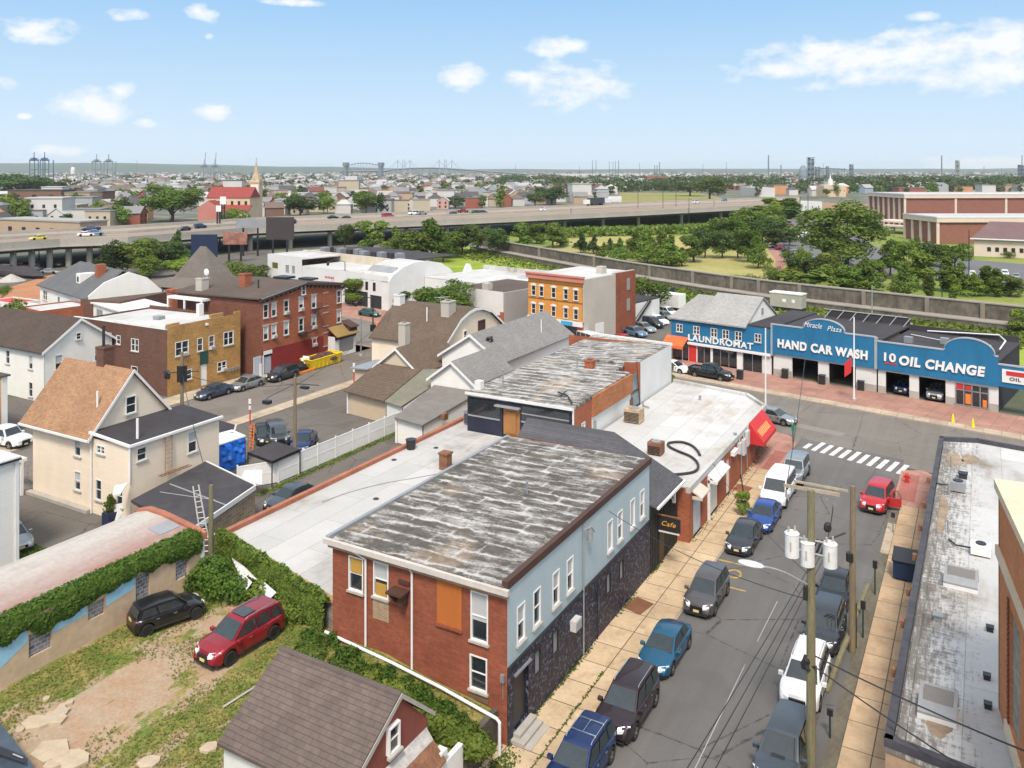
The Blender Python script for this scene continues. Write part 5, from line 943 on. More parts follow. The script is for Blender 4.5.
# grey roof at the bottom left corner
T = thing('slate_roof_corner','dark blue grey roof with black vent slot at bottom left corner','roof',(-31,17,0))
q = [G(-60,700,3.6),G(0,722,3.4),G(52,790,2.9),G(-60,860,3.2)]
part('roof',T,None,surf('blue_grey_metal_roof',(.055,.075,.10),.45,.25,.5,.15,2),lambda m: m.slab([tuple(v) for v in q],.2))
part('vent_slot',T,None,m_black,lambda m: m.slab([G(-10,743,3.42),G(25,757,3.28),G(25,764,3.28),G(-10,752,3.42)],-.04));part('vent_fitting',T,None,m_galv,lambda m: m.tube([G(13,754,3.4),G(23,758,3.35)],.03,5))
cg = sum(q,Vector())/4;part('wall',T,None,m_whsid,lambda m: m.prism([tuple((cg+(v-cg)*.9)[:2]) for v in q],2.0,2.8))
# paving stones in the lot
for k,(px,py,s) in enumerate(((38,723,.8),(54,720,.65),(50,752,1.0),(65,757,.7),(76,761,.75),(55,764,.6),(62,707,.3),(69,703,.28),(50,716,.3),(62,712,.5),(20,730,.3),(74,755,.4),(150,762,.55),(234,608,.42),(228,600,.3),(46,699,.22),(210,748,.45),(205,749,.3))):
    p = G(px,py,2.4);mb = MB((p.x,p.y,random.uniform(0,360),0));n = random.randint(5,7)
    mb.prism([(math.cos(2*math.pi*i/n)*s*random.uniform(.65,1),math.sin(2*math.pi*i/n)*s*random.uniform(.5,.8)) for i in range(n)],2.3,2.3+.14+.05*s);o = mb.build('paving_stone',surf('tan_flagstone' if k != 13 else 'pink_flagstone',(.42,.34,.24) if k != 13 else (.38,.22,.15),.9,.15,1))
    tag(o,['pale broken flagstone lying in worn garden lot near bottom left','pinkish flagstone lying in grass near the shrubs'][k == 13] if k != 12 else 'pale flagstone lying alone at bottom of worn lot','flagstone','broken flagstones in the lot')
for k,(a,b,lab) in enumerate((((223,707),(256,686),'pale wooden batten lying on grass by brown garage roof'),((46,722),(70,708),'short grey plank lying near the flagstones'))):
    o = part('plank',None,None,m_concrete,lambda m: m.tube([G(*a,2.45),G(*b,2.45)],.06,4));tag(o,lab,'plank')
# ================================================================ vehicles
CAR = dict(
 sedan=dict(L=4.6,W=1.8,H=1.45,wb=2.7,wr=.33,bot=.2,top=[(-2.3,.62),(-2.22,.90),(-1.75,1.0),(-1.2,.97),(0,.93),(1.0,.93),(1.7,.82),(2.15,.68),(2.3,.45)],gh=(-1.95,-1.15,.25,1.1),bw=.9,doors=2),
 suv=dict(L=4.55,W=1.84,H=1.68,wb=2.65,wr=.36,bot=.24,top=[(-2.27,.62),(-2.2,1.0),(-1.6,1.06),(0,1.02),(.95,1.06),(1.7,.98),(2.12,.82),(2.27,.5)],gh=(-2.2,-1.9,.35,1.15),bw=1.02,doors=3),
 bigsuv=dict(L=4.7,W=1.89,H=1.74,wb=2.7,wr=.38,bot=.25,top=[(-2.35,.62),(-2.28,1.02),(-1.6,1.08),(0,1.05),(.95,1.1),(1.75,1.03),(2.2,.86),(2.35,.5)],gh=(-2.25,-1.95,.4,1.2),bw=1.05,doors=3),
 hatch=dict(L=3.7,W=1.69,H=1.42,wb=2.47,wr=.31,bot=.18,top=[(-1.85,.55),(-1.8,.88),(-1.5,.92),(0,.92),(.85,.93),(1.35,.86),(1.7,.70),(1.85,.42)],gh=(-1.72,-1.5,.3,.85),bw=.9,doors=2),
 jeep=dict(L=4.4,W=1.86,H=1.85,wb=2.75,wr=.4,bot=.4,top=[(-2.2,.62),(-2.15,1.1),(-1.6,1.12),(0,1.1),(.9,1.15),(1.9,1.1),(2.15,1.0),(2.2,.6)],gh=(-2.1,-2.0,.55,.85),bw=1.1,doors=3),
 van=dict(L=5.3,W=2.0,H=2.0,wb=3.4,wr=.36,bot=.3,top=[(-2.65,.6),(-2.6,1.1),(-1.6,1.15),(0,1.15),(1.5,1.15),(2.2,1.02),(2.55,.85),(2.65,.5)],gh=(-2.6,-2.5,.95,1.65),bw=1.12,doors=3),
 pickup=dict(L=5.7,W=1.98,H=1.88,wb=3.5,wr=.4,bot=.38,top=[(-2.85,.62),(-2.82,1.15),(-1,1.15),(0,1.12),(1.2,1.16),(2.2,1.1),(2.75,.95),(2.85,.6)],gh=(-1.05,-.85,.75,1.3),bw=1.12,doors=2,bed=(-2.75,-1.15)),
)
def car_parts(k):
    p = CAR[k];L,W,H,wb,wr = p['L'],p['W'],p['H'],p['wb'],p['wr'];xs = [t[0] for t in p['top']];zs = [t[1] for t in p['top']]
    ax = (-wb/2 - .02,wb/2 + .02);ra = wr + .07
    st = sorted(set([round(v,3) for v in list(np.linspace(-L/2,L/2,25)) + [a + ra*math.cos(t) for a in ax for t in np.linspace(0,math.pi,9)] + [xs[1],xs[-2]]]))
    def hw(x):
        t = abs(x)/(L/2);return W/2 * (1 - .24*max(0,(t-.72)/.28)**2.2)
    B = MB();rows = [];nr = 0
    for x in st:
        zt = float(np.interp(x,xs,zs));zb = p['bot'] + (.1 if abs(x) > L/2-.25 else 0)
        for a in ax:
            if abs(x-a) < ra: zb = max(zb,wr + math.sqrt(max(0,ra*ra-(x-a)**2)) - .02)
        w = hw(x);zb = min(zb,zt-.08);cr = .03
        ring = [(0,zb),(w*.9,zb),(w*.985,zb+.05),(w,zb+(zt-zb)*.45),(w*.985,zb+(zt-zb)*.8),(w*.93,zt-.035),(w*.84,zt),(w*.45,zt+cr),(0,zt+cr)]
        full = [(x,y,z) for y,z in ring] + [(x,-y,z) for y,z in ring[-2:0:-1]]
        rows.append(full);nr = len(full)
    vs = [q for r in rows for q in r];B.add(vs,[(i*nr+j,(i+1)*nr+j,(i+1)*nr+(j+1) % nr,i*nr+(j+1) % nr) for i in range(len(rows)-1) for j in range(nr)] + [tuple(range(nr)),tuple(range((len(rows)-1)*nr,len(rows)*nr))[::-1]])
    if 'bed' in p:   # open load bed: raised rails round a dark floor
        a,b = p['bed'];B.box(a,W/2*.86,1.13,b,W/2*.95,1.26);B.box(a,-W/2*.95,1.13,b,-W/2*.86,1.26);B.box(a-.04,-W/2*.9,1.13,a+.05,W/2*.9,1.26)
    # cabin shell
    r0,r1,f1,f0 = p['gh'];bw = p['bw'];wbt = W/2*.9;wtp = W/2*.72 if k != 'van' else W/2*.82
    if k == 'jeep': wtp = W/2*.8
    def sec(x,z,w): return [(x,w,z-.0),(x,w*.55,z+.035),(x,-w*.55,z+.035),(x,-w,z)]
    cols = [(r0,bw-.04,wbt*.93),(r1,H-.07,wtp*.95),((r1*2+f1)/3,H-.02,wtp),((r1+f1)/2,H,wtp),(f1-.12,H-.03,wtp),(f1,H-.07,wtp*.98),(f0,bw-.02,wbt)]
    S = [sec(*c) for c in cols];n = len(B.v);vs = [q for s_ in S for q in s_];B.add(vs,[(i*4+j,i*4+j+1,(i+1)*4+j+1,(i+1)*4+j) for i in range(len(S)-1) for j in range(3)])
    # sides: fans down to the belt
    mid = [c for c in cols[1:-1]]
    for s in (1,-1):
        top = [(c[0],s*c[2],c[1]) for c in mid];base = [(cols[0][0],s*cols[0][2],cols[0][1])];end = [(cols[-1][0],s*cols[-1][2],cols[-1][1])]
        poly = base + top + end;B.face(poly if s < 0 else poly[::-1])
    # glass
    parts = {}
    def quad(m,a,b,c,d,off):
        a,b,c,d = map(Vector,(a,b,c,d));nn = (b-a).cross(d-a).normalized();m.slab([tuple(v+nn*off) for v in (a,b,c,d)],0.0) if False else m.face([tuple(v+nn*off) for v in (a,b,c,d)])
    def lerp(a,b,t): return tuple(a[i]+(b[i]-a[i])*t for i in range(3))
    g = MB();F0L,F0R,F1L,F1R = (f0,wbt,bw-.02),(f0,-wbt,bw-.02),(f1,wtp*.98,H-.07),(f1,-wtp*.98,H-.07)
    quad(g,lerp(lerp(F0R,F1R,.06),lerp(F0L,F1L,.06),.05),lerp(lerp(F0R,F1R,.06),lerp(F0L,F1L,.06),.95),lerp(lerp(F0R,F1R,.92),lerp(F0L,F1L,.92),.95),lerp(lerp(F0R,F1R,.92),lerp(F0L,F1L,.92),.05),.045)
    parts['windscreen'] = [g]
    g = MB();A,Bq,Cq,Dq = (r0,wbt*.93,bw-.04),(r0,-wbt*.93,bw-.04),(r1,wtp*.95,H-.07),(r1,-wtp*.95,H-.07)
    quad(g,lerp(lerp(A,Cq,.15),lerp(Bq,Dq,.15),.07),lerp(lerp(A,Cq,.15),lerp(Bq,Dq,.15),.93),lerp(lerp(A,Cq,.88),lerp(Bq,Dq,.88),.93),lerp(lerp(A,Cq,.88),lerp(Bq,Dq,.88),.07),.045)
    parts['rear_window'] = [g]
    sw = [];nd = p['doors']
    for s in (1,-1):
        def P(x,t):   # t 0 belt .. 1 roof
            zt,zb_ = H-.09,bw;w = wbt + (wtp-wbt)*t;return (x,s*(w+.012),zb_ + (zt-zb_)*t)
        def xr(t): return r0 + (r1-r0)*t + .12
        def xf(t): return f0 + (f1-f0)*t - .12
        cuts = [0,.40,1] if nd == 2 else [0,.26,.62,1]
        for a,b in zip(cuts[:-1],cuts[1:]):
            m = MB();q = []
            for t,c,e in ((.1,a,.05),(.1,b,-.05),(.92,b,-.05),(.92,a,.05)):
                x = xr(t)+(xf(t)-xr(t))*c + e*(0 if c in (0,1) else .9);q.append(P(x,t))
            m.face(q if s > 0 else q[::-1]);sw.append(m)
    parts['side_window'] = sw
    wheels = []
    for a in ax:
        for s in (1,-1):
            t = MB();r = MB();y0 = s*(W/2-.21);y1 = s*(W/2+.005);N_ = 18
            prof = [(wr*.66,y0),(wr*.97,y0),(wr,y0+(y1-y0)*.15),(wr,y0+(y1-y0)*.85),(wr*.96,y1),(wr*.68,y1),(wr*.66,y1-(y1-y0)*.2)]
            vs = [(a+math.cos(2*math.pi*i/N_)*q[0],q[1],wr+math.sin(2*math.pi*i/N_)*q[0]) for q in prof for i in range(N_)]
            t.add(vs,[(j*N_+i,j*N_+(i+1) % N_,(j+1)*N_+(i+1) % N_,(j+1)*N_+i) for j in range(len(prof)-1) for i in range(N_)] + [tuple(range(N_))])
            yr_ = y1-(y1-y0)*.18
            r.add([(a+math.cos(2*math.pi*i/N_)*wr*.66,yr_,wr+math.sin(2*math.pi*i/N_)*wr*.66) for i in range(N_)],[tuple(range(N_))],1)
            for q in range(5):
                an = 2*math.pi*q/5+.3;d = Vector((math.cos(an),0,math.sin(an)));e = Vector((-math.sin(an),0,math.cos(an)));c0 = Vector((a,yr_+s*.03,wr))
                pts = [c0-e*.05,c0+e*.05,c0+d*wr*.64+e*.035,c0+d*wr*.64-e*.035];r.slab([tuple(v) for v in pts],0.0) if False else r.face([tuple(v) for v in pts])
            wheels.append((t,r))
    lights = [];tails = [];zf = float(np.interp(L/2-.2,xs,zs));zr_ = .92 if k != 'pickup' else .95
    for s in (1,-1):
        m = MB();m.slab([(L/2-.42,s*hw(L/2-.42)*.97,zf+.06),(L/2-.05,s*hw(L/2)*.86,zf-.06),(L/2+.01,s*hw(L/2)*.55,zf-.1),(L/2-.12,s*hw(L/2)*.55,zf+.02)],.12);lights.append(m)
        m = MB();m.box(-L/2+.02,s*W/2*.5 if s > 0 else -W/2*.74,zr_-.3,-L/2+.2,s*W/2*.74 if s > 0 else -W/2*.5,zr_-.1);tails.append(m)
    gr = MB();gr.box(L/2-.1,-W/2*.42,.42,L/2+.012,W/2*.42,zf-.12);lo = MB();lo.box(L/2-.15,-W/2*.72,p['bot']+.02,L/2-.0,W/2*.72,p['bot']+.18);lo.box(-L/2+.0,-W/2*.72,p['bot']+.02,-L/2+.12,W/2*.72,p['bot']+.2)
    pl = [MB().box(L/2+.013,-.17,.42,L/2+.025,.17,.56),MB().box(-L/2-.03,-.17,.72,-L/2-.0,.17,.86)]
    mir = [MB().slab([(f0-.15,s*(W/2-.02),bw+.1),(f0-.15,s*(W/2+.2),bw+.12),(f0-.33,s*(W/2+.2),bw+.12),(f0-.33,s*(W/2-.02),bw+.1)],.16) for s in (1,-1)]
    rails = []
    if k in ('suv','bigsuv'):
        rails = [MB().tube([(r1+.25,s*wtp*.9,H-.03),(r1+.35,s*wtp*.9,H+.05),(f1-.3,s*wtp*.9,H+.04),(f1-.15,s*wtp*.9,H-.03)],.022,5) for s in (1,-1)]
    under = MB();under.box(-L/2+.2,-W/2+.12,p['bot']-.02,L/2-.2,W/2-.12,p['bot']+.2)
    han = [MB().box(x-.09,s*(W/2*.985)-.015,bw-.17,x+.09,s*(W/2*.985)+.02,bw-.13) for s in (1,-1) for x in (.15,-.75)]
    gaps = [MB().box(x-.008,s*W/2*.9 if s > 0 else -W/2-.004,p['bot']+.12,x+.008,W/2+.004 if s > 0 else -W/2*.9,bw-.06) for s in (1,-1) for x in (.82,-.05,-.92 if L > 4 else -.8)] + [MB().box(-.95,s*W/2*.9 if s > 0 else -W/2-.006,p['bot']+.1,.85,W/2+.006 if s > 0 else -W/2*.9,p['bot']+.17) for s in (1,-1)]
    return dict(gaps=gaps,body=B,parts=parts,wheels=wheels,lights=lights,tails=tails,grille=gr,lower=lo,plates=pl,mirrors=mir,rails=rails,under=under,handles=han)
_cp = {}
def smooth_sharp(me,ang=38):
    me.polygons.foreach_set('use_smooth',[True]*len(me.polygons))
    try: me.set_sharp_from_angle(angle=R(ang))
    except Exception: pass
def car_proto(k,lite=False,rails=True,rimm=None,platem=None):
    key = (k,lite,rails)
    if key in _cp: return _cp[key]
    d = car_parts(k);L = []
    def mk(mb,nm,mats,sm=False):
        o = mb.build(nm,mats);me = o.data;bpy.data.objects.remove(o)
        if sm: smooth_sharp(me)
        return me
    ph = m_white
    L.append(('body',mk(d['body'],'body',[ph],True),'P',[]))
    gs = []
    for nm,ms in d['parts'].items():
        for m in ms: L.append((nm,mk(m,nm,[m_carglass]),'K',[]))
    if lite:
        t = MB()
        for a,b in d['wheels']: t.v += [];
        for a,b in d['wheels']: L.append(('wheel',mk(a,'wheel',[m_tire]),'K',[]))
        for m in d['lights']: L.append(('headlight',mk(m,'headlight',[m_lamp]),'K',[]))
        for m in d['tails']: L.append(('tail_light',mk(m,'tail_light',[m_red]),'K',[]))
    else:
        for a,b in d['wheels']: L.append(('wheel',mk(a,'tyre',[m_tire],True),'K',[('rim',mk(b,'rim',[m_rim,m_black]))]))
        for m in d['lights']: L.append(('headlight',mk(m,'headlight',[m_lamp]),'K',[]))
        for m in d['tails']: L.append(('tail_light',mk(m,'tail_light',[m_red]),'K',[]))
        L.append(('grille',mk(d['grille'],'grille',[m_grille]),'K',[]));L.append(('bumper_trim',mk(d['lower'],'bumper_trim',[m_plastic]),'K',[]))
        for m in d['plates']: L.append(('number_plate',mk(m,'plate',[m_plate]),'K',[]))
        for m in d['mirrors']: L.append(('mirror',mk(m,'mirror',[ph]),'P',[]))
        for m in d['handles']: L.append(('door_handle',mk(m,'door_handle',[m_chrome]),'K',[]))
        for m in d['gaps']: L.append(('door_gap',mk(m,'door_gap',[m_plastic]),'K',[]))
        L.append(('underbody',mk(d['under'],'underbody',[m_plastic]),'K',[]))
        if rails:
            for m in d['rails']: L.append(('roof_rail',mk(m,'roof_rail',[m_chrome]),'K',[]))
    _cp[key] = L;return L
NAME = dict(sedan='parked_car',suv='parked_suv',bigsuv='parked_suv',hatch='parked_hatchback',jeep='parked_off_roader',van='parked_van',pickup='pickup_truck')
CATN = dict(sedan='car',suv='suv',bigsuv='suv',hatch='hatchback',jeep='off-roader',van='van',pickup='pickup')
def car(k,x,y,rot,pm,label,group=None,lite=False,z=0,rails=True,name=None,cat=None,extra=None,darkrim=False):
    T = thing(name or NAME[k],label,cat or CATN[k],(x,y,z),rot,group)
    for nm,me,kind,subs in car_proto(k,lite,rails):
        o = bpy.data.objects.new(nm,me);C.objects.link(o);o.parent = T
        if kind == 'P': o.material_slots[0].link = 'OBJECT';o.material_slots[0].material = pm
        for sn,sm in subs:
            s = bpy.data.objects.new(sn,sm);C.objects.link(s);s.parent = o
            if darkrim: s.material_slots[0].link = 'OBJECT';s.material_slots[0].material = m_rimdark
    if extra: extra(T,(x,y,rot,z))
    return T
def wcar(k,px,py,which,side,rot,pm,label,z=0,**kw):
    """place a car from where one tyre meets the road: which = +1 front / -1 rear, side = +1 left / -1 right of the car"""
    p = G(px,py,z);d = CAR[k];lx,ly = which*(d['wb']/2+.02),side*(d['W']/2);a = R(rot)
    return car(k,p.x-(lx*math.cos(a)-ly*math.sin(a)),p.y-(lx*math.sin(a)+ly*math.cos(a)),rot,pm,label,z=z,**kw)
pc = {n: paint('paint_'+n,c,me) for n,c,me in (('black',(.012,.012,.014),.2),('navy',(.012,.03,.11),.4),('brownblack',(.035,.02,.024),.4),('blue',(.02,.11,.20),.5),('grey',(.12,.11,.11),.6),('darkgrey',(.05,.055,.065),.5),('white',(.68,.69,.70),0),('silver',(.36,.38,.39),.7),('red',(.27,.012,.022),.35),('brightred',(.45,.015,.02),.2),('blueb',(.02,.07,.28),.4),('slate',(.07,.085,.10),.5),('bluegrey',(.05,.07,.12),.5),('tan',(.3,.25,.17),.5),('yellow',(.6,.5,.05),.1),('green',(.03,.09,.06),.3),('lightblue',(.13,.22,.33),.5))}
def crossbars(T,fr): part('roof_rack',T,fr,m_chrome,lambda m: (m.box(-1.2,-.62,1.72,-1.14,.62,1.77),m.box(-.3,-.62,1.72,-.24,.62,1.77),m.box(-1.14,-.04,1.73,-.3,.0,1.75)))
GL = 'cars parked along the left kerb of the side street'
wcar('suv',612,764,-1,1,-90,pc['navy'],'navy blue suv with silver roof rack bars at bottom of the left kerb row',group=GL,extra=crossbars)
wcar('bigsuv',636.3,740,1,1,-90,pc['brownblack'],'dark brown black suv with silver rails parked behind navy suv',group=GL)
wcar('sedan',673.5,675.5,1,1,-90,pc['blue'],'metallic teal blue sedan parked between dark brown suv and grey suv',group=GL)
wcar('suv',716,616,1,1,-90,pc['grey'],'grey suv parked beside yellow kerb marking',group=GL,rails=False)
wcar('sedan',753,555,1,1,-90,pc['darkgrey'],'near black sedan parked by small green street tree',group=GL)
wcar('sedan',773,532,1,1,-90,pc['blueb'],'bright blue sedan parked behind near black sedan',group=GL)
wcar('van',787,508.5,1,1,-90,pc['white'],'white van parked behind bright blue sedan',group=GL)
wcar('jeep',803.6,486,1,1,-90,pc['silver'],'boxy silver grey off roader parked nearest the crosswalk',group=GL)
GR = 'cars parked along the right kerb of the side street'
def scoop(T,fr): part('hood_scoop',T,fr,m_black,lambda m: m.slab([(1.35,-.3,1.1),(1.35,.3,1.1),(.95,.28,1.17),(.95,-.28,1.17)],.1))
p = G(785,742,1.0);car('bigsuv',p.x,p.y+.0,-92,pc['slate'],'dark slate car with bonnet scoop at the bottom behind the main pole',group=GR,extra=scoop,rails=False)
wcar('bigsuv',821,711,1,1,-90,pc['white'],'white suv with dark grille in right kerb row',group=GR)
wcar('suv',839,654,1,1,-90,pc['darkgrey'],'dark grey suv parked behind white suv in right kerb row',group=GR,rails=False)
wcar('sedan',848,612,1,1,-90,pc['black'],'black car with bright headlights by slanting wooden pole',group=GR)
def opendoor(T,fr): part('open_door',T,fr,pc['brightred'],lambda m: (m.slab([(.6,.9,1.0),(.25,1.75,1.0),(.25,1.75,.35),(.6,.9,.35)],.06),));part('door_frame',T,fr,m_black,lambda m: (m.tube([(.6,.9,1.0),(.35,.98,1.5),(.1,1.45,1.45),(.25,1.75,1.0)],.03,5),))
wcar('suv',886.5,514,1,1,-97,pc['brightred'],'red suv with driver door standing open near the crosswalk',rails=False,extra=opendoor)
# avenue
p = G(783,430);car('sedan',-19.0,88.9,-11,pc['silver'],'silver car half hidden behind the red awning on the avenue')
car('pickup',*av(3.4,-7.7),169,pc['black'],'black pickup parked on far side of avenue below laundromat') if False else wcar('pickup',720.2,382.3,1,-1,-11,pc['black'],'black pickup parked on far side of avenue below laundromat')
wcar('sedan',679.5,374.5,1,-1,-11,pc['white'],'white sedan parked behind black pickup on avenue')
# garden lot
LZ = 2.36
q = math.degrees(math.atan2(*(lambda a,b: (b.y-a.y,b.x-a.x))(G(230.9,666.4,LZ),G(274.8,639.7,LZ))))
wcar('suv',230.9,666.4,1,1,q+180,pc['red'],'dark red suv with sunroof parked on worn grass of garden lot',z=LZ,extra=lambda T,fr: part('sunroof',T,fr,m_carglass,lambda m: m.slab([(.2,-.42,1.73),(.2,.42,1.73),(-.55,.42,1.745),(-.55,-.42,1.745)],.03)),darkrim=True)
a,b = G(158,636,LZ),G(193,611,LZ);q = math.degrees(math.atan2(b.y-a.y,b.x-a.x))
wcar('hatch',148,637,-1,-1,72,pc['black'],'small black hatchback parked beside painted shed wall',z=LZ,darkrim=True)
# left street
GS = 'cars parked in front of the brick buildings'
wcar('hatch',209.6,400.4,-1,-1,90,pc['bluegrey'],'dark blue grey hatchback parked before the yellow brick building',group=GS) if False else wcar('sedan',209.6,400.4,1,1,-90,pc['bluegrey'],'dark blue grey hatchback parked before the yellow brick building',group=GS)
wcar('sedan',243.5,391.7,1,1,-90,pc['silver'],'silver sedan parked between blue grey hatchback and black suv',group=GS)
wcar('suv',279.8,382.3,1,1,-90,pc['darkgrey'],'black suv parked before dark red painted brick front',group=GS,rails=False)
# lot behind white fence, driveway, alley
GW_ = 'vehicles in the fenced lot'
p = G(277,443);car('jeep',p.x,p.y,-35,pc['slate'],'grey off roader with pale windscreen behind white fence',group=GW_)
p = G(297,449);car('sedan',p.x+.3,p.y+.6,-60,pc['navy'],'dark blue car close behind the white fence',group=GW_)
p = G(258,444);car('sedan',p.x-.5,p.y+1.2,-35,pc['black'],'black car partly hidden by black canopy in fenced lot',group=GW_)
p = G(298,492);car('sedan',-47.3,48.2,-92,pc['slate'],'grey blue car in driveway below the red clay coping') 
p = G(18,543);car('sedan',p.x-.2,p.y-.4,-12,pc['silver'],'silver car rear poking out beside white sided house')
p = G(14,446);car('pickup',p.x-1.0,p.y-.3,8,pc['white'],'white pickup seen behind the corner of cream house')
# cars in the wash bays
def avcar(k,s,d,rot,pm,lab,**kw): x,y = av(s,d);return car(k,x,y,rot + AVA,pm,lab,**kw)
avcar('suv',30.0,3.1,-90,pc['navy'],'dark blue suv inside left oil change bay');avcar('bigsuv',33.7,2.6,-90,pc['silver'],'silver suv facing out of right oil change bay',rails=False)
# parking lot between shops
GP = 'cars in the small lot beside laundromat'
lot = [((632,347.5),'brightred','sedan','bright red car nearest in small lot beside laundromat'),((643,339),'lightblue','sedan','light blue car second from front in small lot'),((652,334.5),'silver','sedan','silver car third from front in small lot'),((660,330),'black','suv','black suv fourth from front in small lot'),((665,326.5),'white','sedan','white car fifth from front in small lot'),((672,322),'silver','sedan','silver car sixth from front in small lot'),((675,318.5),'white','suv','white suv at far end of small lot row'),((600,350),'white','van','white van by the grey stucco wall and lot entrance')]
for (px,py),c,k,lab in lot:
    p = G(px,py);d = CAR[k]['L']/2;a = R(-28);car(k,p.x-d*math.cos(a),p.y-d*math.sin(a)+.8,-28,pc[c],lab,group=GP,lite=True)
p = G(556,342);car('pickup',p.x,p.y+1,-11,pc['black'],'black pickup parked before orange brick shop front',lite=True)
p = G(366,316);car('sedan',p.x+.8,p.y,-8,pc['green'],'dark green car on far avenue before the white hall',lite=True)
# ================================================================ leaves, trees, ivy
m_fol = foliage('tree_leaves_mid',(.07,.14,.024),(.14,.23,.038),(.21,.31,.06));m_folD = foliage('tree_leaves_dark',(.042,.085,.028),(.065,.12,.036),(.10,.16,.045));m_folY = foliage('tree_leaves_bright',(.13,.21,.03),(.2,.29,.045),(.27,.35,.07));m_ivy = foliage('ivy_leaves',(.045,.11,.016),(.09,.18,.025),(.16,.26,.04),1.2)
m_bark = surf('tree_bark',(.12,.09,.06),.95,.2,2,.2,8)
def leafmesh(name,P,Nn,size,mats,aspect=1.0):
    """one small bent leaf-spray face per point"""
    n = len(P);t = rng.normal(size=(n,3));t -= (t*Nn).sum(1)[:,None]*Nn;t /= np.linalg.norm(t,axis=1)[:,None]+1e-9;b = np.cross(Nn,t)
    s = (size*rng.uniform(.6,1.3,n))[:,None];v = np.empty((n,4,3));v[:,0] = P - t*s;v[:,1] = P - b*s*.6*aspect + Nn*s*.12;v[:,2] = P + t*s;v[:,3] = P + b*s*.6*aspect + Nn*s*.12
    me = bpy.data.meshes.new(name);me.vertices.add(n*4);me.vertices.foreach_set('co',v.reshape(-1));me.loops.add(n*4);me.loops.foreach_set('vertex_index',np.arange(n*4));me.polygons.add(n)
    me.polygons.foreach_set('loop_start',np.arange(n)*4)
    try: me.polygons.foreach_set('loop_total',np.full(n,4))
    except Exception: pass
    me.update(calc_edges=True);me.validate();
    for m in (mats if isinstance(mats,list) else [mats]): me.materials.append(m)
    return me
def crown_pts(n,lobes,fill=.45,jit=.55):
    L = np.array(lobes);w = (L[:,3]*L[:,4]);k = rng.choice(len(L),n,p=w/w.sum());d = rng.normal(size=(n,3));d /= np.linalg.norm(d,axis=1)[:,None]
    d[:,2] = np.where((d[:,2] < -.3) & (rng.random(n) < .6),-d[:,2],d[:,2]);r = rng.uniform(fill,1.06,n)**.6
    wob = np.array([1+.28*noise.noise(Vector((float(a[0])*2.2,float(a[1])*2.2,float(a[2])*2.2+float(q)*3))) for a,q in zip(d,k)])
    P = L[k,:3] + d*np.stack([L[k,3],L[k,3],L[k,4]],1)*(r*wob)[:,None];Nn = d + rng.normal(size=(n,3))*jit;Nn /= np.linalg.norm(Nn,axis=1)[:,None];return P,Nn
def make_tree(kind,n,size,seed):
    """unit tree of height 1, returned as (trunk mesh, crown mesh)"""
    global rng;rng = np.random.default_rng(seed);rs = random.Random(seed);lobes = []
    if kind == 'broad':
        for i in range(22):
            a = rs.uniform(0,6.28);r = rs.uniform(.02,.29);z = rs.uniform(.24,.88) * (1 - r*.55) + .03;lobes.append((r*math.cos(a),r*math.sin(a),z,rs.uniform(.11,.18),rs.uniform(.1,.16)))
        th = .25
    elif kind == 'round':
        for i in range(13):
            a = rs.uniform(0,6.28);r = rs.uniform(.02,.19);z = rs.uniform(.16,.86);lobes.append((r*math.cos(a),r*math.sin(a),z,rs.uniform(.11,.17),rs.uniform(.1,.15)))
        th = .3
    elif kind == 'cone':
        for i in range(14):
            t = i/13;a = rs.uniform(0,6.28);r = .17*(1-t);z = .16+.74*t;lobes.append((r*math.cos(a),r*math.sin(a),z,.20*(1-t)+.05,.11))
        th = .2
    elif kind == 'column':
        for i in range(12): t = i/11;a = rs.uniform(0,6.28);lobes.append((.04*math.cos(a),.04*math.sin(a),.12+.78*t,.13*(1-abs(t-.45)*.9),.1))
        th = .15
    else:
        for i in range(9): a = rs.uniform(0,6.28);r = rs.uniform(.1,.45);lobes.append((r*math.cos(a),r*math.sin(a),rs.uniform(.25,.7),rs.uniform(.2,.3),rs.uniform(.18,.28)))
        th = .1
    P,Nn = crown_pts(n,lobes);crown = leafmesh('crown',P,Nn,size,m_fol);t = MB();t.tube([(0,0,-.01),(.01,0,th*.6),(.0,.01,th+.2)],.022,7,r2=.012)
    for l in lobes[:6]: t.tube([(0,0,th*rs.uniform(.6,1)),(l[0]*.5,l[1]*.5,(th+l[2])*.5),(l[0],l[1],l[2])],.011,5,r2=.004)
    o = t.build('trunk',m_bark);tm = o.data;bpy.data.objects.remove(o);return tm,crown
TREES = {}
def tree_proto(kind,det,var):
    k = (kind,det,var)
    if k not in TREES: TREES[k] = make_tree(kind,{3: 9000,2: 3200,1: 700,0: 260}[det],{3: .018,2: .027,1: .05,0: .075}[det],sum(map(ord,kind))*10+var)
    return TREES[k]
def tree(x,y,h,kind,label,mat=None,det=2,group=None,z=0,wid=1.0,var=None,rot=None,trunk=True,name=None,cat='tree'):
    tm,cm = tree_proto(kind,det,var if var is not None else random.randint(0,2 if det > 1 else 3));T = thing(name or {'broad': 'spreading_tree','round': 'round_tree','cone': 'cone_tree','column': 'column_tree','bush': 'shrub'}[kind],label,cat,(x,y,z),rot if rot is not None else random.uniform(0,360),group)
    T.scale = (h*wid,h*wid,h)
    if trunk: o = bpy.data.objects.new('trunk',tm);C.objects.link(o);o.parent = T
    o = bpy.data.objects.new('crown',cm);C.objects.link(o);o.parent = T
    if mat: o.material_slots[0].link = 'OBJECT';o.material_slots[0].material = mat
    return T
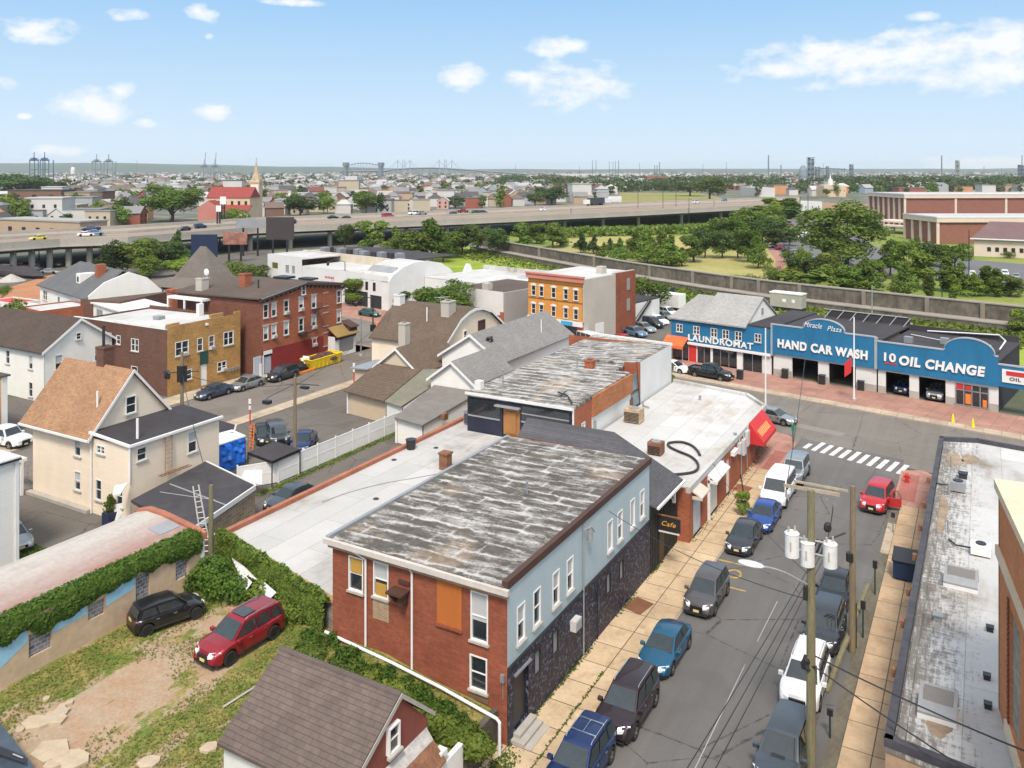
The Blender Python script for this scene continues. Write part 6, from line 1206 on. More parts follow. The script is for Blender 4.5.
def ptree(px,py,ptop,kind,label,mat=None,det=2,wpx=None,**kw):
    """base pixel, top pixel and crown width in pixels"""
    z = kw.get('z',0);p = G(px,py,z);d = F*(HC-z)/(py-170);h = (py-ptop)*d/F
    nat = {'broad': .72,'round': .5,'cone': .46,'column': .25,'bush': 1.0}[kind];wid = (wpx*d/F)/(h*nat) if wpx else 1.0
    return tree(p.x,p.y,h,kind,label,mat,det,wid=wid,**kw)
def scatter(name,P,Nn,size,mat,label,cat,kind=None,group=None):
    me = leafmesh(name,P,Nn,size,mat);o = bpy.data.objects.new(name,me);C.objects.link(o);W[o] = Matrix.Identity(4);tag(o,label,cat,group)
    if kind: o['kind'] = kind
    return o
rng = np.random.default_rng(11)
# ivy on the painted shed: a thick band hanging over the wall top, with a ragged lower edge
def ivy_band(n):
    s = rng.uniform(5,32.9,n);low = np.interp(s,[5,21.5,23,23.9,24.4,26,27.4,29.5,31,32.9],[4.2,4.45,4.4,3.95,4.15,4.3,4.6,4.6,4.4,4.2]) + np.array([.3*noise.noise(Vector((float(q)*1.3,0,1))) for q in s])
    t = rng.random(n)**.9;z = low + (5.35-low)*t;out = .05+.16*np.sin(np.pi*np.clip(t,0,1))*rng.uniform(.3,1,n);x = -39.4+out;top = rng.random(n) < .28;x = np.where(top,-39.4-rng.random(n)*.95,x);z = np.where(top,5.25+rng.random(n)*.18,z)
    Nn = np.stack([np.where(top,.2,1.),np.zeros(n),np.where(top,1.,.45)],1)+rng.normal(size=(n,3))*.45;Nn /= np.linalg.norm(Nn,axis=1)[:,None];return np.stack([x,s,z],1),Nn
P,Nn = ivy_band(26000);scatter('ivy',P,Nn,.105,m_ivy,'thick green ivy hanging over top of the painted shed wall','ivy')
def hedge_box(x0,y0,x1,y1,z0,z1,th,n,bul=.3):
    a = np.array([x0,y0]);b = np.array([x1,y1]);d = (b-a);L = np.linalg.norm(d);d /= L;nn = np.array([d[1],-d[0]])
    s = rng.random(n)*L;t = rng.random(n);wob = np.array([noise.noise(Vector((float(q)*.7,float(w)*2.5,5))) for q,w in zip(s,t)]);ztop = z1 + np.array([noise.noise(Vector((float(q)*.9,2,2))) for q in s])*.35
    f = rng.random(n) < .72;o = np.where(f,th/2 + wob*bul*1.6,rng.uniform(-th/2,th/2,n));z = np.where(f,z0+(ztop-z0)*t,ztop+rng.normal(size=n)*.06);xy = a + np.outer(s,d) + np.outer(o,nn)
    Nn = np.stack([np.where(f,nn[0],0),np.where(f,nn[1],0),np.where(f,.35,1)],1)+rng.normal(size=(n,3))*.5;Nn /= np.linalg.norm(Nn,axis=1)[:,None];return np.stack([xy[:,0],xy[:,1],z],1),Nn
P,Nn = hedge_box(-41.0,35.7,-29.7,32.75,2.3,4.0,.5,17000,.18);scatter('ivy',P,Nn,.11,m_ivy,'dense climbing ivy hedge along the near edge of flat white building','ivy')
def shrubs(pts,n,size,mat,label,nm='shrub',cat='shrub',group=None):
    lob = [(x,y,z,r,h) for x,y,z,r,h in pts];P,Nn = crown_pts(n,lob,.4,.5);return scatter(nm,P,Nn,size,mat,label,cat,None,group)
gg = lambda px,py,z: tuple(G(px,py,z)[:2])
shrubs([(*gg(210,578,2.8),2.9,1.3,1.1),(*gg(222,590,2.6),2.7,1.2,.9),(*gg(196,582,2.6),2.6,.9,.8),(*gg(240,596,2.6),2.8,1.0,.8)],5500,.1,m_ivy,'large rounded shrub at foot of mossy pole')
shrubs([(*gg(262,598,2.6),2.7,1.0,.8),(*gg(275,606,2.5),2.6,.8,.7),(*gg(285,612,2.5),2.6,.8,.6),(*gg(296,618,2.4),2.5,.8,.6)],4200,.1,m_folY,'bright weedy shrub behind dark red suv')
shrubs([(*gg(305,650,2.4),2.4,.6,.4),(*gg(316,655,2.4),2.4,.6,.4),(*gg(335,668,2.3),2.3,.6,.35),(*gg(350,672,2.2),2.3,.6,.35)],2600,.09,m_fol,'low shrub below left downspout of brick wall')
shrubs([(*gg(368,680,2.2),2.2,.6,.35),(*gg(386,690,2.2),2.1,.7,.45),(*gg(398,696,2.1),2.2,.6,.5)],3400,.1,m_folY,'pale leafy bush between garage ridge and waste pipe')
shrubs([(*gg(418,712,2),1.95,.6,.4),(*gg(434,722,2),1.9,.65,.5),(*gg(450,732,1.8),1.8,.75,.6),(*gg(464,740,1.6),1.7,.8,.65),(*gg(474,750,1.4),1.6,.7,.6),(*gg(484,748,1.6),1.6,.5,.4)],6500,.1,m_folY,'big leafy shrub mass beside garage gable and retaining wall')
shrubs([(*gg(x,y,2.2),z,r,h) for x,y,z,r,h in [(308+i*4.1+random.uniform(-5,5),640+i*1.95+random.uniform(-5,7),2.45-i*.017,random.uniform(.2,.6),random.uniform(.15,.5)) for i in range(38)]],9000,.085,m_ivy,'weedy growth along the waste pipe at foot of brick wall')
T,p = PLANTER;me_p,me_n = crown_pts(500,[(p.x,p.y,1.3,.45,.6),(p.x,p.y,1.8,.25,.4)],.3,.6)
me = leafmesh('foliage',me_p - np.array([p.x,p.y,0]),me_n,.1,m_fol);o = bpy.data.objects.new('foliage',me);C.objects.link(o);o.parent = T
# little kerb tree and street plants
p = G(745,517);tree(p.x-.2,p.y,2.5,'round','small bright green street sapling beside near black sedan',m_folY,2,wid=.9)
p = G(836,580)
# grass blades over the garden lot, weeds in the joints
n = 42000;x = rng.uniform(-39.2,-20,n);y = rng.uniform(12,32.5,n)
keep = np.array([noise.noise(Vector((float(a)*.55,float(b)*.3,7)))*.9 + .25 - .75*math.exp(-((float(a)+.12*float(b)+30.9)/1.9)**2)*(1.25 if b < 26 else .7) > rng.uniform(-.25,.25) for a,b in zip(x,y)])
x,y = x[keep],y[keep];z = np.array([lotz(a,b) for a,b in zip(x,y)])+.05;n = len(x);Nn = rng.normal(size=(n,3));Nn[:,2] = abs(Nn[:,2])+.8;Nn /= np.linalg.norm(Nn,axis=1)[:,None]
o = scatter('grass',np.stack([x,y,z],1),Nn,.06,foliage('lot_grass_blades',(.11,.16,.03),(.17,.20,.045),(.28,.25,.09),.7),'patchy uncut grass over the garden lot','grass','stuff')
pts = []
for k in range(2600):
    w = random.random()
    if w < .2: pts.append((-18.65+random.gauss(0,.06),random.choice([31,34,39,41,47,52])+random.gauss(0,.8),.15))
    elif w < .45: pts.append((-18.4+random.gauss(0,.3),31+random.gauss(0,.8),.15))
    elif w < .6: pts.append((random.choice([-17.2,-18.8+.1])+random.gauss(0,.04),random.uniform(31,40),.15))
    elif w < .75: pts.append((-51.2+random.gauss(0,.3)+.3,random.uniform(50,67),.05))
    elif w < .9: pts.append((random.uniform(-5.2,-4.8),random.uniform(30,62),.05))
    else: pts.append((-17.75+random.gauss(0,.1),random.uniform(57,80),.15))
P = np.array(pts);Nn = rng.normal(size=P.shape);Nn /= np.linalg.norm(Nn,axis=1)[:,None]
scatter('weeds',P,Nn,.08,m_ivy,'weeds growing in pavement joints and along walls','weeds','stuff')
n = 1700;P = np.stack([-51.1+np.abs(rng.normal(size=n))*.28,rng.uniform(48,67,n),rng.uniform(.02,.16,n)],1);Nn = rng.normal(size=P.shape);Nn /= np.linalg.norm(Nn,axis=1)[:,None];scatter('weeds',P,Nn,.09,m_fol,'ragged grass strip at foot of the white fence','weeds','stuff')
P1_ = G(35,555);n = 1200;P = np.stack([rng.uniform(P1_.x-2,P1_.x+1.3,n),rng.uniform(P1_.y-1.5,P1_.y+.8,n),rng.uniform(.02,.15,n)],1);Nn = rng.normal(size=P.shape);Nn /= np.linalg.norm(Nn,axis=1)[:,None];scatter('grass',P,Nn,.12,m_ivy,'small grass patch behind the silver car','grass','stuff')
# ================================================================ right hand building with stained white roof
T = thing('stained_roof_building','flat building with stained white roof and dark parapet beside right pavement','building',(5,55,0))
q = [(-3.3,34.6),(14,32.2),(14,74.6),(-.4,77.0),(-3.1,76.0)]
part('wall',T,None,surf('tan_side_wall',(.36,.25,.16),.9,.15,1),lambda m: m.prism([(-3.25,34.65),(13.9,32.3),(13.9,74.5),(-.4,76.9),(-3.05,75.9)],-.05,4.1))
part('roof',T,None,m_wroof3,lambda m: m.prism(q,4.1,4.3))
def edg(m):
    for a,b in zip(q,q[1:]+q[:1]):
        d = (Vector(b)-Vector(a)).normalized();nn = Vector((-d.y,d.x))*.32;m.prism([a,b,(b[0]+nn.x,b[1]+nn.y),(a[0]+nn.x,a[1]+nn.y)],4.28,4.62)
part('parapet',T,None,surf('charcoal_parapet',(.055,.055,.065),.8,.25,1,.2,4),edg)
m_st = surf('rusty_brown_roof_stain',(.26,.20,.14),.9,.35,.8,.2,4)
for cx,cy_,rx,ry in ((-2.0,71.5,.8,2.0),(-.9,72.0,.7,1.4),(-2.3,60,.35,4.0),(-1.5,37.2,.5,1.2)): part('roof_stain',T,None,m_st,lambda m: m.prism([(cx+math.cos(i*.35)*rx*random.uniform(.6,1.1),cy_+math.sin(i*.35)*ry*random.uniform(.7,1.1)) for i in range(18)],4.3,4.306))
part('inner_kerb',T,None,m_wroof3,lambda m: m.prism([(-2.9,35.0),(-2.6,35.0),(-2.45,74.5),(-2.75,74.5)],4.3,4.42))
part('wall_fixings',T,None,m_rust,lambda m: [m.box(-3.5,y,4.0,-3.28,y+.3,4.35) for y in (40,44.5,48,52.5,57,61,66)])
for px,py,w,d,h,lab,mt in ((961,578,1.6,1.1,.75,'tilted grey skylight frame standing mid roof on right building',m_grey),(938,706,1.4,1.3,.8,'dark rectangular roof hatch near front of right building',m_grey),(958,483,.9,.9,.7,'grey box unit standing at far end of right roof',m_grey),(981,547,1.0,.8,.65,'white condenser beside orange brick wall on right roof',m_white),(962,482+4,.1,.1,.1,'',None)):
    if mt is None: continue
    p = G(px,py+8,4.3);T = thing('roof_unit',lab,'rooftop unit',p)
    if 'skylight' in lab or 'hatch' in lab:
        part('curb',T,(p.x,p.y,-2),m_white,lambda m: m.box(-w/2,-d/2,4.3,w/2,d/2,4.5));part('frame',T,(p.x,p.y,-2),mt,lambda m: (m.slab([(-w/2,-d/2,4.6),(w/2,-d/2,4.6),(w/2,d/2,5.1),(-w/2,d/2,5.1)],.1),m.box(-w/2,d/2-.1,4.5,w/2,d/2-.02,5.0)))
        part('pane',T,(p.x,p.y,-2),surf('clouded_glass',(.16,.15,.14),.3),lambda m: m.slab([(-w/2+.15,-d/2+.15,4.63),(w/2-.15,-d/2+.15,4.63),(w/2-.15,d/2-.15,5.09),(-w/2+.15,d/2-.15,5.09)],.02))
    else:
        part('housing',T,(p.x,p.y,-2),mt,lambda m: m.box(-w/2,-d/2,4.4,w/2,d/2,4.3+h));part('fan',T,(p.x,p.y,-2),m_black,lambda m: m.cyl(0,0,4.3+h,4.36+h,d*.35,n=14));part('pipe',T,(p.x,p.y,-2),m_black,lambda m: m.tube([(-w/2,0,4.6),(-w/2-.8,.3,4.45),(-w/2-1.2,1.1,4.4)],.05))
for k,(px,py,r,lab) in enumerate(((963,478,.4,'square black open vent on right roof'),(938,620,.28,'grey vent box near left edge of right roof'),(951,467,.16,'tiny pipe stub near far edge of right roof'),(948,533,.16,'thin pipe stub mid way along right roof'),(990,631,.22,'small dark vent near brick wall base, farther one'),(987,679,.2,'small dark vent near brick wall base, middle one'),(988,708,.2,'small dark vent near brick wall base, nearest one'),(949,495,.2,'upright green grey pipe on right roof'))):
    p = G(px,py,4.3);r *= .65;o = part('roof_vent',None,None,m_black if k in (0,4,5,6) else m_grey,lambda m: (m.box(p.x-r,p.y-r,4.3,p.x+r,p.y+r,4.3+r*1.3),m.box(p.x-r*1.2,p.y-r*1.2,4.3+r*1.3,p.x+r*1.2,p.y+r*1.2,4.36+r*1.3)) if k not in (2,3,7) else m.cyl(p.x,p.y,4.3,5.1,r*.5));tag(o,lab,'roof vent','vents on the stained white roof')
# tall orange brick building, frame edge
T = thing('orange_brick_tower','tall orange brick building with thick cream coping at right edge','building',(6,34,0))
c0 = Vector((.55,39.4));an = -(90 - (math.degrees(TH) - 22.2));dr = Vector((math.cos(R(-97.4+0)),math.sin(R(-97.4))));dr = Vector((math.sin(R(22.2)-TH)*-1,-math.cos(R(22.2)-TH)));ZT2 = 13.6
perp = Vector((-dr.y,dr.x));c1 = c0+dr*14;c2 = c1+perp*12;c3 = c0+perp*12;ang_ = math.degrees(math.atan2(dr.y,dr.x))
m_tower = brick('orange_tower_brick',(.56,.2,.07),(.48,.165,.06),(.36,.2,.12),.12)
wall('wall',T,(c0.x,c0.y,ang_),0,14,0,ZT2-.1,m_tower,holes=[(2.6,4.6,5.2,9.7)])
fr = (c0.x,c0.y,ang_)
part('wall',T,fr,m_tower,lambda m: (m.box(0,.0,0,.3,12,ZT2-.1),m.box(13.7,0,0,14,12,ZT2-.1),m.box(.31,11.7,0,13.69,12,ZT2-.1)))
part('coping',T,fr,surf('cream_stone_coping',(.62,.50,.36),.85,.08,.6),lambda m: (m.box(-.12,-.15,ZT2-.35,14,.95,ZT2),m.box(-.12,.96,ZT2-.35,.95,12.1,ZT2)))
part('roof',T,fr,m_tar,lambda m: m.box(.3,.2,ZT2-1.6,13.7,11.7,ZT2-1.5));part('parapet_wall',T,fr,m_tower,lambda m: (m.box(.6,.3,ZT2-1.49,13.6,.6,ZT2-.36),m.box(.31,.61,ZT2-1.49,.6,11.6,ZT2-.36)))
part('belt_course',T,fr,surf('cream_stone_coping',(.62,.50,.36)),lambda m: (m.box(-.05,-.12,10.55,14,-.003,10.95),m.box(2.2,-.14,4.7,5.0,-.003,5.15)))
part('soldier_course',T,fr,surf('dark_brick_edge',(.2,.06,.03),.9),lambda m: [m.box(2.3,-.06,5.2+k*.2,2.58,-.003,5.32+k*.2) for k in range(24)]);part('block_panel',T,fr,m_stoneblk,lambda m: m.box(2.6,.1,5.2,4.6,.18,9.7))
# pavement furniture on the right
T = thing('hydrant','red fire hydrant on red pavers at the corner','hydrant',G(907,484));p = G(907,484)
part('body',T,None,m_redp,lambda m: (m.cyl(p.x,p.y,.13,.75,.14),m.cyl(p.x,p.y,.75,.92,.17,.05),m.box(p.x-.26,p.y-.08,.5,p.x+.26,p.y+.08,.66),m.cyl(p.x,p.y,.13,.22,.2)))
p = G(906,579);T = thing('dumpster','dark blue wheeled rubbish container against right building wall','dumpster',p,0)
part('body',T,None,surf('dark_blue_steel',(.012,.03,.07),.5,.2,1),lambda m: (m.slab([(p.x-.75,p.y-.8,1.35),(p.x+.75,p.y-.8,1.35),(p.x+.75,p.y+.8,1.6),(p.x-.75,p.y+.8,1.6)],.05),m.box(p.x-.7,p.y-.75,.25,p.x+.7,p.y+.75,1.3)))
part('lid',T,None,m_black,lambda m: m.slab([(p.x-.78,p.y-.85,1.42),(p.x+.78,p.y-.85,1.42),(p.x+.78,p.y+.8,1.68),(p.x-.78,p.y+.8,1.68)],.06))
for dx in (-.5,.5): part('wheel',T,None,m_black,lambda m: m.cyl(p.x+dx,p.y-.5,.13,.25,.1))
for px,py,top,lab in ((875,594,560,'dark green post on verge by rubbish container'),(893,533,512,'thin post on pale ramp slab near red suv'),(830,737,708,'black meter post at foot of slanting pole, nearest'),(863,637,600,'black meter post beside the brown wooden pole'),(793,452,424,'green street name post at crosswalk corner')):
    p = G(px,py,.05);h = (py-top)*(F*HC/(py-170))/F;T = thing('street_post',lab,'post',p);part('pole',T,None,m_galv if 'thin' in lab else surf('dark_green_post',(.02,.05,.04),.5),lambda m: m.cyl(p.x,p.y,0,h*.8,.045));part('head',T,None,m_black if 'green street' not in lab else surf('green_sign',(.02,.2,.12),.5),lambda m: m.box(p.x-.13,p.y-.06,h*.78,p.x+.13,p.y+.06,h))
p = G(737,458+2,.13);T = thing('tilted_post','dark slanting bracket post on left pavement before the meters','post',G(746,508,.13));pb = G(746,506,.13);part('pole',T,None,m_black,lambda m: m.tube([pb,(pb.x-.5,pb.y+.3,2.4)],.05))
# main pole with three transformers and street light
p = G(811,772);hpole = 26.3 + (170-488)*0;dp = F*HC/(772-170);ht = HC-(490-170)*dp/F
T = thing('transformer_pole','tall mossy wooden pole carrying three white transformers and a street lamp','utility pole',p)
part('pole',T,None,m_woodgreen,lambda m: m.tube([(p.x,p.y,0),(p.x,p.y,ht)],.22,12,r2=.16))
ca = 118;dirv = Vector((RT.x,RT.y,0));dpx = dp/F
def onpole(px,py): return Vector((p.x,p.y,0)) + dirv*((px-810)*dpx) + Vector((0,0,HC-(py-170)*dpx))
part('crossarm',T,None,surf('pale_grey_timber',(.33,.28,.21),.9,.2,1,.2,5),lambda m: (m.slab([onpole(783,484),onpole(783,487),onpole(839,497),onpole(839,493.5)],.1),m.slab([onpole(786,482)+Vector((.25,.35,0)),onpole(786,484)+Vector((.25,.35,0)),onpole(840,494)+Vector((.25,.35,0)),onpole(840,492)+Vector((.25,.35,0))],.1)))
for (px,py) in ((791,544),(806.5,553),(829,554.5)):
    o = part('transformer',T,None,surf('transformer_white',(.62,.63,.62),.45,.08,2),lambda m: (m.cyl(*onpole(px,py)[:2],onpole(px,py+12).z,onpole(px,py-11).z,.30,n=18),m.cyl(*onpole(px,py)[:2],onpole(px,py-11).z,onpole(px,py-12.5).z,.32,.25,n=18)),smooth=False)
    c = onpole(px,py);t_ = onpole(px,py-12.5).z;part('bushing',o,None,m_concrete,lambda m: [m.cyl(c.x+dx,c.y+dx,t_,t_+.22,.045) for dx in (-.12,.1)] + [m.box(c.x-.03,c.y-.32,c.z-.2,c.x+.03,c.y-.3,c.z+.2)])
part('bracket',T,None,m_galv,lambda m: (m.tube([onpole(791,548),onpole(829,558)],.05),m.tube([onpole(791,536),onpole(829,544)],.05)))
arm = [onpole(x,y) for x,y in ((809,585.5),(798,580),(785,573),(770,568),(757,566))];part('lamp_arm',T,None,m_galv,lambda m: m.tube(smooth([a+Vector((.0,0,0)) for a in arm]),.045,8))
h0 = onpole(750,564);part('lamp_head',T,None,surf('lamp_head_white',(.55,.58,.6),.35),lambda m: m.blob(tuple(h0),(.62,.25,.12),1,.03),smooth=True)
part('meter_can',T,None,m_black,lambda m: (m.box(p.x-.28,p.y-.35,onpole(810,598).z,p.x-.1,p.y-.15,onpole(810,585).z),m.blob(tuple(onpole(807,664)),(.3,.2,.35),3,.3)))
part('insulator',T,None,m_galv,lambda m: [m.cyl(*onpole(x,y)[:2],onpole(x,y).z-.3,onpole(x,y).z,.04) for x,y in ((785,490),(833,500),(826,499))])
PT,HTOP = p,ht
# brown pole behind and leaning prop
p2 = G(852,652);d2 = F*HC/(652-170);h2 = HC-(486-170)*d2/F
T = thing('utility_pole','plain brown wooden pole between right kerb cars and pavement','utility pole',p2);part('pole',T,None,m_wood,lambda m: m.tube([(p2.x,p2.y,0),(p2.x+.05,p2.y,h2)],.2,10,r2=.14));part('cable_box',T,None,m_black,lambda m: m.cyl(p2.x-.1,p2.y-.1,h2*.55,h2*.6,.2));part('conduit',T,None,m_black,lambda m: m.tube([(p2.x+.2,p2.y,h2*.3),(p2.x+.2,p2.y,.3)],.05))
pa = G(826,693);o = part('wooden_prop',None,None,m_woodgreen,lambda m: m.tube([(pa.x,pa.y,0),tuple(G(868,585,1.6))],.15,8));tag(o,'old mossy pole leaning low between kerb and brown pole','leaning pole')
p3 = G(839,577);
o = part('insulator_cluster',None,None,m_black,lambda m: (m.tube([(p2.x-.3,p2.y-.2,h2*.72),(p2.x-1.3,p2.y-.5,h2*.66)],.05),[m.tube([(p2.x-1.2-k*.25,p2.y-.5,h2*.66),(p2.x-1.5-k*.25,p2.y-.6,h2*.58)],.06) for k in range(3)],m.blob((p2.x-1.2,p2.y-.4,h2*.74),(.22,.22,.28),2,.1)));tag(o,'cluster of black cable clamps hung near top of brown pole','cable clamps')
# overhead wires
def wire(lab,a,b,sag=.8,r=.022,grp='overhead wires of the side street'):
    a,b = Vector(a),Vector(b);pts = [a.lerp(b,t/12)-Vector((0,0,sag*4*(t/12)*(1-t/12))) for t in range(13)];o = part('wire',None,None,m_black,lambda m: m.tube(pts,r,4));tag(o,lab,'wire',grp)
top = lambda px,py: onpole.__wrapped__(px,py) if False else None
def at_(px,py): return Vector((PT.x,PT.y,0)) + dirv*((px-810)*dpx) + Vector((0,0,HC-(py-170)*dpx))
e1,e2 = at_(785,489),at_(833,499)
for k,(a,b,lab) in enumerate(((e2,(p2.x-1.3,p2.y-.5,h2*.66),'wire from crossarm to the black clamps'),(at_(829,545),(p2.x-1.5,p2.y-.6,h2*.62),'wire from third transformer to clamps'),((p2.x-1.6,p2.y-.6,h2*.6),(-9.4,-20,11.5),'leftmost wire running towards camera over right kerb cars'),((p2.x-1.4,p2.y-.6,h2*.6),(-8.6,-20,11.5),'middle wire running towards camera over right kerb cars'),((p2.x-1.2,p2.y-.6,h2*.6),(-7.8,-20,11.5),'rightmost wire running towards camera over right kerb cars'),
    (at_(810,664),(8,26,7.5),'thick wire crossing right pavement to the stained roof'),(at_(812,655),(10,28,9.0),'thin wire crossing right pavement above the thick one'),(at_(809,600),(-18.6,44,6.8),'slack service wire from main pole to blue siding'),(at_(808,575),(-17.9,62.5,4.0),'service wire from main pole to the garages'),(e1,(-15.5,88,9),'wire from crossarm left end over the crosswalk'),)): wire(lab,a,b,.5,.035 if 'thick' in lab else .02)
wire('long wire from brown fence pole to cream house pole',P1+Vector((0,0,H1-.6)),P2+Vector((0,0,H2-1.9)),.6,.03,'wires of the left lots');wire('wire from cream house pole to the mossy short pole',P2+Vector((0,0,H2-1.8)),(P3.x,P3.y,H3-.2),.6,.025,'wires of the left lots');wire('wire from fence pole past the beige shed',P1+Vector((0,0,H1-.8)),(-70,92,8),.8,.03,'wires of the left lots')
# ================================================================ avenue shop row: one wing each
AVF = (-38,111.6,AVA)
def avxy(s,d): x,y = av(s,d);return (x,y)
m_arch = m_bluewall;m_cap = surf('grey_capping',(.30,.33,.36),.6)
T = thing('laundromat_building','blue two storey laundromat with twin grey gable roofs and white gable end','shop',(*avxy(0,0),0),AVA,'blue shop row on the avenue')
wins = [(s,4.45,.95,1.1,'pair') for s in (1.5,4.1)] + [(s,4.45,.95,1.2,'pair') for s in (6.7,8.4,10.2)] + [(12.9,4.55,.9,1.1,'pair')]
wall('front_wall',T,AVF,.2,14.7,2.75,5.9,m_bluewall,wins);
def hipm(m):
    m.slab([(-.1,-.3,5.8),(5.0,-.3,5.8),(5.0,5.0,8.6),(1.8,5.0,8.6)],.2);m.slab([(1.8,5.0,8.6),(5.0,5.0,8.6),(5.0,10,5.8),(-.1,10,5.8)],.2)
part('hip_roof',T,AVF,shingle('light_grey_shingles',(.33,.325,.31),(.28,.275,.265)),hipm)
part('gable_roof',T,AVF,shingle('light_grey_shingles2',(.35,.345,.33),(.30,.295,.285)),lambda m: (m.slab([(4.6,-.4,5.85),(11.4,-.4,5.85),(11.4,5.2,9.1),(4.6,5.2,9.1)],.2),m.slab([(4.6,5.2,9.1),(11.4,5.2,9.1),(11.4,10.5,5.85),(4.6,10.5,5.85)],.2)))
part('gable_wall',T,AVF,m_whsid,lambda m: m.ext([(0,5.7),(10.2,5.7),(5.2,8.95)],'x',10.9,11.2));part('attic_vent',T,AVF,m_grey,lambda m: m.box(11.2,4.9,6.7,11.26,5.5,7.6));part('attic_vent_frame',T,AVF,m_white,lambda m: m.box(11.2,4.8,6.55,11.24,5.6,6.69))
part('flat_roof',T,AVF,m_tar,lambda m: m.box(11.3,.1,5.9,14.8,15,6.1));part('side_wall',T,AVF,surf('pale_yellow_side',(.5,.45,.33),.9),lambda m: (m.box(.2,.02,0,.4,10,5.7),m.box(.41,9.8,0,14.7,10,5.7)))
part('soffit_band',T,AVF,m_white,lambda m: m.box(2.9,-.35,2.45,14.7,-.02,2.74))
for s0,s1 in ((2.9,4.2),(6.2,6.5),(10.0,10.8)): part('column',T,AVF,m_white,lambda m: m.box(s0,-.02,.1,s1,.2,2.44))
part('shop_window',T,AVF,m_glass,lambda m: (m.box(4.2,.1,.1,6.2,.16,2.44),m.box(6.5,.1,.3,10.0,.16,2.44),m.box(10.8,.1,.1,13.5,.16,2.44)));part('window_frame',T,AVF,m_galv,lambda m: [m.box(s,.04,.1,s+.07,.1,2.44) for s in (4.2,5.2,6.4,7.6,8.8,10.0,10.8,12.1,13.4)])
part('washing_machines',T,AVF,m_galv,lambda m: [m.box(6.6+k*.8,.4,.3,7.2+k*.8,1.0,1.3) for k in range(4)])
part('corner_awning',T,AVF,surf('orange_red_awning',(.62,.13,.04),.6,.2,1.5),lambda m: (m.slab([(-.4,-1.6,2.3),(2.9,-1.6,2.3),(2.9,-.02,3.3),(-.4,-.02,3.3)],.1),m.slab([(-.4,-1.6,2.3),(2.9,-1.6,2.3),(2.9,-1.6,1.9),(-.4,-1.6,1.9)],.05)))
part('awning_post',T,AVF,m_grey,lambda m: [m.cyl(s,-1.5,.1,2.0,.05) for s in (-.3,2.8)]);part('door',T,AVF,m_redp,lambda m: m.box(3.0,-.09,.1,4.1,-.03,2.3));part('bay_wall',T,AVF,m_glass,lambda m: m.box(.4,.1,.3,2.8,.2,2.3))
part('end_wall',T,AVF,m_whitebrick,lambda m: m.box(13.5,-.02,.1,14.7,.2,2.44));part('divider',T,AVF,m_cap,lambda m: m.box(14.7,-.25,2.6,15.0,.1,6.7))
text('lettering','LAUNDROMAT',T,AVF,7.6,3.38,.85,m_let,width=9.4,bold=.022,depth=.12,out=.04)
def arch(s0,s1,zb,zt,sa,sb,rise):
    pts = [(s0,zb),(s1,zb),(s1,zt)];c = (sa+sb)/2;w = (sb-sa)/2
    pts += [(sb,zt)] + [(c+w*math.cos(t),zt+rise*math.sin(t)) for t in np.linspace(0,math.pi,18)] + [(sa,zt),(s0,zt)]
    return pts
def archwall(T,s0,s1,zt,sa,sb,rise,seg=False):
    c = (sa+sb)/2;w = (sb-sa)/2;top = [(s0,zt),(sa,zt)] + [(c-w*math.cos(t),zt+.12+rise*math.sin(t)) for t in np.linspace(0,math.pi,19)] + [(sb,zt),(s1,zt)]
    mb = MB(AVF);n = len(top)
    for (a,b) in zip(top[:-1],top[1:]):
        if b[0]-a[0] < 1e-4: continue
        mb.add([(a[0],-.3,2.95),(b[0],-.3,2.95),(b[0],-.3,b[1]),(a[0],-.3,a[1]),(a[0],.0,2.95),(b[0],.0,2.95),(b[0],.0,b[1]),(a[0],.0,a[1])],[(0,1,2,3),(5,4,7,6),(0,4,5,1)])
    mb.box(s0,-.3,2.9,s1,0,2.949);mb.build('fascia_wall',m_bluewall,T)
    part('capping',T,AVF,m_cap,lambda m: [m.slab([(a[0],-.36,a[1]+.14),(b[0],-.36,b[1]+.14),(b[0],.06,b[1]+.14),(a[0],.06,a[1]+.14)],.13) for a,b in zip(top[:-1],top[1:])])
def bays(T,s0,s1,holes,base=m_concrete):
    wall('front_wall',T,AVF,s0,s1,0,2.95,m_whitebrick,holes=[(a,b,.0,2.7) for a,b in holes])
    cur = s0
    for a,b in holes + [(s1,s1)]:
        if a - cur > .2: part('plinth',T,AVF,base,lambda m: m.box(cur,-.05,.1,a,-.003,.95))
        cur = b
T = thing('car_wash_building','blue fronted hand car wash with arched parapet and two dark bays','shop',(*avxy(15,0),0),AVA,'blue shop row on the avenue')
bays(T,15.0,27.6,[(17.4,20.7),(22.0,25.2)]);archwall(T,15.0,27.6,6.55,18.9,24.0,1.25)
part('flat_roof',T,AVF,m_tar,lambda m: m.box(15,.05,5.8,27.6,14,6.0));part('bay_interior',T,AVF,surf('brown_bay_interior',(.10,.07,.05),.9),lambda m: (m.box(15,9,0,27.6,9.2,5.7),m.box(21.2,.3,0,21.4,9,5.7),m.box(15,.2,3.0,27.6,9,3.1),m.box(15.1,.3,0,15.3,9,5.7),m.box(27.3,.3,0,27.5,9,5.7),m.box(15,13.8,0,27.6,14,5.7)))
part('parapet_frame',T,AVF,m_galv,lambda m: (m.tube([(16.5,13.6,7.0),(27.4,13.6,7.0)],.07),[m.tube([(17+k*1.7,12.2,6.0),(17.5+k*1.7,13.6,7.0)],.05) for k in range(7)]));part('rear_parapet',T,AVF,m_tar,lambda m: m.box(17,13.65,6.0,27.6,13.95,6.9))
text('lettering','HAND CAR WASH',T,AVF,21.2,4.35,1.1,m_let,width=11.0,bold=.045,depth=.1,out=.34)
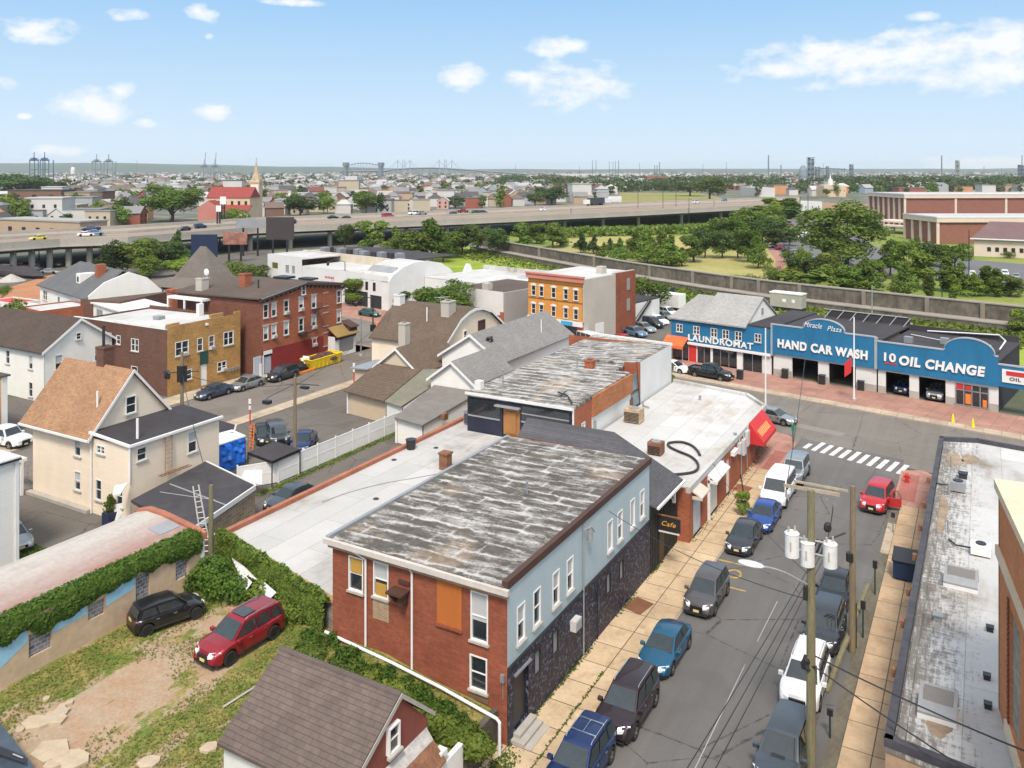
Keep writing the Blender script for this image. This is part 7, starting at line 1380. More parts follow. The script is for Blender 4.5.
text('script_lettering','Miracle',T,AVF,20.2,7.15,.62,m_let,width=2.2,shear=.35,depth=.06,out=.34);text('script_lettering','Plaza',T,AVF,22.8,7.0,.6,m_let,width=1.7,shear=.35,depth=.06,out=.34)
part('divider',T,AVF,m_cap,lambda m: m.box(27.45,-.4,2.9,27.75,.1,6.6))
x_,y_ = avxy(19.5,8.3)
T = thing('oil_change_building','blue fronted oil change garage with large half round parapet and two bays','shop',(*avxy(28,0),0),AVA,'blue shop row on the avenue')
bays(T,27.76,40.2,[(28.6,31.2),(32.2,35.0)]);archwall(T,27.76,40.2,6.1,34.9,39.9,1.5)
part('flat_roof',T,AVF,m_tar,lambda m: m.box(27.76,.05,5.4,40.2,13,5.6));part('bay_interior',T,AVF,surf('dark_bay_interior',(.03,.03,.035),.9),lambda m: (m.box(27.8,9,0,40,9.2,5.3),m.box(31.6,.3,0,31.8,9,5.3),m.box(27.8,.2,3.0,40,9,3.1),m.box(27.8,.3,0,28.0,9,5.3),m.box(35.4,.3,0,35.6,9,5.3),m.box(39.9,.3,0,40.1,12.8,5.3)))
part('shop_window',T,AVF,m_glass,lambda m: m.box(36.0,-.05,.35,39.3,-.004,2.6));part('window_frame',T,AVF,m_galv,lambda m: ([m.box(36.0+k*.8,-.1,.35,36.1+k*.8,-.051,2.6) for k in range(5)],m.box(36,-.1,1.9,39.3,-.052,2.0),m.box(35.9,-.1,.25,39.4,-.051,.35)));part('window_poster',T,AVF,m_redp,lambda m: (m.box(36.1,-.08,2.02,36.8,-.053,2.55),m.box(37.0,-.08,2.05,37.6,-.053,2.5)));part('window_poster',T,AVF,m_orange,lambda m: (m.box(37.0,-.08,.5,37.55,-.053,1.6),m.box(38.7,-.08,.4,39.1,-.053,1.2)))
part('roof_rail',T,AVF,m_white,lambda m: (m.tube([(30,12.5,5.8),(38,12.5,6.3),(39.3,9,6.3),(39.6,4,6.2)],.09),m.tube([(29,9,5.75),(34,7,5.75),(38,8,5.75)],.05)));part('rear_parapet',T,AVF,m_tar,lambda m: m.box(27.8,12.7,5.6,40,13,6.3))
for s,d in ((29.5,4),(33,6),(36.5,5)): part('roof_unit',T,AVF,m_galv,lambda m: m.box(s,d,5.6,s+.9,d+.7,6.3))
text('lettering','10',T,AVF,29.2,4.5,1.0,m_let,width=1.3,bold=.03,depth=.1,out=.34);text('small_lettering','MINUTE',T,AVF,29.2,3.85,.22,m_redp,width=1.2,depth=.05,out=.34) if False else part('sign_strip',T,AVF,m_redp,lambda m: m.box(28.6,-.35,3.7,29.9,-.303,3.85))
text('lettering','OIL CHANGE',T,AVF,34.6,4.35,1.1,m_let,width=8.8,bold=.045,shear=.12,depth=.1,out=.34)
T = thing('drive_through','blue gateway arch with small red and white oil change sign at right','gateway',(*avxy(41,0),0),AVA,'blue shop row on the avenue')
part('fascia_wall',T,AVF,m_bluewall,lambda m: m.box(40.21,-.3,3.0,52,0,5.3));part('capping',T,AVF,m_cap,lambda m: m.box(40.21,-.36,5.3,52,.06,5.45));part('pier',T,AVF,m_whitebrick,lambda m: (m.box(47.5,-.2,0,48.5,.2,2.99),m.box(51,-.2,0,52,.2,2.99)))
o = part('sign_board',T,AVF,m_white,lambda m: m.box(40.6,-.42,3.55,45.6,-.31,4.95));part('sign_panel',o,AVF,m_redp,lambda m: m.box(41.0,-.46,4.35,42.7,-.421,4.8));text('lettering','$ALE',o,AVF,43.7,4.58,.4,m_redp,width=1.3,bold=.02,depth=.04,out=.43) if False else text('lettering','OIL CHANGE',o,AVF,43.4,4.0,.36,surf('dark_lettering',(.03,.03,.03),.5),width=4.2,bold=.02,depth=.03,out=.425)
# street furniture of the avenue
def item(nm,lab,cat,px,py,fn,m,group=None,z=0):
    p = G(px,py,z);o = part(nm,None,None,m,lambda mb: fn(mb,p));tag(o,lab,cat,group)
cone = lambda m,p: (m.box(p.x-.25,p.y-.25,.0,p.x+.25,p.y+.25,.06),m.cyl(p.x,p.y,.06,.95,.19,.05,12))
item('traffic_cone','yellow traffic cone at left near kerb before the oil change shop','traffic cone',953,423,cone,surf('yellow_cone',(.75,.62,.01),.5),'yellow cones on the avenue');item('traffic_cone','yellow traffic cone at right near kerb before the oil change shop','traffic cone',973,428,cone,surf('yellow_cone',(.75,.62,.01),.5),'yellow cones on the avenue')
can = lambda m,p: (m.box(p.x-.35,p.y-.35,.12,p.x+.35,p.y+.35,1.15),m.box(p.x-.4,p.y-.4,1.15,p.x+.4,p.y+.4,1.25))
for px,py,lab in ((785,379,'black litter bin left of the first car wash bay'),(822,385,'black litter bin between the two car wash bays'),(861,391,'black litter bin right of the second car wash bay'),(740,380,'dark red brown litter bin behind black pickup')): item('litter_bin',lab,'litter bin',px,py,can,m_black,'litter bins on the avenue')
def tallpole(px,py,ptop,lab,m,r=.085,nm='light_pole'):
    p = G(px,py);d = F*HC/(py-170);h = HC-(ptop-170)*d/F;T = thing(nm,lab,'pole',p);part('pole',T,None,m,lambda mb: mb.tube([(p.x,p.y,0),(p.x,p.y,h)],r*1.2,8,r2=r*.8));part('base',T,None,m_concrete,lambda mb: mb.cyl(p.x,p.y,0,.3,.3));return T,p,h
tallpole(765.5,408,328,'white slender pole rising by corner roof in front of laundromat',m_white)
T,p,h = tallpole(854,401,317,'white pole with small flag in front of the car wash',m_white);o = part('flag',None,None,m_redp,lambda m: m.slab([(p.x-.2,p.y,5.0),(p.x-1.0,p.y-.1,4.2),(p.x-1.0,p.y-.1,2.6),(p.x-.3,p.y,3.2)],.04));part('canton',o,None,m_white,lambda m: m.slab([(p.x-.2,p.y-.06,5.05),(p.x-.65,p.y-.1,4.6),(p.x-.65,p.y-.1,3.9),(p.x-.25,p.y-.06,4.1)],.03)) if False else None;tag(o,'small red flag hanging on the white pole','flag')
tree(*G(708,350)[:2],3.6,'round','small green street tree before the laundromat window',m_folY,2);tree(*G(668,388)[:2],3.0,'round','small bright sapling above edge of bright white roof',m_folY,2)
# orange shop, its grey flank, and the small lot fence
T = thing('orange_shop_building','three storey orange brick shop with arched white lintels and bare grey side wall','building',(*avxy(-20,4),0),AVA)
ws = [(s,z,.85,1.6,'sash',dict(sill=True)) for z in (7.2,4.3) for s in (-24.5,-22.9,-20.5,-18.1,-16.2)]
wall('front_wall',T,AVF,-25.6,-14.9,3.1,9.2,m_orangebrick,ws);part('hood_mould',T,AVF,m_white,lambda m: [m.ext([(s+.6*math.cos(t),z+.8+.35*math.sin(t)) for t in np.linspace(0,math.pi,8)],'y',-.08,-.003) for s,z,*_ in ws])
part('cornice',T,AVF,surf('salmon_cornice',(.5,.2,.15),.7),lambda m: (m.box(-25.8,-.35,9.2,-14.7,.1,9.9),m.box(-25.9,-.5,9.9,-14.6,.1,10.15)));part('string_course',T,AVF,m_rust,lambda m: (m.box(-25.6,-.06,6.0,-14.9,-.003,6.12),m.box(-25.6,-.06,8.55,-14.9,-.003,8.65)))
part('shop_sign',T,AVF,m_white,lambda m: m.box(-25.6,-.3,2.5,-14.9,-.02,3.2));part('sign_panel',T,AVF,surf('sky_blue_sign',(.05,.35,.6),.5),lambda m: m.box(-18.8,-.34,2.55,-16.6,-.303,3.15));part('shopfront',T,AVF,m_orbrick,lambda m: (m.box(-25.6,0,0,-23,.2,2.5),m.box(-21,0,0,-19.5,.2,2.5),m.box(-16,0,0,-14.9,.2,2.5)));part('shop_window',T,AVF,m_glass,lambda m: m.box(-23,.05,.1,-14.95,.12,2.48))
part('side_wall',T,AVF,m_stucco,lambda m: (m.box(-15.0,.0,3.2,-14.7,8.0,9.7),m.box(-15.0,.21,0,-14.7,8,3.19),m.box(-15.0,8.01,0,-14.6,14,10.0)));part('rear_side_wall',T,AVF,m_redbrick,lambda m: (m.box(-14.95,8.5,0,-14.5,14.2,9.9),m.box(-25.6,13.9,0,-15,14.2,9.7),m.box(-25.6,.01,0,-25.3,14,9.7)))
part('side_window',T,AVF,m_galv,lambda m: [m.box(-14.5,y,z,-14.44,y+.9,z+1.9) for y in (11.5,) for z in (3.6,6.9)]);part('white_panel',T,AVF,m_white,lambda m: m.box(-14.7,3.0,.5,-14.62,5.2,2.6));part('roof',T,AVF,m_wroof2,lambda m: m.box(-25.5,.1,9.6,-14.95,13.9,9.75));part('chimney',T,AVF,m_stucco,lambda m: m.box(-17.6,7.4,9.75,-16.4,8.6,10.9))
T = thing('stair_building','low white annexe with black outside stairs beside the small lot','outbuilding',(*avxy(-16,22),0),AVA);part('wall',T,AVF,m_whitebrick,lambda m: m.box(-22,16,0,-15.8,24,4));part('roof',T,AVF,m_tar,lambda m: m.box(-22,16,4.01,-15.8,24,4.2));part('stairs',T,AVF,m_black,lambda m: (m.slab([(-15.5,15,.2),(-15.5,15.5,.2),(-15.5,21,4),(-15.5,20.5,4)],.2),m.tube([(-15.4,15,1.2),(-15.4,21,5)],.08)))
T = thing('green_fence','dark green screened fence along the small parking lot','fence',(*avxy(-17,20),0),AVA)
for k in range(9): part('panel',T,AVF,surf('dark_green_screen',(.012,.05,.045),.8),lambda m: m.slab([(-15.6-k*1.15,7.5+k*4.4,2.6),(-16.72-k*1.15,11.8+k*4.4,2.6),(-16.72-k*1.15,11.8+k*4.4,0),(-15.6-k*1.15,7.5+k*4.4,0)],.08));part('post',T,AVF,m_black,lambda m: m.cyl(-15.6-k*1.15,7.4+k*4.4,0,2.8,.06))
T = thing('white_trailer','long white trailer parked behind the grey laundromat roof','trailer',G(652,303));p = G(655,309);part('body',T,(p.x,p.y,-15,0),m_white,lambda m: m.box(-4,-1.2,1.0,6,1.2,3.4));
for dx in (-2.5,4): part('wheel',T,(p.x,p.y,-15,0),m_tire,lambda m: m.box(dx-.5,-1.25,0,dx+.5,1.25,1.0))
ptree(645,314,278,'broad','bushy green tree at end of the dark green fence',m_fol,2,wpx=46);ptree(622,318,295,'bush','dark bush leaning on the dark green fence',m_folD,2,wpx=26);ptree(596,339,326,'bush','tiny yellow green bush by grey stucco wall',m_folY,1)
# camper on the strip behind the car wash
p = G(788,311);T = thing('camper','grey and white boxy camper standing behind the car wash roof','camper',p);part('body',T,(p.x,p.y,-11,0),surf('camper_grey',(.35,.33,.3),.5),lambda m: m.box(-3,-1.2,.8,3,1.2,3.3));part('roof',T,(p.x,p.y,-11,0),m_white,lambda m: m.box(-3.1,-1.3,3.31,3.1,1.3,3.5));part('window',T,(p.x,p.y,-11,0),m_white,lambda m: (m.box(-.6,-1.24,1.8,.1,-1.205,2.4),m.box(1.2,-1.24,1.8,1.8,-1.205,2.4)));part('frame',T,(p.x,p.y,-11,0),m_black,lambda m: (m.box(-3,-1.1,.4,3,1.1,.79),m.cyl(-1.9,-1.1,0,.4,.35),m.cyl(1.9,-1.1,0,.4,.35)))
p = G(897,326);car('sedan',p.x,p.y,-11,pc['silver'],'silver car roof seen behind the oil change building',lite=True)
# ================================================================ far side of the avenue, left: white hall complex
T = thing('white_hall','long white hall with curved gable end, black shutters and cream rear parapet','building',(*avxy(-75,8),0),AVA)
wall('front_wall',T,AVF,-86.2,-59.4,0,6.5,m_whitebrick,[(s,4.2,.8,1.6,'shade',dict(fm=m_black,pm=m_black,sill=False)) for s in (-65.5,-63.3)],holes=[(-72.2,-69.3,.1,3.0),(-68.3,-65.2,.1,3.0),(-64.6,-61.2,.1,2.6)])
part('shutter',T,AVF,surf('dark_shutter',(.03,.032,.038),.6),lambda m: (m.box(-72.2,.15,.1,-69.3,.25,3),m.box(-68.3,.15,.1,-65.2,.25,3),m.box(-64.6,.15,.1,-61.2,.25,2.6)))
ar = [(0,0),(0,5.6),(1.0,6.6),(3.5,7.9),(6.5,8.6),(10,8.6),(13.5,7.9),(16,6.6),(17,5.6),(17,0)]
part('end_wall',T,AVF,m_whitebrick,lambda m: m.ext(ar,'x',-59.4,-59.1));
part('curved_roof',T,AVF,m_wroof2,lambda m: [m.slab([(-67.5,a[0],a[1]-.1),(-59.4,a[0],a[1]-.1),(-59.4,b[0],b[1]-.1),(-67.5,b[0],b[1]-.1)],.2) for a,b in zip(ar[1:-2],ar[2:-1])]);part('slate_slope',T,AVF,m_grey,lambda m: m.slab([(-67.4,.2,5.9),(-60.2,.2,5.9),(-60.2,3.2,7.85),(-67.4,3.2,7.85)],.1))
part('roof',T,AVF,m_wroof2,lambda m: m.box(-86.1,.1,6.3,-67.6,17,6.5));part('rear_parapet',T,AVF,surf('cream_parapet',(.52,.46,.36),.85),lambda m: m.box(-100,10,0,-70.5,10.4,8.2));part('roof_plant',T,AVF,m_tar,lambda m: (m.box(-104,10.5,7.2,-71,30,7.4),[m.box(-98+k*4.2,14+k % 2,7.41,-96.6+k*4.2,16,8.6) for k in range(6)]))
for k in range(6): part('roof_unit',T,AVF,m_galv,lambda m: m.box(-97+k*4.6,12.5+(k % 3),7.41,-95.4+k*4.6,14+(k % 3),8.8))
wall('front_wall',T,AVF,-98.8,-86.25,0,8.2,m_whitebrick,[(-96,5.8,2.4,1.5,'shade',dict(pm=surf('olive_glass',(.12,.11,.03),.3),sill=False)),(-91.5,5.4,1.5,1.8,'shade',dict(pm=m_grey,sill=False)),(-89.3,5.4,1.3,1.8,'shade',dict(pm=m_grey,sill=False))]);part('side_wall',T,AVF,m_whitebrick,lambda m: (m.box(-98.8,.2,0,-98.5,17,8.1),m.box(-98.5,17,0,-59.4,17.2,5.5)));part('roof',T,AVF,m_wroof2,lambda m: m.box(-98.4,.1,7.7,-86.3,9.9,7.9))
part('wall_lettering',T,AVF,m_redp,lambda m: [m.box(-78.5+k*.5,-.04,4.6,-78.2+k*.5,-.003,5.0) for k in range(6)])
T = thing('white_garage_block','low white block roofs behind the street trees, next to grey flat roof','building',(*avxy(-48,15),0),AVA)
part('wall',T,AVF,m_whitebrick,lambda m: (m.box(-59,9,0,-44,26,5.4),m.box(-43.9,14,0,-40,24,5.6)));part('roof',T,AVF,m_wroof2,lambda m: (m.box(-59,9,5.41,-44,26,5.6),m.box(-59.05,25.8,5.61,-44,26.3,6.4)));part('white_fin',T,AVF,m_white,lambda m: m.ext([(19,5.6),(21.5,5.6),(20.6,7.2),(20,7.2)],'x',-58.5,-57.9))
T = thing('grey_corner_store','white fronted store with grey side wall and dark flat roof beside orange shop','shop',(*avxy(-36,6),0),AVA)
wall('front_wall',T,AVF,-42.0,-30.9,0,6.3,m_whitebrick,holes=[(-37,-31.5,.1,2.4)]);part('shop_window',T,AVF,m_glass,lambda m: m.box(-37,.1,.1,-31.5,.16,2.4));part('side_wall',T,AVF,surf('grey_side_wall',(.36,.35,.33),.85,.06,.4),lambda m: (m.box(-31.0,.02,0,-30.7,14,6.2),m.box(-42,.02,0,-41.8,14,6.2),m.box(-41.8,13.8,0,-31,14,6.2)));part('roof',T,AVF,m_tar2,lambda m: m.box(-41.9,.1,5.9,-31.01,13.8,6.1));part('chimney',T,AVF,m_stucco,lambda m: m.box(-38.5,-.7,0,-37,-.02,6.0) if False else m.box(-36.5,1,6.1,-35.2,2.2,7.2));part('brick_pier',T,AVF,m_orbrick,lambda m: m.box(-31.5,-.1,0,-30.72,.015,3))
T = thing('grey_metal_warehouse','wide low grey metal warehouse roof behind the orange brick shop','warehouse',(*avxy(-42,25),0),AVA)
part('wall',T,AVF,surf('grey_metal_wall',(.35,.35,.35),.6),lambda m: m.box(-44,16,0,-26,33,5.0));part('roof',T,AVF,surf('grey_metal_roof',(.33,.33,.33),.6,.06,.3,.04,4),lambda m: m.ext([(15.8,5.0),(24.5,6.8),(33.2,5.0)],'x',-44.2,-25.8));part('roof_vent',T,AVF,m_black,lambda m: m.cyl(-38,19,5.6,6.9,.3))
ptree(395,305,272,'round','street tree before the white hall, leaves thin',m_fol,2,wpx=30) if False else ptree(354,306,272,'round','street tree standing before the white hall',m_fol,3,wpx=24);ptree(402,317,290,'round','small dark street tree at hall corner',m_folD,2,wpx=22)
ptree(443,328,276,'broad','large green tree between white hall and brown barn roof',m_fol,3,wpx=60);ptree(425,322,288,'round','dark green tree on left of the large avenue tree',m_folD,2,wpx=30)
T,p,h = tallpole(373,346,298,'black street light with curved arm at the far corner',m_black,.1);part('arm',T,None,m_black,lambda m: (m.tube([(p.x,p.y,h),(p.x-.6,p.y-1.5,h+.3),(p.x-1.0,p.y-2.6,h-.3)],.06),m.blob((p.x-1.0,p.y-2.7,h-.6),(.35,.35,.4),1,.1)));part('signal',T,None,m_black,lambda m: m.box(p.x-.3,p.y-.3,2.2,p.x+.3,p.y+.3,3.2))
T,p,h = tallpole(345,296+8,262,'black street light in front of the white hall',m_black,.09);part('arm',T,None,m_black,lambda m: (m.tube([(p.x,p.y,h),(p.x-1.5,p.y-1.2,h+.6),(p.x-2.6,p.y-2,h)],.06),m.blob((p.x-2.6,p.y-2,h-.3),(.3,.3,.4),1,.1)))
tallpole(361,356,317,'pale grey bare post at the far street corner',m_galv,.09)
for px,py,lab in ((377,329,'orange construction barrel left on far avenue'),(388,330,'orange construction barrel right on far avenue')): item('barrel',lab,'barrel',px,py,lambda m,p: m.cyl(p.x,p.y,0,1.1,.35,.28),m_orange,'orange barrels')
# ================================================================ left background lots
def flatb(nm,lab,cat,px0,py0,px1,py1,depth,h,wm,rm,ang=None,base=True,par=.3,wn_=0):
    """flat roofed block standing on the line between two ground pixels"""
    a,b = G(px0,py0),G(px1,py1);an = math.degrees(math.atan2(b.y-a.y,b.x-a.x));L = (Vector(b[:2])-Vector(a[:2])).length;fr = (a.x,a.y,an)
    T = thing(nm,lab,cat,a,an);wall('wall',T,fr,0,L,0,h,wm,[(L*(k+.5)/wn_,h*.55,1.1,1.5,'sash',dict(sill=False)) for k in range(wn_)]) if wn_ else part('wall',T,fr,wm,lambda m: m.box(0,0,0,L,.2,h))
    part('wall',T,fr,wm,lambda m: (m.box(0,.21,0,.2,depth,h),m.box(L-.2,.21,0,L,depth,h),m.box(.2,depth-.2,0,L-.2,depth,h)));part('roof',T,fr,rm,lambda m: m.box(.01,.05,h-par,L-.01,depth,h-par+.12) if par < .5 else m.box(.2,.2,h-par,L-.2,depth-.2,h-par+.1));return T,fr,L
T = thing('white_gambrel_house','white house with grey roof, dormer, brick chimney and curved white gable','house',G(40,315))
a = G(40,312);b = G(88,330);fr = (a.x,a.y,math.degrees(math.atan2(b.y-a.y,b.x-a.x)));L = (b-a).length
wall('wall',T,fr,0,L,0,5.2,m_whsid,[(L*.12,3.4,2.4,1.8,'pair'),(L*.42,3.0,1.2,2.0),(L*.66,3.0,1.2,2.0),(L*.9,3.2,.9,1.4)]);part('wall',T,fr,m_whsid,lambda m: (m.box(0,.01,0,.2,12,5.1),m.box(L+.01,.01,0,L+12,3,4.6)))
part('roof',T,fr,shingle('grey_slate',(.13,.135,.14),(.11,.115,.12)),lambda m: (m.slab([(-.5,-.5,5.1),(L+.3,-.5,5.1),(L-1,6,9.2),(3.0,6,9.2)],.2),m.slab([(3,6,9.2),(L-1,6,9.2),(L+.3,13,5.1),(-.5,13,5.1)],.2)))
part('gable_end',T,fr,m_whsid,lambda m: (m.ext([(-.1,4.9),(0,5.6),(2.5,7.6),(6.5,9.0),(9.5,7.8),(12,5.4),(12,4.9)],'x',L+.0,L+.3),m.ext([(-.0,0),(0,5),(12,5),(12,0)],'x',L+.0,L+.3)));part('dormer',T,fr,m_whsid,lambda m: m.box(L*.55,1.8,6,L*.55+1.8,4.5,8.2));part('window',T,fr,m_glass,lambda m: m.box(L*.55+.5,1.75,6.8,L*.55+1.3,1.795,7.7));part('chimney',T,fr,m_orbrick,lambda m: m.box(L*.72,3.5,6,L*.72+1.2,4.9,10))
part('wing',T,fr,m_whsid,lambda m: (m.box(L+.31,0,0,L+14,7,4.6),));part('wing_roof',T,fr,m_whitebrick,lambda m: m.box(L+.31,-.3,4.61,L+14.4,7.3,4.85));part('window',T,fr,m_grey,lambda m: m.box(L+4,-.05,2.4,L+6.5,-.003,4.0))
T,fr,L = flatb('low_white_roof_block','low white flat roofs between gambrel house and yellow brick building','outbuilding',122,322,172,314,14,3.2,m_whitebrick,m_wroof2)
T,fr,L = flatb('low_dark_block','low brick block with dark roof behind the yellow brick building','outbuilding',120,334,192,316,8,5.2,m_brbrick,m_tar2)
T,fr,L = flatb('brick_shop','small brick block with white roof beside white gable house','outbuilding',40,338,92,330,7,4.2,m_orbrick,m_wroof2)
T,fr,L = flatb('white_roof_garage','long garage with white flat roof behind leafy branches at left edge','garage',-60,345,50,327,8,3.6,m_whitebrick,m_wroof2)
T,fr,L = flatb('red_roof_kiosk','small white kiosk with bright red roof at left edge','kiosk',-12,318,15,322,4.5,3.2,m_whitebrick,surf('bright_red_roof',(.5,.04,.04),.6))
sheet('dirt_yard',[(0,290),(60,272),(58,300),(30,318),(-40,330),(-60,305)],.012,surf('orange_bare_earth',(.36,.17,.08),.95,.15,.2,.1,1,co='W'));sheet('yard_road',[(-80,292),(60,268),(130,262),(260,248),(300,262),(180,285),(60,272),(-60,305)],.008,m_lot)
item('tarp_roll','long black covered heap beneath the highway at left','covered heap',15,276,lambda m,p: m.blob((p.x,p.y,.8),(12,3,1.6),4,.2),m_tar)
item('earth_mound','small pale gravel mound on the dark yard','mound',11,281,lambda m,p: m.cyl(p.x,p.y,0,1.6,3.2,.3,12),m_concrete)
for k,(px,py,c,kk,lab) in enumerate(((6,272,'white','van','white van parked below highway at far left'),(28,268,'red','pickup','rust red truck below highway at far left'),(52,267,'grey','suv','grey car in yard below highway'),(38,272,'darkgrey','sedan','dark car in yard below highway'),(108,280,'white','van','white van beside yard trees'),(50,274,'silver','sedan','silver car beside yellow sign'))): p = G(px,py);car(kk,p.x,p.y,30,pc[c],lab,'vehicles in the yard below the highway',lite=True)
# funeral-style house: tall steep grey roof behind the red brick block
T = thing('steep_roof_house','house with tall steep grey brown roof and pale side behind red building','house',(-128,112,0));ctr = G(217,290,4.5);hh = Vector((ctr.x-6,ctr.y+2,4.6))
part('wall',T,None,m_stoneblk,lambda m: m.prism([(hh.x-12,hh.y-9),(hh.x+12,hh.y-6),(hh.x+11,hh.y+9),(hh.x-13,hh.y+6)],0,4.6))
def steep(m):
    B = [(hh.x-13,hh.y-10,4.4),(hh.x+13,hh.y-7,4.4),(hh.x+12,hh.y+10,4.4),(hh.x-14,hh.y+7,4.4)];M_ = [(hh.x-4.4,hh.y-3,6.4),(hh.x+4.4,hh.y-2,6.4),(hh.x+4.4,hh.y+3.5,6.4),(hh.x-4.4,hh.y+2.5,6.4)];Tp = [(hh.x-.8,hh.y,12),(hh.x+.8,hh.y,12)]
    for i in range(4): m.face([B[i],B[(i+1) % 4],M_[(i+1) % 4],M_[i]])
    m.face([M_[0],M_[1],Tp[1],Tp[0]]);m.face([M_[1],M_[2],Tp[1]]);m.face([M_[2],M_[3],Tp[0],Tp[1]]);m.face([M_[3],M_[0],Tp[0]])
part('roof',T,None,shingle('greybrown_shingle',(.17,.15,.13),(.15,.13,.115)),steep)
T,fr,L = flatb('pale_brick_house','pale grey brick house with white eaves beside the red chimney','house',176,322,206,316,8,5.2,m_stoneblk,m_tar2,wn_=3);p = G(173,326);item('chimney_stack','tall free standing red brick chimney behind yellow brick building','chimney',173,328,lambda m,p: (m.box(p.x-.7,p.y-.7,0,p.x+.7,p.y+.7,6.2),m.box(p.x-.85,p.y-.85,6.2,p.x+.85,p.y+.85,6.5)),m_orbrick)
def board(px0,px1,pyb,z0,z1,lab,m,nm='billboard',thin=.3,dirn=None):
    d = F*HC/(pyb-170);a,b = GX(px0,d),GX(px1,d);T = thing(nm,lab,'billboard',((a.x+b.x)/2,(a.y+b.y)/2,0));n = FW*thin
    part('panel',T,None,m,lambda mb: mb.prism([tuple(a[:2]),tuple(b[:2]),(b.x+n.x,b.y+n.y),(a.x+n.x,a.y+n.y)],z0,z1));c = (a+b)/2;[part('post',T,None,m_black,lambda mb: mb.cyl(a.x*w_+b.x*(1-w_),a.y*w_+b.y*(1-w_),0,z0,.3)) for w_ in (.75,.25)];return T
board(191,217,268,2.2,9.0,'large dark blue billboard beside the steep grey roof',surf('navy_board',(.015,.025,.06),.5));board(223,247,262,5.0,8.5,'red and white billboard right of the steep grey roof',surf('red_board',(.26,.12,.09),.5,.6,.4,.3,1));board(266,294,258,5.5,12.2,'dark slatted back of a billboard above white hall',surf('dark_slat_board',(.05,.04,.04),.8,.2,1,stretch=(4,4,.2)));board(236,265,256,8.6,11.2,'pale grey billboard back left of the dark slatted one',m_galv);board(99,105,280,2,3.5,'yellow sign below the highway beside yard trees',m_yellow) if False else None
board(216,221,243,11.3,13.5,'white sign on black post standing beyond highway edge',m_white,'road_sign',.1);board(220,226,238,13,16,'larger white sign panel beside highway',m_white,'road_sign',.1)
for k,(px,py,pt,kind,m,w,lab) in enumerate(((115,276,241,'broad',m_folD,34,'left dark tree of the grove below highway'),(140,275,236,'broad',m_fol,44,'middle tree of the grove below highway'),(160,270,234,'broad',m_folD,38,'right dark tree of the grove below highway'),(178,268,230,'cone',m_folD,22,'pointed dark tree by the navy billboard'),(150,278,256,'broad',m_folY,32,'bright low tree in front of the grove'),(178,276,256,'broad',m_folY,30,'bright bushy tree left of steep roof'),(240,290,258,'broad',m_fol,40,'green tree mass right of steep roof'),(256,292,262,'broad',m_folD,30,'dark tree against the white hall left end'),(98,288,268,'bush',m_fol,26,'olive bush behind white gambrel house'),(112,290,272,'bush',m_folY,18,'yellowish bush at right of gambrel house'),(8,335,296,'broad',m_folY,34,'leafy tree at left edge by dark pole'),(22,338,312,'broad',m_fol,30,'low leafy tree above white garage roof'),(2,300,282,'bush',m_fol,14,'small bush at left edge above red roof'))): ptree(px,py,pt,kind,lab,m,2,wpx=w)
upole(10,350,305,'dark short pole with crossarm at left edge trees',m_black,.15)
# ================================================================ railway walls beyond the shop row
def pl(px): return [G(x,y,1.2) for x,y in px]
nearw = pl([(470,246.5),(512,254.5),(624,275.5),(712,289.5),(768,297.5),(900,313),(1014,326),(1120,338)])
m_rw = surf('stained_grey_stone_wall',(.12,.105,.085),.95,.35,.3,.35,1.2,.3,stretch=(1,1,.6));m_rwp = surf('pale_stone_coping',(.27,.245,.21),.9,.15,.3)
m_rwd = surf('lighter_stone_pier',(.19,.165,.135),.95,.25,.5)
T = thing('railway_wall','long double tier grey stone railway wall crossing behind the shop row','railway wall',nearw[3])
def offs(P,d): 
    out = []
    for i,p in enumerate(P): t = (P[min(i+1,len(P)-1)]-P[max(i-1,0)]).normalized();out.append(Vector((p.x-t.y*d,p.y+t.x*d,0)))
    return out
def wallstrip(nm,d0,d1,z0,z1,m):
    A,B = offs(nearw,d0),offs(nearw,d1);part(nm,T,None,m,lambda mb: [mb.prism([tuple(A[i][:2]),tuple(A[i+1][:2]),tuple(B[i+1][:2]),tuple(B[i][:2])],z0,z1) for i in range(len(A)-1)])
wallstrip('lower_wall',0,.8,-.1,1.2,m_rw);wallstrip('ledge',-.1,3.0,1.2,1.4,m_rwp);wallstrip('upper_wall',3.0,3.8,1.4,3.9,m_rw);wallstrip('coping',2.85,4.0,3.9,4.1,m_rwp)
A = offs(nearw,2.9)
for i in range(1,len(A)-1):
    for t in (.2,.7): p = A[i].lerp(A[i+1],t);part('pier',T,None,m_rwd,lambda mb: mb.box(p.x-.35,p.y-.25,1.4,p.x+.35,p.y+.2,3.89))
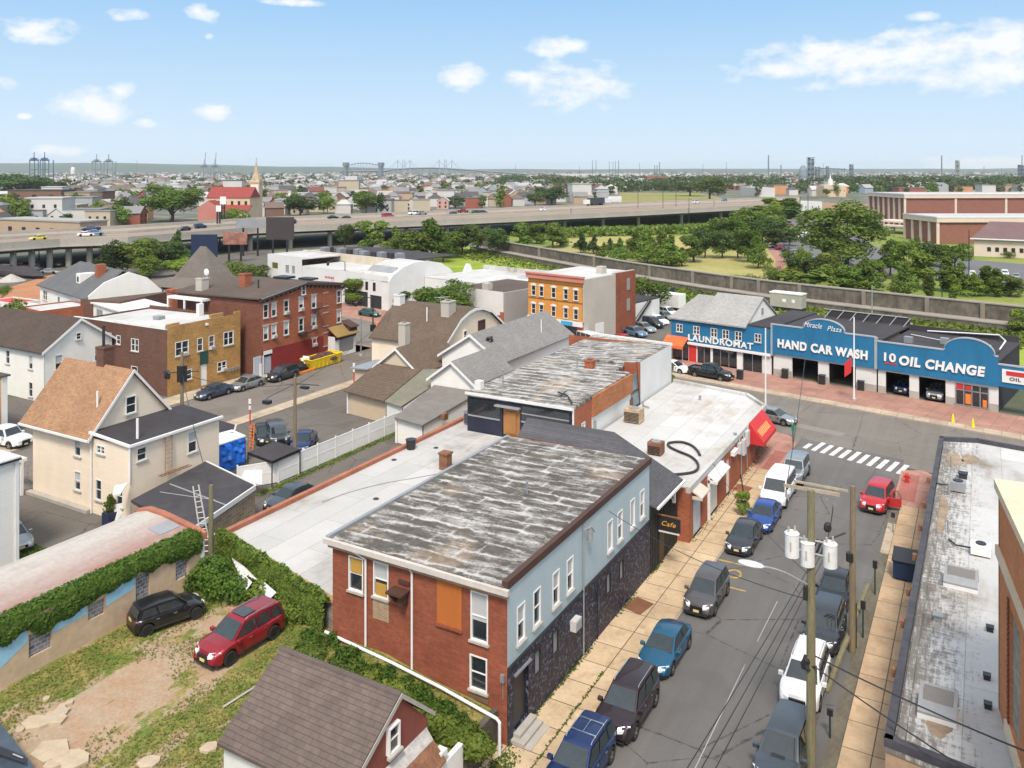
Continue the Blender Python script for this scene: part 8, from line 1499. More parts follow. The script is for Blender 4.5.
# park trees
park = [(22+512-512+520,0,0)]
PT_ = [(415,262,226,'round',1,34),(432,262,218,'round',0,30),(345,250,222,'broad',2,22),(372,250,216,'round',1,30),(395,255,226,'cone',1,20),(448,258,226,'round',0,30),(462,254,224,'round',2,26),(478,254,222,'broad',2,28),(498,256,226,'broad',2,26),(443,262,240,'round',1,20),(520,243,222,'round',0,24),(523,246,226,'cone',1,14),(537,244,220,'round',0,18),(553,248,222,'round',1,26),(560,246,230,'round',0,20),(581,253,232,'cone',2,12),(594,254,235,'cone',2,12),(610,252,238,'cone',1,10),(604,259,242,'cone',0,10),(620,262,238,'cone',1,18),(636,258,228,'cone',0,20),(648,262,227,'cone',1,22),(662,264,228,'cone',0,22),(671,266,234,'cone',1,24),(682,266,247,'cone',3,16),(694,262,230,'round',1,26),(705,258,226,'broad',2,30),(722,258,230,'broad',2,30),(738,258,232,'broad',2,28),(748,262,222,'round',0,26),(758,268,228,'cone',1,18),(730,248,212,'broad',1,50),(746,242,208,'broad',0,40),(762,246,214,'broad',2,40),(770,290,262,'bush',0,22),(738,283,272,'bush',3,26),(752,285,274,'bush',0,22),(803,288,252,'round',2,30),(816,289,254,'round',2,26),(836,287,256,'cone',3,24),(852,290,262,'round',0,24),(866,291,262,'round',0,22),(880,286,254,'round',0,20),(890,276,238,'round',0,24),(900,280,232,'round',1,24),(906,298,262,'cone',1,24),(925,290,248,'round',3,34),(929,298,272,'column',1,10),(948,292,256,'column',0,16),(960,294,262,'column',1,12),(954,301,274,'column',3,10),(987,293,265,'column',1,14),(997,297,268,'column',1,12),(1010,296,272,'round',0,26),(930,266,242,'broad',2,34),(955,268,240,'broad',1,32),(914,256,232,'bush',1,12),(1020,335,304,'round',3,20),(775,248,228,'round',2,22),(790,246,226,'round',2,18),(786,262,248,'bush',0,16),(1008,258,250,'bush',1,14)]
mm = [m_fol,m_fol,m_folD,m_folY];tn = ['mid green','mid green','dark green','bright green'];kn = {'broad': 'spreading tree','round': 'rounded tree','cone': 'pointed tree','column': 'slim column tree','bush': 'bush'}
def landmark(px,py):
    if px < 310 and py > 236: return 'below the highway'
    L_ = [(20,'highway left end'),(75,'left cranes'),(150,'huge tree'),(219,'pink church'),(290,'church right side'),(345,'lift bridge'),(410,'left pylons'),(470,'right pylons'),(530,'highway bend'),(590,'thin masts'),(640,'far field'),(700,'lone mast'),(760,'thick stack'),(815,'refinery tower'),(860,'second tower'),(905,'school roof'),(945,'tall chimney'),(1010,'right edge')]
    j = min(range(len(L_)),key=lambda i: abs(L_[i][0]-px));return L_[j][1]
used = {}
def uniq(s,extra=('the left one','the right one','the middle one','the nearer one','the farther one','the taller one','the lower one','the outermost one','the innermost one','the one half hidden')):
    k = used.get(s,0);used[s] = k+1;return s if k == 0 else s + ', ' + extra[(k-1) % len(extra)]
PLM = [(400,'the white hall'),(470,'the green field'),(560,'the orange shop'),(600,'the meadow left end'),(650,'the meadow middle'),(700,'the laundromat gable roofs'),(750,'the camper'),(790,'the red path'),(845,'the big park tree'),(890,'the school steps'),(930,'the yellowish tree'),(960,'the small school lot'),(1000,'the brown roof hall')]
for i,(px,py,pt,kind,ci,w) in enumerate(PT_):
    lm = PLM[min(range(len(PLM)),key=lambda j: abs(PLM[j][0]-px))][1];tall = 'tall' if py-pt > 34 else 'medium' if py-pt > 22 else 'small'
    ptree(px,py,pt,kind,uniq('%s %s %s by railway wall, %s' % (tall,tn[ci],kn[kind],lm)),mm[ci],2 if py-pt > 20 else 1,wpx=w,group='park trees beyond the railway wall')
rt = random.Random(5)
for k in range(30):
    z_ = k % 3;px = rt.uniform(790,1015) if z_ else rt.uniform(752,800);py = (rt.uniform(274,300)+(px-800)*.03) if z_ else rt.uniform(214,244);ci = rt.choice([0,1,3,3]);kd = rt.choice(['round','column','cone','broad']);hh_ = rt.uniform(20,32) if z_ else rt.uniform(16,24)
    if 930 < px < 1010 and 272 < py < 290: continue
    lm = PLM[min(range(len(PLM)),key=lambda j: abs(PLM[j][0]-px))][1]
    ptree(px,py,py-hh_,kd,uniq('%s %s filling the row near %s' % (tn[ci],kn[kd],lm)),mm[ci],2 if k % 2 else 1,wpx=rt.uniform(18,28),group='park trees beyond the railway wall')
ptree(846,270,203,'broad','biggest park tree, broad crown in front of the school car park',m_fol,3,wpx=88,var=1);ptree(172,222,180,'broad','huge spreading tree on the skyline left of pink church',m_fol,3,wpx=62,var=0)
n = 9000;t = rng.random(n);A = offs(nearw,-1.0);B = offs(nearw,-13);seg = rng.integers(0,len(A)-1,n);u = rng.random(n)**1.6
P = np.array([list((A[s].lerp(A[s+1],float(a))).lerp(B[s].lerp(B[s+1],float(a)),float(b))) for s,a,b in zip(seg,t,u)]);P[:,2] = rng.uniform(.05,.7,n)*(1.1-u);Nn = rng.normal(size=P.shape);Nn[:,2] = abs(Nn[:,2])+.5;Nn /= np.linalg.norm(Nn,axis=1)[:,None]
scatter('weeds',P,Nn,.38,m_folY,'overgrown weeds on strip below the railway wall','weeds','stuff')
n = 5000;A = offs(nearw,4.6);B = offs(nearw,8);P = np.array([list((A[s].lerp(A[s+1],float(a))).lerp(B[s].lerp(B[s+1],float(a)),float(b))) for s,a,b in zip(seg[:n],t[:n],u[:n])]);P[:,2] = rng.uniform(.1,2.2,n)*(1.1-u[:n]);Nn = rng.normal(size=P.shape);Nn /= np.linalg.norm(Nn,axis=1)[:,None]
scatter('undergrowth',P,Nn,.42,m_fol,'low undergrowth along park side of the railway wall','undergrowth','stuff')
a,b = G(560,237),G(745,231);n = 4500;u = rng.random(n);P = np.stack([a.x+(b.x-a.x)*u+rng.normal(size=n)*2,a.y+(b.y-a.y)*u+rng.normal(size=n)*4,rng.uniform(.2,3.4,n)],1);Nn = rng.normal(size=P.shape);Nn /= np.linalg.norm(Nn,axis=1)[:,None];scatter('undergrowth',P,Nn,.8,m_fol,'dark hedge line at foot of the highway beyond meadow','undergrowth','stuff')
# parked cars by the school
cn = list(pc);SL = []
for k in range(16): SL.append((775+k*6.6,247.5+k*2.3+random.uniform(-.4,.4)))
for k in range(9): SL.append((797+k*6.5,229+k*5.0))
for k in range(8): SL.append((781+k*3.6,219+k*3.2))
SL += [(940,280),(966,284),(972,276),(992,276),(978,289),(1005,276),(1016,279)]
for i,(px,py) in enumerate(SL):
    c = random.choice(['white','silver','black','grey','white','darkgrey','red','blue','silver']);k = random.choice(['sedan','suv','suv','hatch']);p = G(px,py);w = 'first second third fourth fifth sixth seventh eighth ninth tenth eleventh twelfth thirteenth fourteenth fifteenth sixteenth'.split()
    r,j = ('front row under the big park tree',i) if i < 16 else ('diagonal row behind the big park tree',i-16) if i < 25 else ('far row beside the grey road',i-25) if i < 33 else ('small right lot behind slim trees',i-33)
    car(k,p.x,p.y,random.choice([40,45,38])+(0 if i < 33 else 50),pc[c],'%s %s, %s from left in %s' % (c.replace('darkgrey','dark grey'),CATN[k],w[j],r),'cars parked by the school',lite=True)
for px,py,pt,lab in ((784,262,236,'left lamp post on the park path'),(789,268,246,'right lamp post on the park path'),(942,308,288,'lamp post on the park lawn by railway wall'),(808,302,283,'white stub pole on top of railway wall'),(872,338,285,'tall grey pole behind the oil change shop'),(969,285,230,'flagpole by the low brown roof hall')): tallpole(px,py,pt,lab,m_galv if 'white' in lab or 'grey' in lab else m_black,.1)
# school / arena
m_sbr = brick('school_red_brick',(.24,.085,.06),(.2,.07,.05),(.28,.17,.13),.08);m_cr = surf('cream_concrete_frame',(.58,.48,.40),.85,.06,.3);m_srf = surf('pale_grey_flat_roof',(.42,.42,.43),.8,.08,.05,.05,1)
def school(lab,px0,py0,px1,py1,h,depth,ncol,side,nside,nm='school_hall',xt=0):
    a,b = G(px0,py0),G(px1,py1);an = math.degrees(math.atan2(b.y-a.y,b.x-a.x));L = (b-a).length + xt;fr = (a.x,a.y,an);T = thing(nm,lab,'building',a,an)
    part('wall',T,fr,m_sbr,lambda m: (m.box(.3,.3,0,L-.3,depth-.3,h-1.2),));part('column',T,fr,m_cr,lambda m: [m.box(L*k/ncol-.5,-.1,0,L*k/ncol+.5,.3,h-1.9) for k in range(ncol+1)]);part('cornice',T,fr,m_cr,lambda m: m.box(-.6,-.4,h-1.9,L+.6,depth,h-.2));part('roof',T,fr,m_srf,lambda m: m.box(-.5,-.3,h-.2,L+.5,depth-.1,h));part('edge',T,fr,m_white,lambda m: (m.box(-.7,-.55,h-.25,L+.7,-.41,h+.15),m.box(-.75,-.4,h-.25,-.61,depth,h+.15)))
    part('column',T,fr,m_cr,lambda m: [m.box(-.2,depth*k/nside-.6,0,.3,depth*k/nside+.6,h-1.9) for k in range(1,nside+1)]);return T,fr,L
school('largest red brick hall with cream columns and pale flat roof at right',905,228,1030,227.5,15.4,34,5,0,7,xt=60)
school('lower red brick school wing with cream columns before the largest hall',938,244,1030,243.8,9.6,24,3,0,4,'school_wing',30)
a = G(974,256);T = thing('brown_roof_hall','low cream hall with hipped brown roof and small square windows','hall',a);fr = (a.x,a.y,-1.5)
part('wall',T,fr,m_cr,lambda m: m.box(0,0,0,60,24,5.5));part('roof',T,fr,surf('brown_purple_roof',(.15,.095,.095),.85,.1,.2),lambda m: m.slab([(-.8,-.8,5.5),(60,-.8,5.5),(60,10,10.2),(4,10,10.2)],.3));part('roof_edge',T,fr,m_white,lambda m: m.box(-1,-1,5.2,60,-.81,5.55))
for k in range(6): part('window',T,fr,m_dark,lambda m: m.box(3.5+k*2.1,-.06,1.6,4.5+k*2.1,-.003,2.9))
part('wall',T,fr,m_sbr,lambda m: m.box(17,-.1,0,60,-.004,4.4))
a = G(884,232);T = thing('entrance_canopy','stepped pale entrance canopy at left of the largest hall','canopy',a);part('roof',T,(a.x,a.y,-30,0),m_cr,lambda m: (m.box(-2,-3,4.5,18,8,5.2),m.box(4,-7,3.0,20,-2,3.6)));part('column',T,(a.x,a.y,-30,0),m_cr,lambda m: [m.box(x,-2.5,0,x+.6,-1.9,4.5) for x in (0,6,12,17)])
T,fr,L = flatb('yellow_long_wall_building','long low building with tan wall behind the big park tree','building',822,212,880,214,18,6,surf('tan_long_wall',(.45,.32,.2),.9),surf('dark_flat',(.08,.07,.07),.9));T,fr,L = flatb('white_low_building','white low building with small dark windows beyond the school lot','building',796,214,822,213,14,7,m_whitebrick,m_srf,wn_=4)
# ================================================================ elevated highway
ne = [(-120,252),(0,242.5),(60,238.5),(128,236.5),(256,226.5),(384,221.5),(512,216.3),(640,210.5),(768,204.3),(800,203)];fe = [(-120,240),(0,234),(60,231),(128,227.5),(256,219.5),(384,214.5),(512,209),(640,202.8),(768,198.5),(800,197.8)]
NE = [G(x,y,7.9) for x,y in ne];FE = [G(x,y,7.2) for x,y in fe];T = thing('elevated_highway','long concrete elevated highway on piers crossing the whole view','highway',NE[3])
m_deck = surf('tan_highway_concrete',(.30,.24,.18),.9,.08,.03,.06,.5);m_para = surf('pale_highway_parapet',(.34,.315,.275),.9,.1,.1,.08,1)
part('deck',T,None,m_deck,lambda m: [m.slab([(a.x,a.y,7.0),(b.x,b.y,7.0),(d.x,d.y,7.0),(c.x,c.y,7.0)],1.2) for a,b,c,d in zip(NE[:-1],NE[1:],FE[:-1],FE[1:])])
def strip(nm,t0,t1,z0,z1,mt): part(nm,T,None,mt,lambda m: [m.prism([tuple(a.lerp(c,t0)[:2]),tuple(b.lerp(d,t0)[:2]),tuple(b.lerp(d,t1)[:2]),tuple(a.lerp(c,t1)[:2])],z0,z1) for a,b,c,d in zip(NE[:-1],NE[1:],FE[:-1],FE[1:])])
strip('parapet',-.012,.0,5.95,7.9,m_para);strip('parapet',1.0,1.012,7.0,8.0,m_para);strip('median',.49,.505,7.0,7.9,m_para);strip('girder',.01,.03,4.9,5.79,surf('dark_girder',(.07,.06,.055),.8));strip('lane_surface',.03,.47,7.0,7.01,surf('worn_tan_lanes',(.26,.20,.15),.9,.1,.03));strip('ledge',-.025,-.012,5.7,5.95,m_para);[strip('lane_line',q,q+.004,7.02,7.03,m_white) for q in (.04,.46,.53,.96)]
for k in range(26):
    t = k/26*7.9+.3;i = int(t);u = t-i;a = NE[i].lerp(NE[i+1],u);c = FE[i].lerp(FE[i+1],u)
    part('pier',T,None,m_para,lambda m: [m.cyl(*a.lerp(c,s)[:2],0,5.0,.8,n=8) for s in (.06,.4,.75)] + [m.prism([tuple((a.lerp(c,.02)+v)[:2]) for v in (Vector((-.9,0,0)),Vector((.9,0,0)))] + [tuple((a.lerp(c,.95)+v)[:2]) for v in (Vector((.9,0,0)),Vector((-.9,0,0)))],4.4,5.35)])
HV = [(38,239.8,'yellow','sedan',.15),(86,236,'white','sedan',0),(91,231,'navy','pickup',0),(94,235.6,'lightblue','pickup',0),(184,230.5,'black','sedan',0),(200,228,'navy','suv',0),(290,223.5,'navy','suv',0),(333,218.5,'black','sedan',0),(345,219,'black','sedan',0),(388,217.5,'brightred','van',0),(414,214.5,'white','van',0),(422,214.5,'silver','suv',0),(452,215,'darkgrey','suv',0),(463,212.5,'red','pickup',0),(474,213.5,'green','suv',0),(483,213.5,'black','suv',0),(544,210.5,'white','suv',0),(696,203,'white','van',0),(724,200.8,'lightblue','suv',0)]
for i,(px,py,c,k,_) in enumerate(HV):
    p = G(px,py+.3,7.0);j = min(range(len(ne)-1),key=lambda q: abs((ne[q][0]+ne[q+1][0])/2-px));dd = NE[j+1]-NE[j]
    car(k,p.x,p.y,math.degrees(math.atan2(dd.y,dd.x))+(0 if i % 2 else 180),pc[c],uniq('%s %s on the highway near %s' % (c.replace('brightred','bright red').replace('darkgrey','dark grey').replace('lightblue','light blue'),CATN[k],landmark(px,0))),'vehicles driving on the elevated highway',lite=True,z=7.02,name='highway_'+CATN[k].replace('-','_'))
def truck(px,py,L,lab,c,z=7.02):
    p = G(px,py,z);T = thing('box_truck',lab,'truck',p);an = math.degrees(math.atan2((NE[7]-NE[6]).y,(NE[7]-NE[6]).x));part('body',T,(p.x,p.y,an,z),c,lambda m: m.box(-L/2,-1.3,1.0,L/2,1.3,4.2));part('cab',T,(p.x,p.y,an,z),m_white,lambda m: m.box(-L/2-3,-1.2,.8,-L/2-.2,1.2,3.2));part('wheels',T,(p.x,p.y,an,z),m_tire,lambda m: [m.box(x-.5,-1.25,0,x+.5,1.25,1) for x in (-L/2-1.6,-L/2+2,L/2-2)])
truck(596,205.3,11,'lorry with dark box body on highway beyond meadow',surf('dark_box',(.04,.05,.06),.5));truck(615,203.8,8,'white box lorry just ahead of the dark lorry',m_white)
for px,py,pt,lab in ((170,234,216,'light pole on highway near big spreading tree'),(300,226,208,'light pole on highway right of church'),(39,262,243,'lamp post below highway near yellow car'),(571,232,208,'dark mast in front of the highway bend'),(663,222,188,'taller dark pole beside highway and far field'),(676,220,190,'right dark pole beside highway and far field'),(689,225,198,'dark pole where highway crosses the hedge'),(714,222,200,'dark pole at right of the hedge line'),(638,222,192,'dark pole left of far field'),(808,236,190,'tall pole left of the school lot'),(800,240,196,'thin pole near red path top')): tallpole(px,py,pt,lab,m_black,.14)
# ================================================================ town beyond
wc = {n: surf('house_wall_'+n,c,.8,.06,.2) for n,c in dict(white=(.50,.49,.47),cream=(.42,.36,.27),tan=(.38,.28,.19),red=(.26,.085,.06),brown=(.17,.10,.07),grey=(.33,.34,.35),blue=(.26,.33,.38),orange=(.48,.24,.11),pink=(.45,.28,.24)).items()}
rc = {n: surf('house_roof_'+n,c,.9,.1,.2) for n,c in dict(grey=(.19,.19,.195),dark=(.075,.072,.075),brown=(.15,.11,.09),white=(.42,.42,.41),red=(.16,.06,.05),pale=(.32,.31,.29)).items()}
_hm = {}
def hmesh(shape):
    if shape in _hm: return _hm[shape]
    w = MB();r = MB();wi = []
    if shape == 'gable': w.box(-4,-5.5,0,4,5.5,6);w.ext([(-4,6),(4,6),(0,8.8)],'y',-5.5,5.5);r.slab([(-4.5,-5.9,5.7),(0,-5.9,9.05),(0,5.9,9.05),(-4.5,5.9,5.7)],.2);r.slab([(0,-5.9,9.05),(4.5,-5.9,5.7),(4.5,5.9,5.7),(0,5.9,9.05)],.2);fy = -5.5
    elif shape == 'hip': w.box(-4.5,-5,0,4.5,5,6);r.add([(-5,-5.5,5.9),(5,-5.5,5.9),(5,5.5,5.9),(-5,5.5,5.9),(0,-1.5,8.8),(0,1.5,8.8)],[(0,1,4),(1,2,5,4),(2,3,5),(3,0,4,5),(3,2,1,0)]);fy = -5
    elif shape == 'flat': w.box(-6,-6,0,6,6,7.5);r.box(-6.2,-6.2,7.5,6.2,6.2,7.9);fy = -6
    elif shape == 'long': w.box(-13,-6,0,13,6,5.5);r.box(-13.3,-6.3,5.5,13.3,6.3,6.0);fy = -6
    else: w.box(-8,-7,0,8,7,13);r.box(-8.3,-7.3,13,8.3,7.3,13.5);fy = -7
    xw = {'gable': (-2,2),'hip': (-2.4,2.4),'flat': (-3.5,0,3.5),'long': (-9,-4.5,0,4.5,9),'block': (-5,0,5)}[shape];zz = {'long': (2.6,),'block': (2.5,6,9.5)}.get(shape,(1.8,4.5))
    for x in xw:
        for z in zz: wi.append((x,z))
    wm = MB().box(-.6,fy-.06,-.8,.6,fy-.003,.8)
    def mk(mb,nm): o = mb.build(nm,m_white);me = o.data;bpy.data.objects.remove(o);return me
    _hm[shape] = (mk(w,'walls'),mk(r,'roof'),mk(wm,'window'),wi);return _hm[shape]
def setmat(o,m): o.material_slots[0].link = 'OBJECT';o.material_slots[0].material = m
HN = {'gable': 'gable_house','hip': 'hip_roof_house','flat': 'flat_roof_house','long': 'long_building','block': 'apartment_block'};HL = {'gable': 'gabled house','hip': 'hip roofed house','flat': 'flat roofed house','long': 'long low building','block': 'tall block'}
rs = random.Random(21);comb_used = set();zones = {}
def house(px,py,scale,shape,wcn,rcn,lab,rot,win=True):
    p = G(px,py);T = thing(HN[shape],lab,'house' if shape in ('gable','hip','flat') else 'building',p,rot,'houses of the town beyond');T.scale = scale if isinstance(scale,tuple) else (scale,)*3;w,r,wm,wi = hmesh(shape)
    o = bpy.data.objects.new('walls',w);C.objects.link(o);o.parent = T;setmat(o,wc[wcn]);o = bpy.data.objects.new('roof',r);C.objects.link(o);o.parent = T;setmat(o,rc[rcn])
    if win:
        for x,z in wi: q = bpy.data.objects.new('window',wm);C.objects.link(q);q.parent = T;q.location = (x,0,z);setmat(q,m_grey if False else m_dark)
rows = [(231,13,1),(226,13,1),(222,12,1),(217.5,11,1),(213,10.5,1),(209,10,1),(205,9.5,0),(201.5,9.5,0),(198,9.5,0),(195,10.5,0),(192,12,0),(189.5,14,0),(187,18,0)]
dist = ['right behind highway','second row past highway','third row past highway','fourth row past highway','fifth row past highway','mid town','upper mid town','beyond mid town','far town','farther town','near tree belt','past tree belt','below horizon']
nh = 0
for ri,(py,step,near) in enumerate(rows):
    px = -25
    while px < 1040 and nh < 296:
        px += step*rs.uniform(.8,1.5);y = py+rs.uniform(-1.6,1.6);hy = float(np.interp(px,[q[0] for q in fe],[q[1] for q in fe]))
        if y > hy-1.5: continue
        if 150 < px < 245 and y > 206: continue
        if 612 < px < 752 and y > 192: continue
        if px > 765 and y > 203 and px > 0: continue
        if px > 868 and y > 194: continue
        if rs.random() < .1: continue
        shape = rs.choices(['gable','hip','flat','long','block'],[5,2.2,2,.9,.35])[0]
        for _ in range(40):
            cw = rs.choices(list(wc),[7,4,2,2,1.2,3,1,.8,.8])[0];cr = rs.choices(list(rc),[4,3,3,2.5,.8,2])[0];key = (shape,cw,cr,landmark(px,0),dist[ri])
            if key not in comb_used: break
        comb_used.add(key);nh += 1
        house(px,y,rs.uniform(.85,1.15)*(1 if py > 200 else 1.15),shape,cw,cr,uniq('%s %s with %s roof, %s, by %s' % (cw,HL[shape],cr,dist[ri],landmark(px,0))),rs.choice([-52,-35,38,30,35,120,28]),win=(py > 208))
house(42,210,(2.2,1.2,1.0),'block','brown','dark','big dark red brown apartment block left of big spreading tree',28);house(90,209,(1.6,1.2,.9),'block','brown','dark','second dark brown block right of the big dark one',28);house(52,245-8,(1.8,1,1.2),'long','tan','pale','long tan warehouse right behind highway at left',5)
house(15,233,(.7,.7,.7),'flat','red','dark','small dark red house beside white one at highway left',5);house(27,232,(.5,.6,.75),'flat','white','grey','narrow white house beside red one at highway left',5)
# mass of distant roofs and woods that reads as one
mbs = MB();
for k in range(2600):
    px = rs.uniform(-80,1100);py = 172.6+rs.random()**1.2*20;p = G(px,py);h = rs.uniform(5,9);a = rs.choice([.5,1.0,2.1]);w,d = rs.uniform(4,9),rs.uniform(4,7)
    if 612 < px < 752 and py > 190: continue
    if px > 868 and py > 192: continue
    ca_,sa_ = math.cos(a),math.sin(a);mi = rs.choices([0,1,2,3],[5,2,2,2])[0];pts = [(p.x+x*ca_-y*sa_,p.y+x*sa_+y*ca_) for x,y in ((-w,-d),(w,-d),(w,d),(-w,d))];mbs.prism(pts,0,h,mi)
    mbs.add([(*q,h) for q in pts] + [(p.x-w*.6*ca_,p.y-w*.6*sa_,h+3),(p.x+w*.6*ca_,p.y+w*.6*sa_,h+3)],[(0,1,5,4),(2,3,4,5),(1,2,5),(3,0,4)],rs.choice([3,4,5]))
o = mbs.build('distant_houses',[wc['white'],wc['tan'],wc['red'],wc['grey'],rc['grey'],rc['brown']]);stuff(o);o['label'] = 'mass of distant house roofs near the horizon';o['category'] = 'distant houses'
lob = []
for k in range(900):
    px = rs.uniform(-80,1100);py = 173+rs.random()**1.5*(19 if px < 560 else 21)
    if px > 868 and py > 193: continue
    if 612 < px < 752 and 190 < py: continue
    p = G(px,py);r = rs.uniform(7,16)*(1.3 if py < 180 else 1);lob.append((p.x,p.y,4.5,r,rs.uniform(5,9)))
for k in range(340):
    px = rs.uniform(500,1100);p = G(px,rs.uniform(180,192));lob.append((p.x,p.y,5,rs.uniform(12,26),rs.uniform(7,12)))
P,Nn = crown_pts(60000,lob,.5,.5);P[:,2] = np.abs(P[:,2]);scatter('distant_woods',P,Nn,2.6,m_folD,'dark belts of distant trees between the far roofs','woods','stuff')
# town trees one can tell apart
nt = 0
for k in range(360):
    px = rs.uniform(-15,1030);py = 189+rs.random()*39;hy = float(np.interp(px,[q[0] for q in fe],[q[1] for q in fe]))
    if py > hy-.5 or (612 < px < 752 and py > 191) or (px > 868 and py > 196) or (150 < px < 240 and py > 212): continue
    hgt = rs.uniform(7,14);kd = rs.choice(['broad','round','broad']);ci = rs.choice([1,2,2,0,3]);p = G(px,py);nt += 1
    ri = min(range(len(rows)),key=lambda q: abs(rows[q][0]-py))
    tree(p.x,p.y,hgt,kd,uniq('%s %s %s, %s, by %s' % ('tall' if hgt > 11.5 else 'low',tn[ci],kn[kd],dist[ri],landmark(px,0))),mm[ci],1 if py > 205 else 0,'trees of the town beyond',trunk=py > 203,wid=rs.uniform(1,1.4))
for px,py,pt,w,lab in ((20,200,172,60,'dark wood mass left of the cranes'),(50,198,176,40,'dark wood mass under left cranes'),(232,231,206,34,'green trees right of the pink church'),(300,216,194,40,'dark round tree group right of church'),(366,214,189,26,'olive green tree above the red van'),(455,208,196,30,'dark tree pair left of the highway bend'),(64,222,205,50,'green row at left in front of dark brown block'),(100,220,205,46,'green row right of the left green row'),(710,200,175,40,'dark wood left of the junction towers'),(690,196,178,34,'dark wood behind the far field'),(552,205,183,34,'dark wood above dark lorry'),(535,207,190,20,'lighter tree left of dark lorry wood')): ptree(px,py,pt,'broad',lab,m_fol if 'green' in lab else m_folD,2 if w < 45 else 2,wpx=w)
# church
a = G(200,225.5);T = thing('church','pink and cream church with red roof and pointed bell tower','church',a);an = math.degrees(TH)-4;fr = (a.x,a.y,an)
m_pk = surf('pink_church_stone',(.42,.17,.14),.85,.1,.2);m_cs = surf('cream_church_stone',(.55,.42,.28),.85,.1,.2);m_rr = surf('red_church_roof',(.24,.045,.04),.8)
part('nave_wall',T,fr,m_cs,lambda m: (m.box(0,8,0,21,20,13),));part('nave_roof',T,fr,m_rr,lambda m: m.ext([(7.5,13),(14,18),(20.5,13)],'x',-.5,21.5));part('aisle_wall',T,fr,m_cs,lambda m: m.box(9,3,0,22,8,7));part('aisle_roof',T,fr,m_rr,lambda m: m.slab([(8.5,2.5,7),(22.5,2.5,7),(22.5,8,9.5),(8.5,8,9.5)],.3))
part('front_wall',T,fr,m_pk,lambda m: (m.box(-1,0,0,9,6,8.5),m.ext([(-1,8.5),(9,8.5),(4,11.5)],'y',0,.6)));part('front_roof',T,fr,m_rr,lambda m: m.ext([(-1.4,8.5),(9.4,8.5),(4,11.9)],'y',.7,8))
for k in range(6): part('window',T,fr,m_dark,lambda m: m.box(1.5+k*3.4,7.9,9.5,2.7+k*3.4,7.98,11.3))
for k in range(4): part('window',T,fr,m_dark,lambda m: m.box(10+k*3.1,2.9,3,11+k*3.1,2.98,5.4))
part('tower',T,fr,m_cs,lambda m: (m.box(16.5,20,0,21,24.5,21.5),m.box(16.2,19.7,20,21.3,24.8,20.7)));part('belfry',T,fr,m_whitebrick,lambda m: m.box(16.9,19.9,12,20.6,19.98,19));part('spire',T,fr,surf('gold_tan_spire',(.38,.30,.2),.6),lambda m: (m.cyl(18.75,22.25,21.5,25,2.6,1.3,8),m.cyl(18.75,22.25,25,31,1.3,.1,8)));part('cross',T,fr,m_galv,lambda m: (m.box(18.6,22.1,31,18.9,22.4,32.5),))
# ================================================================ skyline: cranes, bridges, refinery, masts
m_cb = surf('blue_crane_steel',(.06,.12,.18),.6);m_cg = surf('grey_crane_steel',(.18,.22,.25),.6);m_far = surf('far_grey_steel',(.16,.19,.22),.7)
def crane(px,lab,m,d,w,ztop,zmid,boom,mast=True):
    c = GX(px,d);k = d/F;w = w*k;T = thing('harbour_crane',lab,'crane',c,0,'harbour cranes on the skyline');ax = Vector((RT.x,RT.y,0));fw_ = Vector((FW.x,FW.y,0));z = lambda py: HC-(py-170)*k;zt,zm = z(ztop),z(zmid)
    part('leg_frame',T,None,m,lambda b: [b.tube([c+ax*s*w/2+fw_*f,c+ax*s*w/2+fw_*f+Vector((0,0,zm))],k*.55,4) for s in (-1,1) for f in (0,14)]);part('girder',T,None,m,lambda b: (b.tube([c-ax*w*.55+Vector((0,0,zm)),c+ax*w*.55+Vector((0,0,zm))],k*.8,4),b.tube([c-ax*w*.5+Vector((0,0,zm*.62)),c+ax*w*.5+Vector((0,0,zm*.62))],k*.35,4)))
    if mast: part('boom',T,None,m,lambda b: (b.tube([c+Vector((0,0,zm)),c+ax*boom*k+Vector((0,0,zt))],k*.45,4),b.tube([c-ax*k*1.5+Vector((0,0,zm)),c+Vector((0,0,(zm+zt)/2))],k*.3,4),b.tube([c+ax*k*1.5+Vector((0,0,zm)),c+Vector((0,0,(zm+zt)/2))],k*.3,4)));part('machine_house',T,None,m,lambda b: b.box(c.x-k*2,c.y-4,zm,c.x+k*2,c.y+4,zm+k*2))
crane(34,'leftmost blue legged harbour crane of the left pair',m_cb,1400,8.5,152,160,.2);crane(44.5,'second blue legged harbour crane beside the leftmost',m_cb,1400,8.5,152,160,.2);crane(96.5,'third harbour crane, grey, short boom',m_cg,1800,8.5,154,161.5,.3);crane(108.5,'fourth harbour crane, grey, beside the third',m_cg,1800,8.5,154,161.5,.3);crane(204.5,'fifth harbour crane with raised boom near church',m_cg,1900,7,152.5,166.5,1.2);crane(215,'sixth harbour crane with raised boom nearest church',m_cg,1900,7,152.5,166.5,1.2)
d = 2300;k = d/F;c0_,c1_ = GX(346,d),GX(381,d);zz = lambda py,kk=k: HC-(py-170)*kk
T = thing('lift_bridge','steel arch bridge with dark lift towers on the skyline','bridge',c0_);part('tower',T,None,m_far,lambda b: [(b.box(c.x-5,c.y-5,0,c.x+5,c.y+5,zz(165)),b.box(c.x-7,c.y-6,zz(166),c.x+7,c.y+6,zz(162.5))) for c in (c0_,c1_)])
arc = [c0_.lerp(c1_,t)+Vector((0,0,zz(166)+(zz(163)-zz(166))*math.sin(math.pi*t))) for t in np.linspace(0,1,13)];low = [c0_.lerp(c1_,t)+Vector((0,0,zz(169))) for t in np.linspace(0,1,13)]
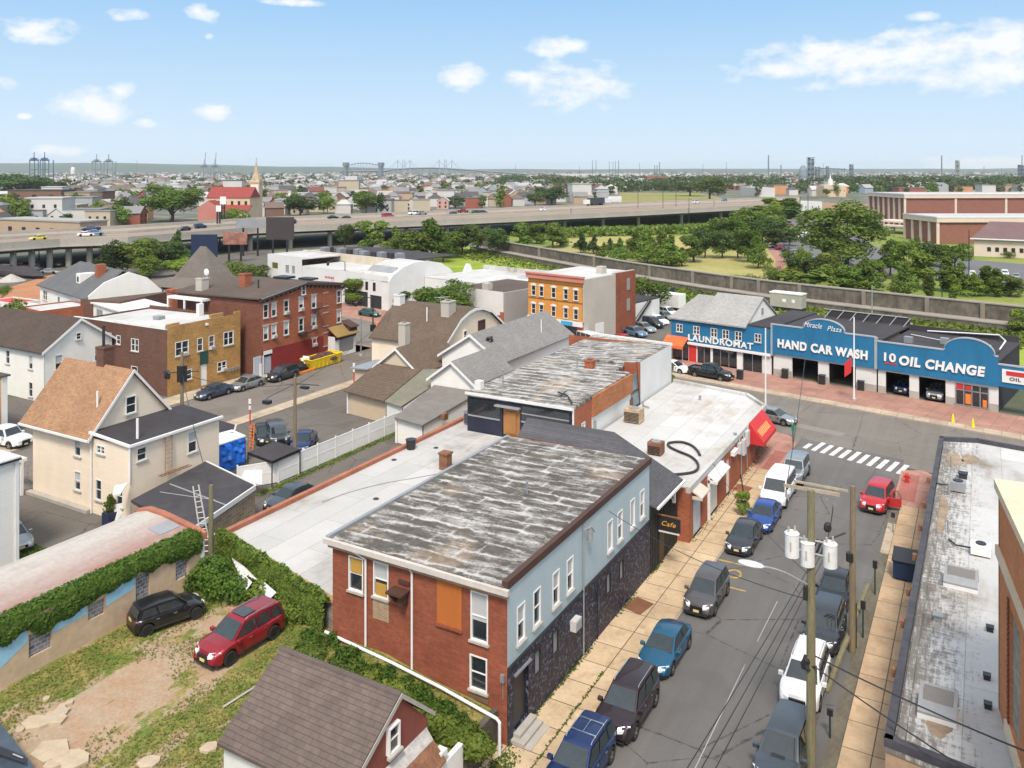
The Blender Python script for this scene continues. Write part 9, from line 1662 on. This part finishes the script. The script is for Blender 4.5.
part('arch',T,None,m_far,lambda b: (b.tube(arc,1.0,4),b.tube(low,1.0,4),[b.tube([p,q],.5,4) for p,q in zip(arc,low)],[b.tube([arc[i],low[i+1]],.4,4) for i in range(12)]));part('deck',T,None,m_far,lambda b: b.tube([GX(340,d,zz(171.5)),GX(388,d,zz(171))],2.2,4))
d = 3000;k = d/F;zz = lambda py: HC-(py-170)*k;T = thing('cable_stayed_bridge','long high bridge with two groups of slim leaning pylons','bridge',GX(440,d));dk = [(384,170.5),(395,169.3),(410,168.4),(431,168),(447,168.6),(470,170),(485,171.4),(505,172.6),(530,174.5)]
part('deck',T,None,m_far,lambda b: b.tube([GX(x,d,zz(y)) for x,y in dk],3.0,4))
for x,t in ((397.6,-.7),(402.8,.2),(405,-.2),(410,.7),(439.2,-.2),(444.5,.2),(446.3,-.2),(451.8,.6)): part('pylon',T,None,m_whitebrick if False else surf('pale_pylon',(.3,.33,.34),.7),lambda b: b.tube([GX(x-t*.6,d,0),GX(x-t*.3,d,zz(168.5)),GX(x+t*.4,d,zz(159.6))],1.7,4))
part('cable',T,None,m_far,lambda b: [b.tube([GX(x,d,zz(160.5)),GX(x+q,d,zz(168.6))],.35,3) for x in (397.6,410,439.2,451.8) for q in (-9,-6,6,9) if 385 < x+q < 468])
for x in range(388,530,7): part('pier',T,None,m_far,lambda b: b.tube([GX(x,d,0),GX(x,d,zz(float(np.interp(x,[q[0] for q in dk],[q[1] for q in dk]))))],1.6,4))
def mast(px,pt,pb,lab,r=1.0,m=m_far,d=1600,nm='mast',cat='mast',tower=False):
    k = d/F;c = GX(px,d);h = HC-(pt-170)*k;o = part(nm,None,None,m,lambda b: b.tube([(c.x,c.y,0),(c.x,c.y,h)],r*k*.45,6,r2=r*k*.32));tag(o,lab,cat,'skyline masts and stacks')
for px,pt,r,lab in ((592.5,160,.8,'left thin mast of the pair right of highway bend'),(596,160,.8,'right thin mast of the pair right of highway bend'),(609.3,161,.7,'first mast of the group of four'),(613,162,.7,'second mast of the group of four'),(615.5,161,.7,'third mast of the group of four'),(618.6,160.5,1.0,'fourth and thickest mast of the group of four'),(639.5,163,.6,'single mast between the four masts and brick works'),(654.5,165,1.0,'left short stack of the red brick works'),(657,165,1.0,'middle short stack of the red brick works'),(659.5,162,1.2,'right tall stack of the red brick works'),(703,163.5,.6,'thin mast right of the brick works'),(726.5,162,.6,'tall lone mast in middle of the right half'),(768.5,155,1.9,'thick tall stack left of refinery'),(781,165,1.8,'short fat stack left of refinery'),(515.5,165,.5,'faint mast right of bridge end'),(579.5,166,.5,'faint thin mast left of the pair'),(941.7,155.5,1.9,'tall dark chimney stack above school roof'),(984,166,.7,'small mast left of the far right tower'),(1001.5,168,.8,'short mast near the far right tower'),(1022,155,1.4,'tall tower at the far right frame edge'),(137,160,.5,'thin mast between third crane and big tree'),(823.5,163,.5,'thin pole right of refinery tower'),(844.5,168,.9,'stub pole on refinery rail line')): mast(px,pt,0,lab,r)
def stack(px0,px1,pt,lab,nm='refinery_tower',m=m_far,d=1600,cat='tower',seg=5):
    k = d/F;a,b = GX(px0,d),GX(px1,d);w = (b-a).length;c = (a+b)/2;h = HC-(pt-170)*k;T = thing(nm,lab,cat,c);part('column',T,None,m,lambda q: (q.cyl(c.x-w*.25,c.y,0,h,w*.22,n=8),q.cyl(c.x+w*.22,c.y,0,h*.96,w*.2,n=8)));part('frame',T,None,m,lambda q: [q.box(c.x-w*.5,c.y-w*.4,h*i/seg-.6,c.x+w*.5,c.y+w*.4,h*i/seg+.4) for i in range(1,seg+1)] + [q.tube([(c.x+sx*w*.48,c.y-w*.4,0),(c.x+sx*w*.48,c.y-w*.4,h)],w*.03,4) for sx in (-1,0,1)])
stack(807.5,814.5,157.5,'tallest dark refinery tower block on the skyline');stack(815,817.5,167,'short refinery column right beside the tallest');stack(818,820.5,167,'second short refinery column right of the tallest');stack(826,829,166.5,'lone refinery column with platform');stack(849.5,853.5,164.5,'mid height grey refinery tower farther right');stack(955.5,959.5,160.5,'pale tapering refinery tower above school roof',m=surf('pale_refinery',(.28,.29,.27),.7));stack(1018,1024,165,'boxy tower base at the far right frame edge')
p = GX(803,1600);item('storage_tank','rounded pale blue storage tank left of tallest refinery tower','tank',803,182,lambda m,q: m.blob((p.x,p.y,16),(9,9,20),1,.03),m_cg)
d = 1600;o = part('pipe_bridge',None,None,m_far,lambda b: (b.tube([GX(820,d,30),GX(846,d,28)],1.0,4),[b.tube([GX(x,d,0),GX(x,d,29)],.6,4) for x in range(822,846,4)]));tag(o,'horizontal pipe bridge right of the refinery towers','pipe bridge')
T,fr,L = flatb('brick_works','dark red brick works with short stacks on the horizon','factory',647,186,668,186,30,16,m_sbr,m_far);T,fr,L = flatb('cream_ornate_building','cream building with small cupola in front of refinery','building',824,197,846,197,20,11,m_cs,rc['pale'],wn_=6);a = G(830,197);item('cupola','white cupola and dome on the cream building','cupola',830,196,lambda m,q: (m.cyl(q.x,q.y+2,11,17,3,2.2,8),m.cyl(q.x,q.y+2,17,21,1.2,.3,8)),m_whitebrick)
for px0,px1,py,h,lab in ((560,606,178,14,'long white warehouse on the horizon left of masts'),(612,640,177,12,'second white warehouse on the horizon'),(668,720,178,9,'low pale warehouse on the horizon right'),(757,775,197,9,'white depot building by junction towers'),(345,357,186,16,'white industrial block under the arch bridge')): flatb('warehouse',lab,'warehouse',px0,py,px1,py,60,h,wc['white'],rc['white'])
T = thing('water_tower','white topped water tower left of third crane','water tower',GX(73,1300));c = GX(73,1300);part('tank',T,None,m_whitebrick,lambda m: (m.cyl(c.x,c.y,20,27,3.4,n=10),m.cyl(c.x,c.y,27,31,3.4,2,10),m.cyl(c.x,c.y,0,20,1.2,n=6)))
# the air between here and the horizon
hz = bpy.data.materials.new('haze_air');hz.use_nodes = True;hn = hz.node_tree;hn.nodes.remove(hn.nodes['Principled BSDF']);pv = hn.nodes.new('ShaderNodeVolumePrincipled');pv.inputs['Color'].default_value = (.9,.95,1,1);pv.inputs['Density'].default_value = 6.5e-5;pv.inputs['Anisotropy'].default_value = .3;hn.links.new(pv.outputs[0],hn.nodes['Material Output'].inputs['Volume'])
mb = MB();mb.box(-9500,-600,-1.2,9500,14500,125);o = mb.build('haze',hz);stuff(o)
